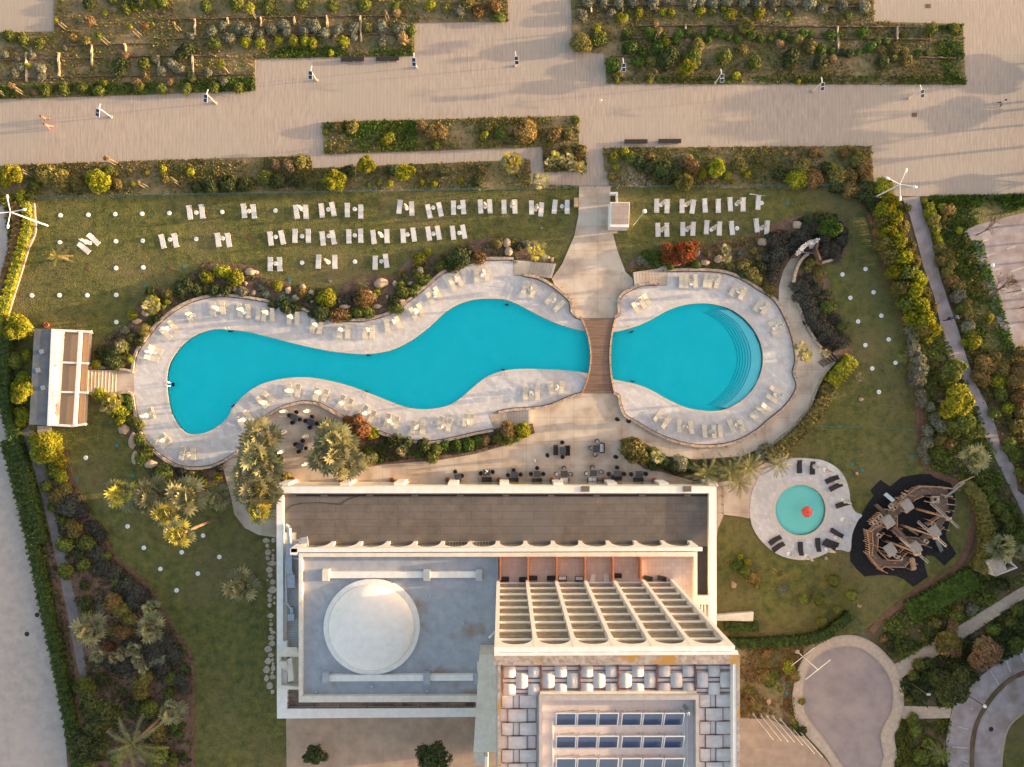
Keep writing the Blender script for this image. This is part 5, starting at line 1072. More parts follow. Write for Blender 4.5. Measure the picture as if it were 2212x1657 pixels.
B = {
0: 's 255 425 30 280 480 35 45 475 35 160 510 30 130 640 45 180 590 40 350 600 55 350 660 45 560 420 25 1340 520 40 1400 610 50 1540 600 50 1480 560 50 1650 310 35 1830 270 50 1920 230 45 2060 240 50 2140 270 60 1970 330 60 1800 630 40 1930 700 40 m 200 350 60 80 320 60 340 370 50 1240 560 60 1770 60 60 970 10 40 1390 10 60 2040 20 70 1860 370 60 1080 70 50 150 790 40 400 780 60 550 770 55 700 760 55 850 790 45 300 1600 60 930 1470 50 1200 760 50 1400 770 50 1600 770 50 1850 760 50 2050 760 50 d 1050 540 65 1040 620 60 1600 430 70 1560 460 60 1640 660 50 1830 1600 90 1980 1590 90 2120 1580 80 1700 1620 60 760 30 60 1200 20 60 b 1330 30 40 2110 360 55 1160 60 40 910 120 25 900 715 30 40 1560 65 850 1570 110 1410 1460 35 1640 1480 40 1150 1590 25 240 570 30 t 770 180 55 1080 480 40 1180 710 45 1470 700 40 300 800 30 w 1260 650 40 630 330 40 1250 230 40 o 400 1520 105 520 1540 105 650 1570 80 1110 1480 35 1260 1490 40 1000 1500 30 1000 1590 50 1420 1540 50 740 350 40',
10: 'm 100 55 60 380 30 65 655 50 60 930 50 65 1200 60 45 2100 150 50 1340 270 50 1550 1250 40 1700 1270 25 2110 1150 60 80 1540 70 1060 1570 35 970 1590 30 t 1210 110 40 1260 330 60 690 340 40 2190 1120 40 1470 1285 22 280 1430 60 170 1420 50 b 1500 50 55 40 370 50 200 350 40 330 350 50 420 350 45 490 370 45 750 350 55 650 460 30 600 1140 30 1130 1210 50 1960 1180 40 680 1550 100 1430 1570 25 1540 1590 30 1760 1565 30 1150 1580 35 o 1640 60 50 1830 30 60 970 240 50 700 1090 50 830 1090 60 1990 1100 50 1930 1460 30 380 1390 60 s 1750 90 60 140 250 55 240 220 50 275 270 50 410 260 55 510 230 60 590 280 50 710 250 50 850 240 50 1090 220 55 1250 240 60 1090 350 50 850 330 40 30 300 50 w 1920 90 60 2050 60 70 1440 1100 60 1520 1140 65 1590 1120 65 l 1940 1260 12 d 800 1480 70 1180 1470 60 350 1550 80 200 1560 80 1900 1560 50 1600 1500 40',
20: 's 660 20 50 790 20 50 930 30 50 1050 20 50 1220 20 60 1330 20 40 1540 20 60 1620 20 50 1740 20 50 1850 20 50 2000 20 50 2120 20 60 600 135 55 850 115 45 t 1250 85 25 2150 50 30 1235 215 30 0 1130 30 1520 1380 50 m 1010 100 25 1720 110 35 750 340 70 1560 500 90 1830 500 75 2090 540 65 1690 590 20 550 1040 40 1040 1370 60 b 1090 110 45 1300 110 35 1370 110 40 1620 100 45 1880 120 55 1980 130 25 2130 110 55 1820 70 30 940 160 45 735 260 40 1320 360 45 1930 650 40 910 700 25 1190 700 25 880 1360 45 970 1310 40 890 1445 30 1770 1450 85 1480 1570 90 1640 1500 50 2030 1500 40 1860 1510 40 1905 1570 25 o 600 360 90 2015 230 60 1210 520 50 1600 390 60 1980 420 50 1180 640 35 890 640 35 480 1170 60 480 1300 50 590 1290 50 850 1520 40 1950 1430 70 2120 1390 30 l 1000 305 50 1190 285 55 1270 300 55 1450 300 45 1520 290 40 1600 330 45 1410 350 40 1020 420 75 1130 455 50 1080 530 60 880 560 75 1270 370 55 1250 420 55 1730 270 60 1800 300 45 1870 330 40 1950 340 40 2060 310 50 2140 340 40 1690 340 40 310 1220 15 d 1350 480 100 1310 600 30 1100 1400 70 1200 1440 80 1300 1470 90 1400 1500 80 1340 1540 80 w 130 1140 105 370 1150 65 1180 1370 50 1550 1440 90',
30: 'l 20 340 35 130 310 45 185 340 30 300 290 50 375 300 40 540 300 60 620 310 40 825 290 60 450 430 60 555 440 40 780 450 35 820 445 25 940 360 40 1015 355 35 890 410 50 1300 460 40 1370 460 32 t 100 380 40 560 500 40 150 1330 25 220 1370 35 460 1340 25 o 270 340 50 360 400 60 1100 420 50 1180 440 40 980 440 40 1200 530 50 780 1400 80 300 1450 80 600 1530 90 700 1510 80 d 640 450 40 700 460 45 200 490 75 170 560 50 450 540 70 1000 530 60 500 1450 60 100 1500 60 850 1620 80 m 1165 310 30 1085 500 35 1420 540 20 690 130 35 1600 240 50 1420 250 60 b 170 120 25 260 710 25 780 1345 40 250 1540 90 560 1460 50 170 1540 40 990 1620 90 s 210 25 50 360 30 60 650 40 50 830 60 55 60 20 60 470 70 50 w 390 1310 45 650 1330 40 380 1540 90 820 1450 80 840 1540 60 700 1640 80',
1: 'b 1790 730 65 1920 690 70 2040 740 75 1890 820 25 1300 960 90 1150 1060 50 150 1170 115 220 1410 50 190 1620 70 60 60 60 180 40 60 o 1980 790 50 1790 840 40 1460 880 60 1130 1260 40 1030 1300 45 1090 1430 50 1170 1335 20 d 1300 860 55 1200 1280 50 1000 1390 80 870 1400 60 960 1460 90 1570 840 70 1620 810 70 1700 850 60 1850 850 60 1950 850 60 1550 790 40 1350 1090 40 1500 880 50 m 1060 1340 60 80 1240 60 120 1460 80 1440 950 35 1410 990 30 260 40 60 t 1060 1490 25 l 1300 1110 35 s 2080 860 50 1080 1190 40 w 240 1230 40',
11: 'a 40 820 35 90 880 40 220 900 45 270 930 40 310 940 35 180 940 30 o 110 790 30 1220 760 20 1170 1010 40 1365 690 30 1470 650 25 b 180 810 50 330 815 15 620 910 90 1050 860 35 1235 700 20 1400 580 60 1490 520 35 1610 540 18 1130 870 12 w 400 870 55 700 1060 70 760 1050 60 940 920 90 1920 570 70 d 450 910 40 540 860 40 560 1040 80 480 1050 40 1750 560 105 1680 640 60 1820 520 70 250 990 70 340 990 60 150 970 50 1200 930 60 k 780 930 60 t 1000 900 50 m 880 1040 60 960 1040 60 800 1060 50 1290 740 30 1400 730 50 1450 760 50 1250 810 50 1270 870 60 1350 870 50 1380 820 50 1480 740 40 1220 1000 60 1590 620 65 2110 540 20',
21: 'b 10 430 25 s 130 450 40 1110 590 45 1150 615 30 l 1160 540 55 1230 550 60 1250 600 45 1190 580 40 1530 610 30 1740 640 25 r 1360 510 75 1500 520 90 1440 560 70 1340 580 60 1560 480 60 m 1450 650 20 o 1680 530 35 2080 500 40 2130 570 40 2000 620 60 2060 700 70 2120 740 60 1880 640 40 a 1960 530 30 d 1990 700 50 2150 650 60 60 470 40 k 2190 560 60',
31: 'l 530 280 85 490 320 60 560 350 60 435 910 22 k 60 420 100 130 380 60 100 520 100 180 490 70 60 620 80 40 720 60 300 390 70 400 300 80 500 490 70 570 500 80 640 420 60 650 330 50 590 560 50 330 320 60 480 400 60 260 800 70 320 850 80 280 900 70 340 960 80 380 1050 90 345 1120 40 430 1140 90 500 1200 90 560 1260 80 640 1290 70 480 1250 60 400 860 60 240 430 60 d 220 360 25 360 250 60 430 230 60 520 220 50 o 10 840 55 30 880 40 370 600 55 440 690 55 340 660 40 990 260 80 1150 320 80 1010 430 80 1200 480 80 1060 540 80 1240 620 80 1150 820 80 1350 870 70 1400 1000 70 1330 1190 80 1230 1500 50 1420 240 60 1440 300 50 1480 480 50 1540 540 60 1500 600 60 1570 620 60 1540 700 60 1650 820 60 1700 960 60 1720 1040 60 1950 1450 90 2020 1520 80 2180 1380 60 w 430 590 45 420 750 40 1450 380 40 1560 160 60 1590 760 70 1870 1480 100 1850 1600 90 2170 1550 90 2150 1620 80 m 515 985 75 630 1160 50 690 1280 38 410 850 28 520 870 28 440 800 25 700 1130 12 1200 700 90 1200 960 80 1200 140 40 1500 1590 70 1550 1620 80 1590 1540 90 1660 1000 50 1740 1220 50 b 1050 80 80 1010 170 90 1090 230 90 1040 340 90 1120 430 90 1160 580 90 1100 680 80 1280 760 80 1260 860 90 1310 980 90 1240 1080 70 1340 1100 90 1400 1190 80 1360 1250 60 1390 180 55 1650 330 35 1770 1300 70 1910 1080 40 1700 1300 40 1980 1620 70 1350 80 30 1500 130 40 s 1250 1150 50 1250 1250 60 1260 1350 70 1290 1450 80 1310 1550 80 1210 1190 40 1280 1620 80 1640 900 70 1720 1150 60',
2: 'b 190 60 100 190 260 70 170 330 60 410 560 135 330 500 80 500 650 80 520 800 60 240 820 40 220 680 35 1870 800 40 930 130 60 980 200 70 1050 230 60 860 90 60 1040 310 60 m 150 480 60 460 740 70 390 880 60 450 1060 50 540 1170 40 560 1390 75 740 1380 75 920 1480 45 730 1560 60 570 1610 70 1400 780 95 1720 830 60 1200 480 60 1180 350 60 1260 600 50 1130 300 50 1220 640 60 1280 560 50 d 440 790 40 680 1470 50 1330 760 50 o 560 900 60 500 960 80 640 1250 85 1650 790 50 k 600 1060 110 700 1100 80 870 1300 60 850 1450 70 900 1580 80 1000 1620 70 820 1230 60 1890 720 40 1560 760 50 l 1100 130 50 1110 200 50',
12: 'u 860 360 115 930 420 60 800 320 60 b 1000 420 60 260 800 40 2130 500 30 l 960 580 50 1080 660 30 1075 520 22 1115 485 18 1060 565 20 1120 570 18 1325 600 30 1400 600 45 1625 530 55 1740 530 60 1840 520 60 1910 490 45 m 1000 640 60 2090 460 50 1520 620 60 1550 560 60 180 640 60 2180 470 60 w 1980 490 45 2170 400 80 d 1440 530 70 1300 520 70 1200 500 70 o 230 815 60',
22: 'b 100 400 80 1000 510 60 2030 1530 35 1970 1480 30 m 40 450 60 1130 620 70 1230 590 60 2100 640 40 2000 1620 60 o 1050 560 110 d 1220 700 50 1330 680 70 1400 710 80 1480 740 50 1550 700 60 s 1450 680 80 2150 620 60 2190 560 60 l 1940 1560 60',
32: 'b 1640 80 90 1700 230 80 2070 200 60 m 1560 240 80 1680 340 90 1600 380 80 1750 420 70 1830 400 60 1950 240 60 2000 90 60 2080 530 80 2150 620 60 1850 820 70 1880 900 70 1930 980 70 1990 1060 80 2050 1150 70 2100 1230 70 2160 1300 60 2180 760 60 s 1500 350 70 1440 290 60 1400 200 50 1330 160 50 1310 80 50 1380 400 60 1370 500 60 1330 580 50 1360 640 50 w 1560 500 60 2160 120 80 o 1480 470 60 2180 250 60 2140 360 60',
33: 'd 1200 610 60 1050 600 50 1070 680 40 1040 530 40 1500 430 60 1400 500 70 1500 900 100 1680 820 100 1380 760 60 1280 1000 50 290 1350 50 1900 100 60 2020 80 60 m 1630 370 70 1550 1060 80 1300 780 60 1250 860 50 1210 1080 40 2140 600 80 2100 400 60 1850 110 50 1400 1450 70 1450 1560 80 1330 1560 70 1280 1330 60 1260 1250 60 40 870 50 20 930 60 230 1290 50 2150 300 60 1950 480 60 t 1540 600 90 1620 650 60 1880 640 120 1850 760 90 1950 660 80 1580 440 70 o 1450 430 60 290 1090 35 200 920 30 1650 300 60 b 180 800 55 s 1750 300 60 130 120 45 w 1000 560 40 0 680 60',
23: 'o 2060 1000 50 2120 90 40 w 2080 30 60 2170 880 60',
3: 'd 735 90 50 740 240 70 1190 260 45 880 900 60 1170 1120 70 1150 1190 50 1580 1570 40 m 1000 60 45 750 330 60 1480 890 60 1460 1010 55 740 960 90 1290 1150 80 1370 1560 90 1480 1600 60 1000 1570 70 750 1620 60 s 870 280 50 1360 730 75 1600 1180 35 w 980 240 90 1060 500 80 o 1030 300 80 1110 390 70 980 480 50 1220 920 95 1210 1020 80 1350 1350 90 u 940 620 60 k 1100 80 90 1180 150 90 1250 170 60 1150 230 80 1330 620 110 1450 580 90 1500 680 80 1400 800 90 1260 640 80 1100 580 70 1080 780 90 1560 900 80 1580 980 60 940 770 60 l 1590 670 25 1560 610 18 1610 820 25 1585 780 20 1500 1320 38 1570 1300 35 1545 1370 38 1065 1000 28 a 1110 840 25'}
for cr, s in B.items():
    k = None; buf = []
    for tok in s.split():
        if tok.isalpha(): k = tok
        else:
            buf.append(int(tok))
            if len(buf) == 3: bush(cr, *buf, k); buf = []
for cr, x, y, r, k in ((1,1250,1195,58,'o'),(1,1130,1440,32,'b'),(1,850,1490,45,'b'),(11,2080,450,50,'o'),(21,1365,645,36,'l'),(21,1585,625,40,'l'),(33,555,40,62,'m'),(33,300,203,45,'m'),(33,440,208,60,'m'),(33,718,173,60,'m'),(33,592,293,42,'m'),(33,455,392,50,'m'),(13,590,1555,42,'d')):
    bush(cr, x, y, r, k, True)
# dense hedges
def hedge(D, wd, h, m, label, dens=70, sm=True, leaf=.16, z=.08):
    pts = [G(x, y, z) for x, y in (smooth(D, 4, False) if sm else D)]; seg = [(a, b, (b-a).length) for a, b in zip(pts, pts[1:])]; Lt = sum(s[2] for s in seg); n = int(Lt*(wd+2*h)*dens)
    g = np.random.default_rng(int(abs(pts[0].x*100)) % 9999)
    idx = g.choice(len(seg), n, p=np.array([s[2] for s in seg])/Lt); t = g.random(n); A = np.array([s[0] for s in seg])[idx]; Bv = np.array([s[1] for s in seg])[idx]
    T_ = Bv-A; T_ /= np.linalg.norm(T_, axis=1)[:, None]; Nn = np.stack([-T_[:, 1], T_[:, 0], np.zeros(n)], 1)
    u = g.uniform(-1, 1, n); side = g.random(n) < (2*h/(wd+2*h)); u = np.where(side, np.sign(u)*g.uniform(.85, 1, n), u)
    zz_ = np.where(side, g.uniform(.0, 1, n), g.uniform(.8, 1.06, n))*h*(1-.15*np.abs(u)**3)
    lump = .12*np.sin(t*9+idx*1.7)+g.normal(size=n)*.05
    c = A+(Bv-A)*t[:, None]+Nn*(u*wd/2*(1+lump))[:, None]; c[:, 2] += zz_*(1+lump)
    nrm = np.where(side[:, None], Nn*np.sign(u)[:, None], np.array([0, 0, 1.]))+g.normal(size=(n, 3))*.55; nrm /= np.linalg.norm(nrm, axis=1)[:, None]
    a1 = np.cross(nrm, g.normal(size=(n, 3))); a1 /= np.linalg.norm(a1, axis=1)[:, None]; a2 = np.cross(nrm, a1); s_ = leaf*g.uniform(.6, 1.3, n)[:, None]
    q = np.stack([c-a1*s_, c-a2*s_*.55, c+a1*s_, c+a2*s_*.55], 1).reshape(-1, 3)
    me = fol_mesh('hedge', [(q, np.arange(n*4).reshape(-1, 4))], M[m]); o = bpy.data.objects.new('hedge', me); col.objects.link(o)
    core = MB().ribbon([p.xy for p in pts], wd*.86, z, z+h*.82).obj('hedge_core', M[m], o)
    return tag(o, label, 'hedge', 'clipped hedges')
hedge([(1834,776),(1812,800),(1787,830)], 1.9, 1.5, 'f_bright', 'bright green top end of the curved hedge')
hedge([(1786,832),(1764,880),(1726,928),(1684,966),(1652,984)], 1.7, 1.2, 'f_olive', 'curved grey-green hedge outside the ring path')
hedge([(1562,1386),(1658,1383),(1733,1378),(1772,1367),(1808,1344),(1832,1323)], 1.3, 1.3, 'f_hedge', 'long dark green hedge above the turning circle')
hedge([(1562,1350),(1634,1350)], 1.2, 1.1, 'f_hedge', 'short straight hedge beside the hotel ramp', sm=False)
hedge([(2078,1045),(2103,1075),(2118,1120),(2122,1165),(2116,1200),(2104,1232)], 1.7, 1.5, 'f_olive', 'curved hedge right of the ship playground')
hedge([(2100,1245),(2060,1265),(2010,1295),(1960,1322)], 3.4, .9, 'f_lime', 'broad green hedge band below the ship playground', 60)
hedge([(2172,1165),(2160,1150),(2145,1175)], 1.2, 1, 'f_dark', 'small dark hedge beside the stone hut')
hedge([(22,950),(40,1010),(55,1070),(70,1130),(84,1190),(98,1260),(112,1330),(128,1400),(142,1470),(158,1550),(176,1640),(190,1700)], 1.5, 1.4, 'f_hedge', 'long green hedge along the left road', 60)
hedge([(36,700),(22,760),(20,830),(26,890),(40,940),(56,990),(72,1050),(86,1110),(98,1170)], 1.4, 1.6, 'f_hedge', 'inner hedge row behind the pool bar', 60)
hedge([(62,440),(66,490),(52,540),(34,600),(12,680),(2,740)], 1.1, 1.1, 'f_bright', 'sunlit hedge on the west fence line', 60)
hedge([(38,440),(42,500),(28,560),(12,620)], 1.3, .8, 'f_brown', 'brown scrub hedge beside the left road', 60)
hedge([(1790,404),(1830,412),(1865,430),(1890,460)], 1.5, 1.2, 'f_dark', 'dark hedge curving round the east lawn corner')
hedge([(2002,440),(2010,480),(2025,530)], .9, .8, 'f_bright', 'narrow sunlit hedge right of the east path top')
# ---- palms
def frond_quads(g, base, d, L, kind, droop):
    """quads of one frond; fan = palmate blade, date = feather"""
    q = []; up = Vector((0, 0, 1)); d = d.normalized(); side = d.cross(up); side = side.normalized() if side.length > .05 else Vector((1, 0, 0)); nrm = side.cross(d)
    if kind == 'fan':
        hub = base+d*L*.48; n = 9
        q.append([base-side*.02, base+side*.02, hub+side*.015, hub-side*.015])
        for i in range(n):
            a = math.radians(-95+190*i/(n-1))+g.uniform(-.05, .05); e = (d*math.cos(a)+side*math.sin(a)); l = L*.58*(1-.25*abs(a)/1.7)*g.uniform(.85, 1.1)
            w_ = side*math.cos(a)-d*math.sin(a); mid = hub+e*l*.55+nrm*.03; tip = hub+e*l+up*(-droop*l*.55)
            q.append([hub, mid-w_*.13*L/1.9, tip, mid+w_*.13*L/1.9])
    else:
        n = 15; pts = []
        for i in range(n+1):
            t = i/n; pts.append(base+d*L*t+up*(-droop*L*t*t))
        for i in range(n):
            a, b_ = pts[i], pts[i+1]; q.append([a-side*.03, a+side*.03, b_+side*.02, b_-side*.02])
            if i > 1:
                l = L*.15*math.sin(math.pi*(.12+.85*i/n))**.7+.05
                for s in (-1, 1):
                    e = (side*s*.8+(b_-a).normalized()*.75+up*(-.15+g.uniform(-.12, .12))).normalized(); w_ = (b_-a)*.42
                    q.append([a-w_*.3, a+e*l-w_*.1, a+e*l*1.02+w_*.1, a+w_])
    return q
PM = {}
def palm_mesh(kind, var, n, L, m):
    k = (kind, var, n, L)
    if k not in PM:
        g = random.Random(var*7+n); qs = []; mi = []
        for i in range(n):
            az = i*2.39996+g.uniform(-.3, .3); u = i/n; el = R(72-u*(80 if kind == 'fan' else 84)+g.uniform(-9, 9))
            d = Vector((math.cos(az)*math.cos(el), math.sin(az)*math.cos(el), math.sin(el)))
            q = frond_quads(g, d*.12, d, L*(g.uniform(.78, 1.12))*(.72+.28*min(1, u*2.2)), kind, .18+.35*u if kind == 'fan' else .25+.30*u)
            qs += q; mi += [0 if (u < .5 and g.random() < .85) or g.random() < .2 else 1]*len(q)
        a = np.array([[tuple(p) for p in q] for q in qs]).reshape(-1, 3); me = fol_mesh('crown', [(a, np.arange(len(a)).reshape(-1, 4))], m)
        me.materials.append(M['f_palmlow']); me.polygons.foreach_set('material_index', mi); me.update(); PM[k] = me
    return PM[k]
npalm = [0]
def palm(cr, x, y, r, h, kind='fan', m='f_palm', label=None, base=None):
    X, Y = T(cr, x, y); p = G(X, Y, h); rw = r*.2505*.066*(H-h)/H; v = npalm[0] % 3; npalm[0] += 1; small = rw < 1.3
    L = 2.1 if kind == 'fan' else 2.6; L = L*(.5 if small else 1); n = (13 if small else 20) if kind == 'fan' else (20 if small else 26)
    t = empty('fan_palm' if kind == 'fan' else 'date_palm', (p.x, p.y, .1), random.uniform(0, 6.28)); t['category'] = 'palm'; t['group'] = 'fan palms' if kind == 'fan' else 'date palms'
    bx_ = (0, 0, 0)
    b = MB(); ns = 5; b0 = Vector(bx_)
    for i in range(ns): b.tube((0, 0, h*i/ns), (0, 0, h*(i+1)/ns), (.21 if not small else .1)*(1.15 if i == 0 else 1), (.17 if not small else .08), 9)
    b.obj('trunk', M['palmbark'], t)
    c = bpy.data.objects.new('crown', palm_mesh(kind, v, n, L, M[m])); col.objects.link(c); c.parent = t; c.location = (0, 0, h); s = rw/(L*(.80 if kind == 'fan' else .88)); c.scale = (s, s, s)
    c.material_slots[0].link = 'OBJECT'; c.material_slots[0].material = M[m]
    if label: t['label'] = label
    else: later(t, ('fan palm' if kind == 'fan' else 'feather leaved date palm') if not small else 'small young fan palm' if kind == 'fan' else 'small feathery palm', near(X, Y), X)
    return t
for a in ((2,1070,930,130,5,'fan','f_palmyellow'),(2,1330,970,150,5),(2,1620,960,150,5.5),(2,1450,1110,110,7,'fan','f_palmyellow'),(2,1890,980,100,3.5),
          (12,60,450,150,5),(12,20,620,150,5.5),(12,90,730,130,5),(12,-60,760,140,5),(12,20,900,140,6),(12,100,960,120,5.5,'fan','f_palmyellow'),(12,40,1080,110,5,'fan','f_palmyellow'),(12,-60,920,110,4.5),
          (12,690,470,150,5),(12,600,610,140,5),(12,780,560,130,4.5),(12,790,690,130,5),(12,650,420,110,4.5),(12,720,600,130,6),
          (3,790,470,125,4),(3,1320,450,110,3.5),(3,1310,290,75,2.5),(3,1160,640,60,2),(3,1060,670,50,1.8),(3,990,710,50,1.8),(3,1200,740,52,2),(3,1235,800,40,1.5),(3,1480,1170,100,3.5),(3,850,690,60,2),(3,2090,90,135,5),
          (32,1760,640,115,4),(32,2010,1400,110,3),(32,2130,1430,70,2),(21,215,510,80,2.5,'fan','f_palmyellow'),(21,1840,500,45,1.6),(21,1850,570,40,1.5),(31,290,1340,55,1.8),(31,310,1410,55,2,'fan','f_palmyellow'),(31,495,1390,38,1.6),(31,790,1600,42,1.6),
          (12,1260,570,45,1.2),(20,0,1400,85,3,'fan','f_palmyellow'),(20,245,1570,72,2.2),(20,330,1400,45,1),(20,380,1360,45,1,'fan','f_palmyellow'),(20,430,1385,40,1),(20,500,1360,35,1),(20,510,1440,48,1.1),(20,575,1440,48,1.1,'fan','f_palmyellow'),(20,610,1465,40,1),
          (22,1260,620,55,1.5),(12,960,660,60,1.2),(2,940,190,60,1.5,'fan','f_palmyellow'),(2,1010,140,60,1.5,'fan','f_palmyellow'),(1,1050,1330,45,1.2),(1,1310,970,60,1.5)): palm(*a)
palm(2, 1560, 1290, 110, 12, 'fan', 'f_palmyellow', 'very tall slender fan palm leaning outward in southwest lawn')
for a in ((22,1680,765,155,5),(22,1880,760,155,5),(22,2030,720,145,5.5),(22,1960,850,125,4),(32,85,690,130,4.5)): palm(*a[:5], 'date', 'f_date')
palm(11, 918, 790, 48, 1.2, 'date', 'f_mid'); palm(33, 1500, 1540, 100, 2.5, 'date', 'f_mid')
palm(1, 500, 555, 100, 2.2, 'date', 'f_palmyellow', 'lone young date palm on the northwest lawn')
palm(3, 1150, 1450, 225, 8.9, 'date', 'f_date', 'largest long-fronded date palm in the bottom left corner')
# ---- trees
def tree(D, r, h, m, label, sparse=1.0, name='tree', seed=1, group='trees in the garden', lobes=6):
    X, Y = D; p = G(X, Y, h*.8); t = empty(name, (p.x, p.y, .08), 0, label, 'tree', group)
    b = MB(); b.tube((0, 0, 0), (.1, .05, h*.55), r*.07+.05, r*.045+.03, 8)
    g = random.Random(seed)
    for i in range(7):
        a = i*.9+g.random(); e = Vector((.1, .05, h*(.35+.05*(i % 4)))); q = Vector((math.cos(a)*r*.6, math.sin(a)*r*.6, h*.72)); b.tube(e, q, r*.03+.02, .02, 6)
    b.obj('trunk', M['bark'], t); parts = []
    for i in range(lobes):
        a = i*2.4+g.random(); rr = r*.52*math.sqrt((i+.3)/lobes)*1.1; lr = r*g.uniform(.42, .6)
        q, f = leafmesh('', int(900*sparse*max(.6, lr)), lr, lr*.8, .21, seed*13+i, .5, 0, .6, 4); q = q+np.array([math.cos(a)*rr, math.sin(a)*rr, h*g.uniform(.68, .92)]); parts.append((q, f))
    c = bpy.data.objects.new('crown', fol_mesh('crown', parts, M[m])); col.objects.link(c); c.parent = t
    return t
tree(T(32, 1620, 150), 2.7, 5.5, 'f_bright', 'big round sunlit tree beside the east path', seed=3)
tree(T(32, 1660, 330), 1.9, 3.5, 'f_mid', 'shaded tree just below the big round east tree', seed=4)
tree(T(31, 1590, 1520), 2.0, 4.5, 'f_mid', 'dark spiky-topped tree above the big round tree', seed=5)
tree(T(33, 1600, 960), 3.0, 5.5, 'f_dark', 'large dark tree between turning circle and car park', seed=6)
tree(T(33, 1880, 700), 2.6, 4, 'f_tan', 'feathery tan tamarisk over the curved parking', .7, seed=7)
tree(T(33, 1540, 560), 2.1, 3.6, 'f_olive', 'feathery tamarisk leaning over the diagonal path', .7, seed=8)
tree(T(3, 860, 1200), 3.2, 6.5, 'f_dark', 'large dark tree beside the left road, upper one', seed=9, lobes=8)
tree(T(3, 800, 1440), 3.0, 6, 'f_dark', 'large dark tree beside the left road, lower one', seed=10, lobes=8)
tree(T(2, 410, 560), 2.3, 4.5, 'f_bright', 'big yellow-green tree south of the pool bar', seed=11)
tree(T(2, 190, 80), 1.8, 4, 'f_bright', 'yellow-green tree against the bar roof edge', seed=12)
tree(T(1, 150, 1170), 2.0, 4, 'f_bright', 'yellow-green tree northwest of the pool bar', seed=13)
for (cr, x, y, r, m_, lb) in ((10,680,1550,1.65,'f_bright','round dense yellow-green tree above west lawn'),(10,955,1420,1.45,'f_bright','round tree overhanging the plaza side path, left one'),(10,1285,1490,1.45,'f_bright','round tree below the plaza side path, right one'),(0,850,1560,1.7,'f_bright','round sunlit tree second from the left fence'),(0,100,1500,1.6,'f_bright','sunlit tree at the far left plaza edge'),
    (20,1770,1450,1.35,'f_bright','round tree in bed above east lawn, right one'),(20,1480,1580,1.35,'f_olive','round tree in bed above east lawn, left one'),(20,1500,590,1.25,'f_bright','pale round tree in the lower dune bed'),(20,2015,225,1.0,'f_olive','round tree near middle of the dune fences'),(31,530,310,1.8,'f_lime','vivid green split tree over the grotto'),(21,1440,530,1.9,'f_red','red bougainvillea mound right of the path steps'),(12,870,370,2.0,'f_russet','russet red tree beside the cafe palms')):
    tree(T(cr, x, y), r, 2.6, m_, lb, 1.1, seed=int(x), group='small round trees')
for cr, x, y, lb in ((13, 500, 1560, 'small windswept pine on the forecourt, left one'), (13, 1530, 1560, 'dark irregular pine on the forecourt, right one')):
    tree(T(cr, x, y), 1.6 if x < 600 else 2.5, 4, 'f_dark', lb, .42, 'pine_tree', int(x), 'pines on the forecourt', 7)
# staked saplings
def sapling(cr, x, y, h, m, r=.38):
    X, Y = T(cr, x, y); p = G(X, Y, .12); t = empty('young_tree', p, random.random()*6, None, 'young tree', 'staked young trees')
    MB().tube((0, 0, 0), (0, 0, h*.9), .03).obj('trunk', M['bark'], t)
    for s in (-1, 1): MB().tube((s*.22, 0, 0), (s*.2, 0, h*.72), .035).obj('stake', M['stakewood'], t)
    q, f = leafmesh('', int(260*r/.38), r, r*1.1, .11, int(x), .3, h, .6, 3); c = bpy.data.objects.new('crown', fol_mesh('crown', [(q, f)], M[m])); col.objects.link(c); c.parent = t
    later(t, 'thin staked young tree', near(X, Y), X)
for a in ((0,580,255,2.6,'f_bright'),(0,1215,320,3,'f_bright'),(0,945,388,2.8,'f_mid',.6),(10,5,160,2.8,'f_bright',.8),(0,1970,625,2.6,'f_bright',.7),(0,1560,275,2.2,'f_tan',.25),(0,215,815,2.8,'f_tan',.5),(0,45,820,2.6,'f_tan',.3),(0,1010,1420,2.8,'f_tan',.5),(0,290,1520,3.4,'f_bright',.5),(0,1550,1590,2.6,'f_olive',.4),(0,1270,1620,2.5,'f_tan',.3),(10,1190,1220,2.4,'f_bright',.5),(10,1630,1210,2.2,'f_tan',.25),(10,1985,1200,2.2,'f_bright',.4),(20,1200,690,2.6,'f_olive',.5),(20,905,710,2.6,'f_olive',.5),(20,1236,350,3,'f_tan',.5),(20,950,240,2.6,'f_bright',.6),(10,1140,180,2.4,'f_tan',.3),(20,720,310,2.4,'f_bright',.6),(33,50,920,2.4,'f_mid',.6),(33,170,820,2.6,'f_olive',.9),(23,2060,1060,2.6,'f_olive',.8),(33,150,1180,2.4,'f_olive',.6),(32,40,1600,2.6,'f_olive',.9)): sapling(*a)
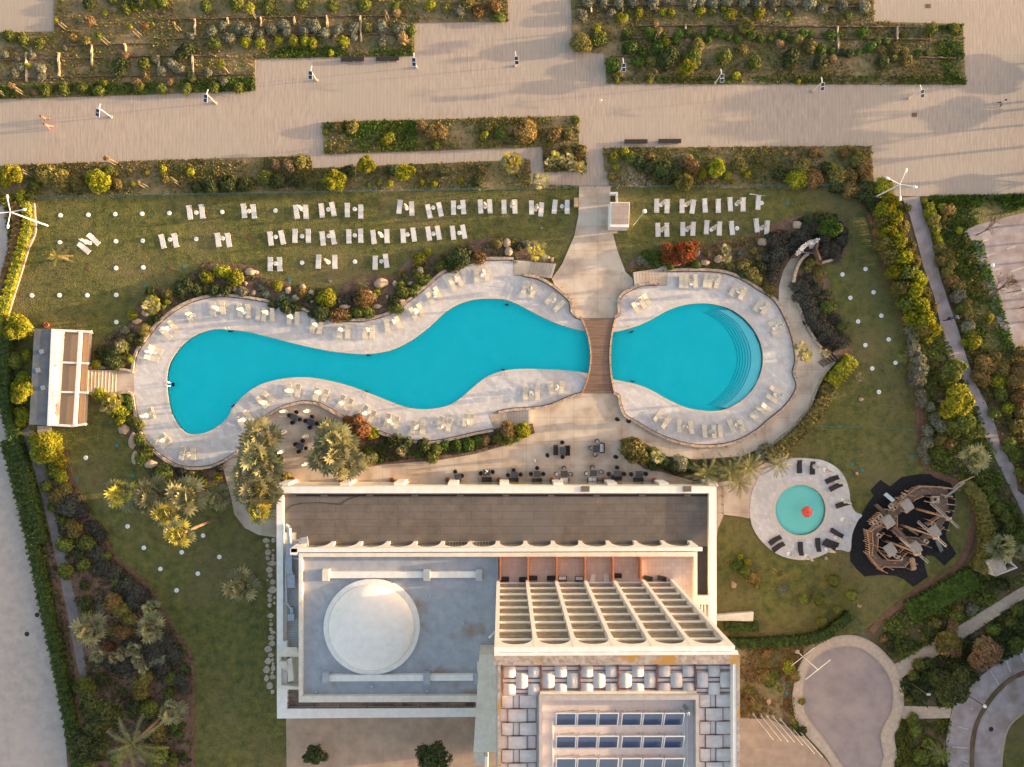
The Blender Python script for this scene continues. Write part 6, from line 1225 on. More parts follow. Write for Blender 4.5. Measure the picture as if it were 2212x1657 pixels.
# bare tree by the parking bays
def bare(cr, x, y, h, label, R0=3.2, seed=2):
    X, Y = T(cr, x, y); t = empty('bare_tree', G(X, Y, .1), 0, label, 'tree', 'leafless trees'); g = random.Random(seed); b = MB(); tw = MB()
    def grow_(p, d, L, r, lv):
        q = p+d*L; (b if lv < 3 else tw).tube(p, q, r, r*.65, 5 if lv < 3 else 3, cap=False)
        if lv >= 5: return
        for i in range(3 if lv < 4 else 4):
            nd = (d+Vector((g.uniform(-1, 1), g.uniform(-1, 1), g.uniform(-.25, .45)))*.75).normalized(); grow_(q, nd, L*g.uniform(.62, .82), r*.62, lv+1)
    grow_(Vector((0, 0, 0)), Vector((.25, .2, 1)).normalized(), h*.33, R0*.05, 0); b.obj('trunk', M['bark'], t); tw.obj('twigs', M['f_twig'], t)
bare(31, 1850, 910, 5.5, 'wide leafless tree over the parking bays'); bare(31, 1800, 370, 4.0, 'leafless thicket at the top of parking bays', 2, 5); bare(31, 2180, 1000, 3.6, 'small leafless bush at the right frame edge', 2, 8)
# ---- loose ground cover
def inside(P, X, Y):
    c = np.zeros(len(X), bool); n = len(P)
    for i in range(n):
        x0, y0 = P[i]; x1, y1 = P[(i+1) % n]; k = ((y0 > Y) != (y1 > Y)) & (X < (x1-x0)*(Y-y0)/((y1-y0) or 1e-9)+x0); c ^= k
    return c
def cover(name, D, n, s, m, z, label, h=1.0, cat='ground cover', seed=1, avoid=()):
    g = np.random.default_rng(seed); P = np.array([[G(x, y).x, G(x, y).y] for x, y in D]); lo = P.min(0); hi = P.max(0); lo = np.maximum(lo, [-76, -58]); hi = np.minimum(hi, [76, 60])
    X = g.uniform(lo[0], hi[0], n*3); Y = g.uniform(lo[1], hi[1], n*3); ok = inside(P, X, Y)
    cl = np.sin(X*.9+seed)+np.sin(Y*1.3+seed*2)+np.sin((X+Y)*.37)*1.2+g.normal(size=n*3)*.9; ok &= cl > -.4
    for A in avoid: ok &= ~inside(np.array(A), X, Y)
    X = X[ok][:n]; Y = Y[ok][:n]; k = len(X); c = np.stack([X, Y, np.full(k, z)], 1)
    az = g.uniform(0, 6.28, k); ln = g.uniform(.3, 1.1, k); u = np.stack([np.cos(az), np.sin(az), np.zeros(k)], 1); up = np.stack([np.cos(az+1.57)*np.sin(ln), np.sin(az+1.57)*np.sin(ln), np.cos(ln)*h], 1); sz = s*g.uniform(.5, 1.4, k)[:, None]
    q = np.stack([c-u*sz*.5, c+u*sz*.5, c+up*sz*1.4+u*sz*.35, c+up*sz*1.4-u*sz*.35], 1).reshape(-1, 3)
    o = bpy.data.objects.new(name, fol_mesh(name, [(q, np.arange(k*4).reshape(-1, 4))], M[m])); col.objects.link(o); tag(o, label, cat, None, 'stuff'); return o
for i, (P, n, nm) in enumerate(((P1, 9000, 'top left'), (P2, 8000, 'dune'), (P3, 3500, 'mid plaza'), (P4, 900, 'small square'), (P5, 5500, 'west lawn top'), (P6, 3500, 'east lawn top'))):
    cover('weeds', P, n, .17, 'f_olive', .13, 'olive weeds covering the %s bed' % nm, seed=i+1)
    cover('dry_grass', P, n//2, .15, 'f_brown', .13, 'dry brown grass in the %s bed' % nm, seed=i+20)
    cover('weeds', P, n//2, .18, 'f_mid', .13, 'fresh green weeds in the %s bed' % nm, seed=i+40)
cover('edge_grass', [(0,188),(300,180),(550,168),(553,197),(0,215)], 2600, .2, 'f_lime', .13, 'green grass edge of the top left bed', seed=60)
cover('edge_grass', [(550,105),(890,98),(895,121),(551,127)], 1800, .18, 'f_lime', .13, 'green grass edge of the top middle bed', seed=61)
cover('edge_grass', [(1312,168),(2070,165),(2084,184),(1310,182)], 2200, .16, 'f_lime', .13, 'green grass edge of the dune bed', seed=62)
cover('edge_grass', [(2000,60),(2078,53),(2084,184),(2040,175)], 1500, .18, 'f_lime', .13, 'green grass at the right end of dune bed', seed=63)
cover('edge_grass', [(700,265),(900,262),(900,325),(701,332)], 2400, .2, 'f_lime', .13, 'thick green grass at left of the plaza bed', seed=64)
cover('ground_shrubs', [(40,925),(140,970),(190,1110),(250,1206),(328,1279),(388,1384),(416,1422),(417,1657),(165,1657),(120,1300),(95,1130)], 6000, .22, 'f_dark', .13, 'dark low plants in the southwest shrubbery', seed=70, avoid=[wpoly([(40,920),(62,920),(85,965),(103,1020),(112,1090),(130,1150),(152,1240),(170,1330),(190,1470),(165,1470),(145,1330),(128,1245),(110,1160),(92,1080),(76,1040),(56,990)])])
cover('ground_shrubs', [(203,765),(250,715),(300,653),(375,623),(446,565),(567,598),(733,635),(848,595),(978,540),(1105,514),(1190,555),(1063,580),(960,600),(885,660),(785,700),(577,664),(490,650),(400,670),(340,715),(290,800)], 6500, .2, 'f_dark', .15, 'dark low plants in the north rock bed', seed=71, avoid=[DECKw])
cover('ground_shrubs', [(205,862),(288,862),(318,950),(388,1004),(480,1005),(420,1040),(330,1015),(270,930)], 1800, .2, 'f_mid', .15, 'low plants along the southwest deck wall', seed=72, avoid=[DECKw])
cover('ground_shrubs', [(788,1003),(1028,975),(1150,935),(1065,930),(938,955),(865,950),(793,922)], 2500, .18, 'f_dark', .23, 'low plants in the bed south of pool', seed=73, avoid=[DECKw])
cover('ground_shrubs', [(1345,590),(1440,545),(1560,525),(1640,505),(1690,590),(1658,640),(1568,592),(1440,588)], 2200, .18, 'f_olive', .15, 'low plants in the bed above the east deck', seed=74, avoid=[DECKw])
cover('ground_shrubs', [(1650,500),(1745,466),(1800,464),(1830,500),(1812,555),(1700,560)], 2500, .2, 'f_black', .15, 'very dark plants round the grotto', seed=75)
cover('ground_shrubs', [(1708,612),(1765,570),(1800,650),(1830,740),(1795,765),(1770,750),(1735,705)], 2200, .2, 'f_black', .15, 'very dark plants inside the ring path', seed=76)
cover('ground_shrubs', [(1340,952),(1400,968),(1500,994),(1640,985),(1560,1035),(1430,1015),(1355,985)], 2000, .2, 'f_dark', .23, 'dark plants below the ring path', seed=77)
cover('verge_plants', [(1890,410),(1946,430),(2033,720),(2088,830),(2211,1130),(2211,1260),(1940,1430),(1900,1340),(2060,1270),(2125,1150),(2085,1040),(2000,1010),(1990,840),(1960,640)], 15000, .26, 'f_mid', .02, 'rough plants between east lawn and path', seed=78)
cover('verge_plants', [(1994,430),(2090,520),(2190,770),(2211,780),(2211,1070),(2120,860),(2050,650)], 8000, .24, 'f_olive', .02, 'rough plants right of the east path', seed=79)
cover('verge_grass_tufts', [(1994,430),(2211,424),(2211,450),(2083,495),(2190,770),(2110,760),(2050,600)], 6000, .2, 'f_lime', .08, 'bright green grass beside the upper car park', seed=80)
cover('edge_grass', [(2005,424),(2300,420),(2300,440),(2010,446)], 3000, .2, 'f_lime', .1, 'green grass edge below the east plaza', seed=86)
cover('edge_grass', [(2095,520),(2118,520),(2175,700),(2192,765),(2170,765),(2120,620)], 2500, .18, 'f_lime', .1, 'bright grass along the parking bay edge', seed=87)
cover('verge_plants', [(1940,1468),(2211,1292),(2211,1395),(2080,1490),(2055,1526),(1950,1520)], 6500, .26, 'f_dark', .02, 'dark rough plants right of the turning circle', seed=81)
cover('verge_grass_tufts', [(1940,1552),(2050,1552),(2045,1657),(1930,1657)], 2500, .22, 'f_mid', .02, 'grass patch below the paved link', seed=82)
cover('verge_plants', [(1595,1400),(1740,1395),(1710,1490),(1720,1556),(1595,1548)], 2500, .16, 'f_brown', .09, 'dry plants left of the turning circle', seed=83)
cover('roadside_weeds', [(10,440),(60,440),(60,520),(0,700),(-10,640),(20,540)], 2200, .2, 'f_olive', .02, 'weeds beside the upper left road', seed=84)
cover('roadside_weeds', [(5,700),(70,930),(60,960),(120,1300),(180,1657),(150,1592),(72,1180),(12,905)], 5000, .24, 'f_mid', .02, 'weeds between the left road and hedge', seed=85)
AV = [DECKw, wpoly(KDECK)]
cover('lawn_grass', GARDEN[:41], 50000, .075, 'f_grassy', .08, 'dry yellowish grass of the garden lawn', h=.7, seed=90, cat='grass', avoid=AV)
cover('lawn_grass', GARDEN[:41], 50000, .075, 'f_grassd', .08, 'short dark grass of the garden lawn', h=.7, seed=95, cat='grass', avoid=AV)
M['petal'] = mat('petal', (.62, .48, .46), (.5, .4, .38), 4)
cover('fallen_petals', tl(20, 880, 1490, 1200, 1500, 1230, 1600, 1000, 1640, 900, 1630), 160, .12, 'petal', .16, 'pale petals scattered in the east lawn bed', h=.3, seed=91)
# brushwood windbreaks
W = {0: [0,530,890,505, 0,695,640,672, 560,400,1370,383, 650,668,2200,650, 1380,350,2206,325, 1370,178,2206,165, 1130,495,1850,487, 240,465,245,715, 520,465,525,670, 803,395,806,580, 1088,390,1092,520, 1378,490,1382,660, 1668,485,1678,700, 1690,180,1692,320, 1972,165,1975,235],
     10: [0,160,1290,145, 100,315,1200,305, 50,160,52,245, 335,155,337,225, 618,150,622,280, 905,150,912,370], 20: [550,60,2206,50, 1060,232,2206,228, 950,340,1640,322, 850,495,1150,490, 680,65,682,120, 948,60,950,110, 1232,280,1236,360, 1490,225,1492,265],
     30: [0,50,850,75, 0,235,1280,245, 330,335,1400,350, 590,240,600,470, 1103,240,1107,350, 570,475,760,480, 1290,505,1610,512, 55,0,57,110]}
for cr, v in W.items():
    for i in range(0, len(v), 4):
        a = TG(cr, v[i], v[i+1]); c = TG(cr, v[i+2], v[i+3]); n = max(2, int((c-a).length/.5)); cross = abs(v[i]-v[i+2]) < 20
        pts = [a.lerp(c, k/n)+Vector((random.uniform(-.04, .04), random.uniform(-.04, .04), 0)) for k in range(n+1)]
        o = MB().ribbon([p.xy for p in pts], .13 if not cross else .2, .1, .42 if not cross else .55, jit=.3).obj('brushwood_fence', M['brush'] if not cross else M['stakewood']); o['category'] = 'fence'; o['group'] = 'low brushwood fences in the beds'
        X, Y = T(cr, (v[i]+v[i+2])/2, (v[i+1]+v[i+3])/2); later(o, ('long low dark brushwood fence' if not cross else 'short pale crossing brushwood fence'), near(X, Y), X)
# rocks
def rockmesh(seed, flat=.75):
    bm = bmesh.new(); bmesh.ops.create_icosphere(bm, subdivisions=3, radius=1); g = random.Random(seed); ax = [Vector((g.uniform(-1, 1), g.uniform(-1, 1), g.uniform(-1, 1))).normalized() for _ in range(9)]
    for v in bm.verts:
        k = 1.0
        for a in ax:
            d = v.co.normalized().dot(a)
            if d > .72: k -= (d-.72)*.55
        v.co *= k*(1+.03*math.sin(v.co.x*7+seed)); v.co.z *= flat
    me = bpy.data.meshes.new('rock'); bm.to_mesh(me); bm.free(); me.materials.append(M['rock']); me.polygons.foreach_set('use_smooth', [True]*len(me.polygons)); return me
RM = [rockmesh(i) for i in range(4)]; SM = [rockmesh(10+i, .3) for i in range(3)]
def rocks(cr, v, step=False):
    for i, r in enumerate(v):
        x, y, a = r[:3]; b_ = r[3] if len(r) > 3 else a*.85; p = TG(cr, x, y, .1); o = bpy.data.objects.new('stepping_stone' if step else 'boulder', (SM if step else RM)[i % 3]); col.objects.link(o)
        k = .2505*.066; o.location = (p.x, p.y, .12 if step else .1+a*k*.25); o.scale = (a*k*1.08, b_*k*1.08, a*k*.9 if not step else .12+a*k*.2); o.rotation_euler = (0, 0, 0 if b_ != a*.85 else i)
        if step: o.material_slots[0].link = 'OBJECT'; o.material_slots[0].material = M['pale_stone']
        o['category'] = 'stone' if step else 'boulder'; o['group'] = 'stepping stones beside the hotel' if step else 'tan boulders in the beds'; X, Y = T(cr, x, y)
        if step: STEP.append((Y, o))
        else: later(o, 'smooth tan boulder', near(X, Y), X)
STEP = []
rocks(1, [(2165,688,50,35),(1185,1115,40,25),(1270,1040,42,35),(2030,840,30,20),(2190,870,25),(2120,790,20)])
rocks(11, [(5,690,25),(280,850,32),(355,905,38,28),(480,870,32),(405,830,35),(735,940,28),(480,940,18),(1078,788,60,45),(1200,790,28),(1345,790,35,22),(1270,820,20),(1135,905,18),(1045,985,42,25),(955,870,55,22),(2165,440,35,45),(2180,510,38,45),(1250,945,45,25),(1420,680,35),(770,990,50,30)])
rocks(21, [(310,565,20),(345,585,20),(1600,520,22,35),(1660,610,45,28),(1775,580,42,35),(1420,620,38,22),(2165,432,58,38),(1870,575,20),(1980,670,35)])
rocks(31, [(250,285,43,40)]); rocks(2, [(1080,380,50,52),(1152,482,38,75),(1168,628,30,60),(1310,682,55,42),(1322,727,22),(1375,715,20),(465,455,35),(1465,930,25)])
rocks(32, [(800,130,22),(765,770,16),(500,1500,18)]); rocks(23, [(1910,82,25,32)]); rocks(33, [(785,265,20,16),(5,1090,25)])
rocks(12, [(90,1347,30,22),(150,1345,18,20),(100,1393,20),(150,1430,12),(107,1447,28),(148,1475,15),(103,1500,20,17),(147,1505,16),(137,1543,38,22),(118,1600,28,25),(125,1645,22)], True)
rocks(13, [(100,45,12),(145,60,25,22),(140,128,38,30),(118,178,22),(160,195,12),(122,212,22),(160,243,14),(118,262,20),(125,350,28,20),(128,390,10),(135,425,18),(130,467,18),(148,495,22,15),(132,540,30,22),(138,590,28,25),(108,640,32,28),(130,690,28,18),(103,742,28,28),(145,732,14,18),(148,765,14),(90,815,30,32),(150,805,18,28),(142,845,14),(90,890,20,28),(145,880,26,20),(118,955,28,30),(142,1008,20)], True)
STEP.sort(key=lambda t: t[0])
for i, (_, o) in enumerate(STEP): o['label'] = 'flat pale stepping stone beside the hotel wall, ' + ('topmost' if i == 0 else 'lowest' if i == len(STEP)-1 else (ORD[i+1] if i < 20 else '%dth' % (i+1))+' from top')
# unseen trees and shrubs added past the right edge to shade plaza and garden
offt = None; g = random.Random(4)
spots = [(2290,228,2.3,2.6),(2310,388,2.2,2.6),(2285,130,1.8,2.5),(2340,150,2,3),(2330,208,6,2.2),(2300,262,5,2.2),(2420,296,8,3),(2480,140,7,3),(2330,362,6,3),(2400,398,8,3)]+[(2250+g.uniform(0, 30), 780+i*19, 2.6+i*.35, 2.3) for i in range(12)]+[(2330+g.uniform(0, 40), 985+i*80, g.uniform(10, 11.5), 3.4) for i in range(9)]+[(2255,480,2.6,2),(2262,520,3,2),(2270,560,3.4,2),(2266,600,3,2.2),(2270,640,3.4,2.2),(2262,690,3,2)]
for x, y, h, r in spots:
    p = G(x, y)
    if offt is None: offt = tree((x, y), 2.6, 5.0, 'f_dark', 'unseen tree added beyond the right edge for shade', 1.4, seed=77, group='added shade trees beyond the right edge', lobes=8); o = offt
    else: o = dup(offt, p); o['group'] = 'added shade trees beyond the right edge'
    o.location = (p.x, p.y, 0); o.rotation_euler = (0, 0, g.random()*6); o.scale = (r/2.6, r/2.6, h/5.0)

hedge([(2262,955),(2275,1000),(2290,1040),(2300,1200),(2300,1500),(2300,1800),(2300,2300)], 3, 9.5, 'f_dark', 'very tall unseen hedge added beyond the right edge for shade', 6, leaf=.4, z=0)  # unseen hedge added to keep the low sun off the playground side
hedge([(2400,2300),(1800,2330)], 3, 6, 'f_dark', 'unseen hedge added beyond the bottom edge', 4, leaf=.4, z=0)  # second hedge added out of view, below the frame

for i, (cr, x, y, nm) in enumerate(((3,320,345,'round manhole cover in the left road, upper one'),(3,232,510,'round manhole cover in the left road, lower one'),(33,1925,1330,'round manhole cover in the curved car park'))):
    o = MB().lathe([(0, 0), (.34, 0), (.34, .012), (.28, .012), (.28, .006), (0, .006)], 20).obj('manhole_cover', M['dark'], None, False, TG(cr, x, y, .06)); tag(o, nm, 'manhole cover', 'manhole covers')
# ================================================================ THE WOODEN PLAY SHIP
def S_(x, y): return (1834.8+x*.1582, 1004.75+y*.1582)
def SG(x, y, z=0): return G(*S_(x, y), z)
sh = empty('play_ship', (0, 0, 0), 0, 'large wooden pirate ship playground on black rubber', 'playground')
zd = 1.3
outer = [(1390,320),(1200,300),(1000,290),(900,320),(790,400),(640,530),(460,680),(330,800),(235,900),(262,1060),(268,1230),(330,1330),(420,1430),(500,1385),(750,1390),(820,1310),(900,1220),(1010,1090),(1120,1000),(1250,860),(1290,740),(1310,600),(1330,440)]
inner = [(1290,400),(1210,420),(1110,420),(1060,440),(1000,415),(870,480),(700,620),(650,700),(620,840),(560,890),(470,940),(385,1000),(385,1150),(460,1230),(530,1300),(680,1300),(750,1240),(780,1180),(700,1060),(820,1000),(960,990),(1010,1060),(1100,930),(1190,800),(1240,700),(1200,620),(1100,470)]
loop = MB()
def deckpath(pts, w_, z=zd, name='deck_walkway'):
    P = [SG(x, y, z).xy for x, y in pts]; return MB().ribbon(P, w_, z-.12, z).obj(name, M['deckwood'], sh)
deckpath([(1340,370),(1200,355),(1000,352),(880,395),(760,500),(640,640)], 1.05)
deckpath([(640,640),(480,770),(370,880),(330,960),(330,1100),(330,1230),(430,1330),(560,1345),(720,1345),(800,1290)], .98)
deckpath([(600,850),(690,950),(780,1050),(880,1075),(990,1040)], 1.0)
deckpath([(960,1030),(1080,960),(1180,850),(1260,740)], .9)
deckpath([(1280,400),(1270,520),(1250,640),(1240,740)], 1.25)
MB().prism([tuple(SG(*p, zd).xy) for p in ((1120,420),(1330,400),(1320,640),(1200,620),(1090,440))], zd-.1, zd+.01, bottom=True).obj('deck_platform', M['deckwood'], sh)
MB().prism([tuple(SG(*p, zd).xy) for p in ((740,1010),(930,990),(1000,1080),(860,1200),(760,1130))], zd-.1, zd+.012, bottom=True).obj('deck_platform', M['deckwood'], sh)
MB().prism([tuple(SG(*p, zd).xy) for p in ((370,560),(410,540),(540,660),(500,690))], .3, zd*.7, bottom=True).obj('ramp', M['deckwood'], sh)
def railing(pts, h=.75, m='orangewood', sp_=.28, closed=False):
    P = [SG(x, y, zd+h) for x, y in pts]; b = MB()
    for a, c in zip(P, P[1:]):
        b.tube(a, c, .055, n=5); n = max(1, int((c-a).length/sp_))
        for i in range(n):
            p = a.lerp(c, i/n); b.box((p.x, p.y, zd-.3+(h+.3)/2), (.13, .05, h+.4), rz=math.atan2(c.y-a.y, c.x-a.x)+.2)
    b.obj('plank_railing', M[m], sh)
railing([(1390,325),(1200,300),(1000,290),(900,320),(800,395)]); railing([(640,500),(560,580)]); railing([(420,660),(270,800)]); railing([(235,890),(262,1060),(265,1220)]); railing([(310,930),(320,1080),(310,1230)]); railing([(265,1230),(330,1330),(420,1430),(480,1385)])
railing([(480,1390),(750,1395),(825,1310)], .5); railing([(530,1300),(680,1305),(790,1190)], .6); railing([(1010,425),(900,470),(860,500)]); railing([(650,700),(650,840)]); railing([(470,930),(390,1000),(380,1150),(450,1220),(530,1300)], .6); railing([(620,850),(770,1010)], .5, 'rail', .6); railing([(580,900),(720,1030)], .5, 'rail', .6)
railing([(1240,700),(1150,760),(1060,830)], .6); railing([(770,985),(930,990),(1040,1090)], .5, 'rail', .5); railing([(1060,745),(1180,790)], .6, 'orangewood'); railing([(1290,850),(1230,900)], .6)
railing([(740,430),(640,560)], .7); railing([(300,900),(480,760)], .7); railing([(680,1200),(750,1130)], .5)
# cross beams poking out of the hull
b = MB()
for (x0, y0, x1, y1) in ((700,375,860,425),(750,345,805,360),(560,520,700,560),(190,880,320,915),(185,1030,315,1080),(185,1180,330,1245),(915,290,1080,300),(1240,400,1405,435),(1320,530,1440,545),(1310,630,1370,640),(1015,490,1120,515),(620,440,720,480),(260,800,400,850),(470,600,610,625),(840,1070,1050,1090),(1210,290,1400,320)):
    MB().tube(SG(x0, y0, zd+.45), SG(x1, y1, zd+.45), .07, n=6).obj('cross_beam', M['orangewood'], sh)
# window boards
for (x, y, a) in ((415,705,.62),(340,778,.62),(565,560,.62),(620,580,.62),(405,800,.62),(735,420,.62),(1140,810,-.6),(1045,1040,-.6),(690,1270,-.6),(630,1245,-.6),(400,960,-.6)):
    p = SG(x, y, zd+.5); o = MB().box((p.x, p.y, zd+.5), (.75, .5, .05), rz=a).obj('hatch_board', M['pale_stone'], sh); MB().lathe([(0, 0), (.16, 0), (.16, .02), (0, .02)], 10, (p.x, p.y, zd+.53)).obj('porthole', M['dark'], o)
# barrel roofs
for x, y in ((790,560),(537,780),(1165,920),(562,1165),(905,1140)):
    p = SG(x, y, 3.0); b = MB(); q = Matrix.Rotation(R(33), 3, 'Z'); n = 10; vs = []
    for i in range(n+1):
        t = math.pi*(.12+.76*i/n); c = -math.cos(t)*.92; z = 2.55+.55*math.sin(t)
        for yy in (-.72, .72):
            for dz in (0, -.05): v = q @ Vector((c*0+yy, c, 0)); vs.append((p.x+v.x, p.y+v.y, z+dz))
    fs = []
    for i in range(n): k = i*4; fs += [(k, k+2, k+6, k+4), (k+1, k+5, k+7, k+3), (k, k+4, k+5, k+1), (k+2, k+3, k+7, k+6)]
    b.add(vs, fs); o = b.obj('cabin_roof', M['greywood'], sh)
    for sx in (-.6, .6):
        for sy in (-.65, .65): v = q @ Vector((sx, sy, 0)); MB().tube((p.x+v.x, p.y+v.y, .1), (p.x+v.x, p.y+v.y, 2.9), .06).obj('roof_post', M['orangewood'], o)
# masts with yards, furled sails and a crow's nest
for (x, y, h) in ((905,595,8.3),(690,815,9.3),(500,1035,8.6)):
    p = SG(x, y, .1); m_ = MB().tube((p.x, p.y, 0), (p.x, p.y, h*.55), .17, .15, 10).tube((p.x, p.y, h*.55), (p.x+.05, p.y-.05, h), .12, .08, 8).obj('mast', M['orangewood'], sh)
    y0 = Vector((p.x-2.0, p.y+1.75, h-1.3)); y1 = Vector((p.x+1.7, p.y-1.5, h-1.2)); b = MB(); b.tube(y0, y1, .07, n=6); off = Vector((.18, .2, -.1)); b.tube(y0+off, y1+off, .05, n=6)
    for k in range(12): a = y0.lerp(y1, k/11); b.tube(a, a+off, .03, n=4)
    b.obj('yard', M['greywood'], m_); MB().box((p.x+.2, p.y-.2, h-.8), (.8, .3, .1), rz=R(20)).obj('crows_nest', M['greywood'], m_)
# bowsprit and hull pieces
a = SG(1290, 440, .9); c = SG(1560, 215, 3.2); d_ = SG(1700, 150, 3.8)
MB().tube(c-(d_-c)*.4, d_, .12, .09, 8).obj('bowsprit', M['orangewood'], sh)
b = MB(); b.ribbon([SG(1290,440,1.5).xy, SG(1400,360,1.5).xy, SG(1560,225,1.5).xy], .28, 1.4, 1.7); b.obj('bow_plank', M['greywood'], sh); MB().path([SG(1410,320,zd+.6), SG(1480,250,2.4), SG(1560,215,3.3)], .07).obj('bow_rail', M['orangewood'], sh)
MB().box(SG(1165,468,zd+.25), (1.0, 1.0, .4), rz=R(-3)).obj('sand_box', M['pale_stone'], sh); p = SG(1165, 466, zd+.5); MB().lathe([(0, 0), (.22, 0), (.22, .08), (0, .08)], 14, p).obj('sand_hole', M['dark'], sh)
# slides
for (x0, y0, x1, y1) in ((600,490,480,390),(1190,1020,1260,1180)):
    a = SG(x0, y0, zd+.1); c = SG(x1, y1, .25); d_ = (c-a); s_ = Vector((-d_.y, d_.x, 0)).normalized()*.26; b = MB()
    b.add([a-s_, a+s_, c+s_, c-s_, a-s_-Vector((0, 0, .05)), a+s_-Vector((0, 0, .05)), c+s_-Vector((0, 0, .05)), c-s_-Vector((0, 0, .05))], [(0, 1, 2, 3), (4, 7, 6, 5)]); b.tube(a-s_, c-s_, .05); b.tube(a+s_, c+s_, .05); b.obj('slide', M['steel'], sh)
# rope nets
for (x0, y0, x1, y1) in ((1330,440,1345,660),(1300,760,1230,860),(800,880,930,960)):
    a = SG(x0, y0, zd+.3); c = SG(x1, y1, zd+.3); b = MB(); o_ = Vector((.55, .05, -.9))
    for k in range(7): p = a.lerp(c, k/6); b.tube(p, p+o_, .025, n=4)
    for k in range(4): b.tube(a+o_*k/3, c+o_*k/3, .025, n=4)
    b.obj('rope_net', M['greywood'], sh)
# figurehead barrel and the rail poles
b = MB(); p0 = SG(850, 1290, 1.6); p1 = SG(870, 1400, 1.0)
for k in range(4): q = p0.lerp(p1, k/3); b.lathe([(0, -.35), (.3, -.25), (.38, 0), (.3, .25), (0, .35)], 14, q)
b.obj('carved_figure', M['orangewood'], sh, True)
# hull posts down to the mat
for x, y in outer+inner[::2]: q = SG(x, y, .1); MB().tube((q.x, q.y, 0), (q.x, q.y, zd+.7), .07, n=6).obj('hull_post', M['orangewood'], sh)
hb = MB(); 
for a, c in zip(outer[:12], outer[1:13]): A = SG(*a, .1); C = SG(*c, .1); hb.ribbon([A.xy, C.xy], .07, .12, zd-.15)
hb.obj('hull_side', M['orangewood'], sh)

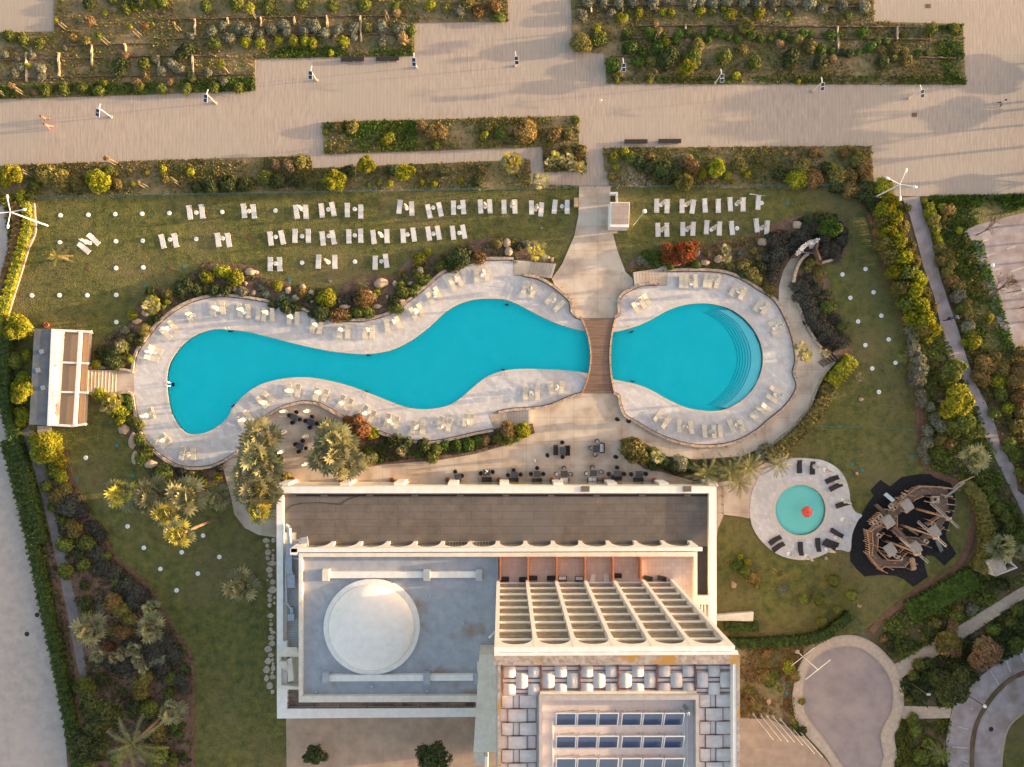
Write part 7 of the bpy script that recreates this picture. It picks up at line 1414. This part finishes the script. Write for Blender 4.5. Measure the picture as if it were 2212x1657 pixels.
# ================================================================ PEOPLE AND BIRDS
def person(p, rz, top, legs, label, stride=.32, s=1.0):
    me = bpy.data.meshes.new('person'); V = [(0,0,.98),(0,.0,1.2),(0,.02,1.42),(0,.03,1.52),(0,.05,1.62),(0,.06,1.73),(.17,0,1.42),(.25,stride*.4,1.16),(.24,stride*.9,.95),(-.17,0,1.42),(-.25,-stride*.4,1.16),(-.24,-stride*.6,.95),(.10,0,.92),(.11,-stride*.5,.5),(.11,-stride*1.2,.08),(.11,-stride*1.2+.16,.04),(-.10,0,.92),(-.11,stride*.7,.5),(-.11,stride*.9,.06),(-.11,stride*.9+.18,.03)]
    E = [(0,1),(1,2),(2,3),(3,4),(4,5),(2,6),(6,7),(7,8),(2,9),(9,10),(10,11),(0,12),(12,13),(13,14),(14,15),(0,16),(16,17),(17,18),(18,19)]
    RR = [.14,.13,.15,.06,.095,.08,.07,.05,.035,.07,.05,.035,.10,.07,.045,.04,.10,.07,.045,.04]
    me.from_pydata(V, E, []); o = bpy.data.objects.new('person', me); col.objects.link(o); md = o.modifiers.new('Skin', 'SKIN'); o.modifiers.new('Sub', 'SUBSURF').render_levels = 1
    if me.skin_vertices:
        for i, r_ in enumerate(RR): me.skin_vertices[0].data[i].radius = (r_, r_*.85)
        me.skin_vertices[0].data[0].use_root = True
    me.materials.append(M['skin']); o.location = p; o.rotation_euler = (0, 0, rz); o.scale = (s, s, s); tag(o, label, 'person', 'people walking')
    b = MB(); b.lathe([(.17, .92), (.185, 1.15), (.21, 1.38), (.15, 1.49), (.07, 1.5)], 14); b.tube((.17, 0, 1.42), (.26, stride*.4, 1.15), .085, .075, 8); b.tube((-.17, 0, 1.42), (-.26, -stride*.4, 1.15), .085, .075, 8); b.obj('shirt', top, o)
    b = MB(); b.lathe([(.17, .82), (.185, 1.0)], 12); b.tube((.10, 0, .9), (.11, -stride*.5, .48), .115, .09, 8); b.tube((-.10, 0, .9), (-.11, stride*.7, .48), .115, .09, 8); b.tube((.11, -stride*.5, .48), (.11, -stride*1.15, .12), .09, .065, 8); b.tube((-.11, stride*.7, .48), (-.11, stride*.88, .1), .09, .065, 8); b.obj('trousers', legs, o)
    MB().lathe([(.115, 1.62), (.125, 1.70), (.10, 1.80), (0, 1.83)], 12, (0, .045, 0)).obj('hair', M['hair'], o, True); return o
C1 = mat('c_pink', (.75, .22, .2)); C2 = mat('c_brown', (.25, .16, .09)); C3 = mat('c_navy', (.04, .07, .15)); C4 = mat('c_grey', (.35, .36, .38)); C5 = mat('c_white', (.7, .68, .66))
person(TG(0, 445, 1108, .05), 1.9, C1, C1, 'person in pink walking on the left plaza'); person(TG(0, 415, 1040, .05), 1.9, C2, C2, 'person in brown walking on the left plaza')
person(TG(30, 1985, 905, .05), .3, C5, C3, 'person in white top alone on the far right plaza')
person(TG(31, 1530, 1098, .12), -1.3, C3, C3, 'person in dark blue on the east path, left one'); person(TG(31, 1590, 1085, .12), -1.3, C4, C3, 'person in grey on the east path, right one')
def gull(p, rz, label, z=0):
    o = MB().lathe([(0, -.22), (.07, -.12), (.10, 0), (.07, .12), (0, .2)], 10).obj('gull', M['whiteplastic'], None, True); o.data.transform(Matrix.Rotation(R(90), 4, 'X')); o.location = p+Vector((0, 0, .2+z)); o.rotation_euler = (0, 0, rz); tag(o, label, 'bird', 'gulls')
    b = MB()
    for s in (-1, 1): b.add([(s*.03, .06, .03), (s*.38, -.02, .06), (s*.42, -.12, .04), (s*.04, -.12, .03)], [(0, 1, 2, 3)]); 
    b.obj('wing', C4, o); MB().lathe([(0, -.06), (.055, 0), (0, .06)], 8, (0, .22, .05)).obj('head', M['whiteplastic'], o)
gull(TG(20, 762, 890, 1.2), 1.0, 'white gull over the middle of plaza', .8); gull(TG(22, 200, 662, .2), .3, 'white gull on the dining terrace'); gull(TG(12, 1990, 748, 1.0), .8, 'white gull near a dining table', 0)
MB
# folded umbrella lying on the lawn
pz = MB(); a = TG(21, 2050, 18, .2); c = TG(21, 2180, 32, .25); pz.tube(a, a.lerp(c, .55), .10, .05, 8); pz.tube(a.lerp(c, .5), c, .035, .03, 6); tag(pz.obj('fallen_parasol', M['cloth']), 'white parasol lying flat above the loungers', 'parasol')
finish_labels()
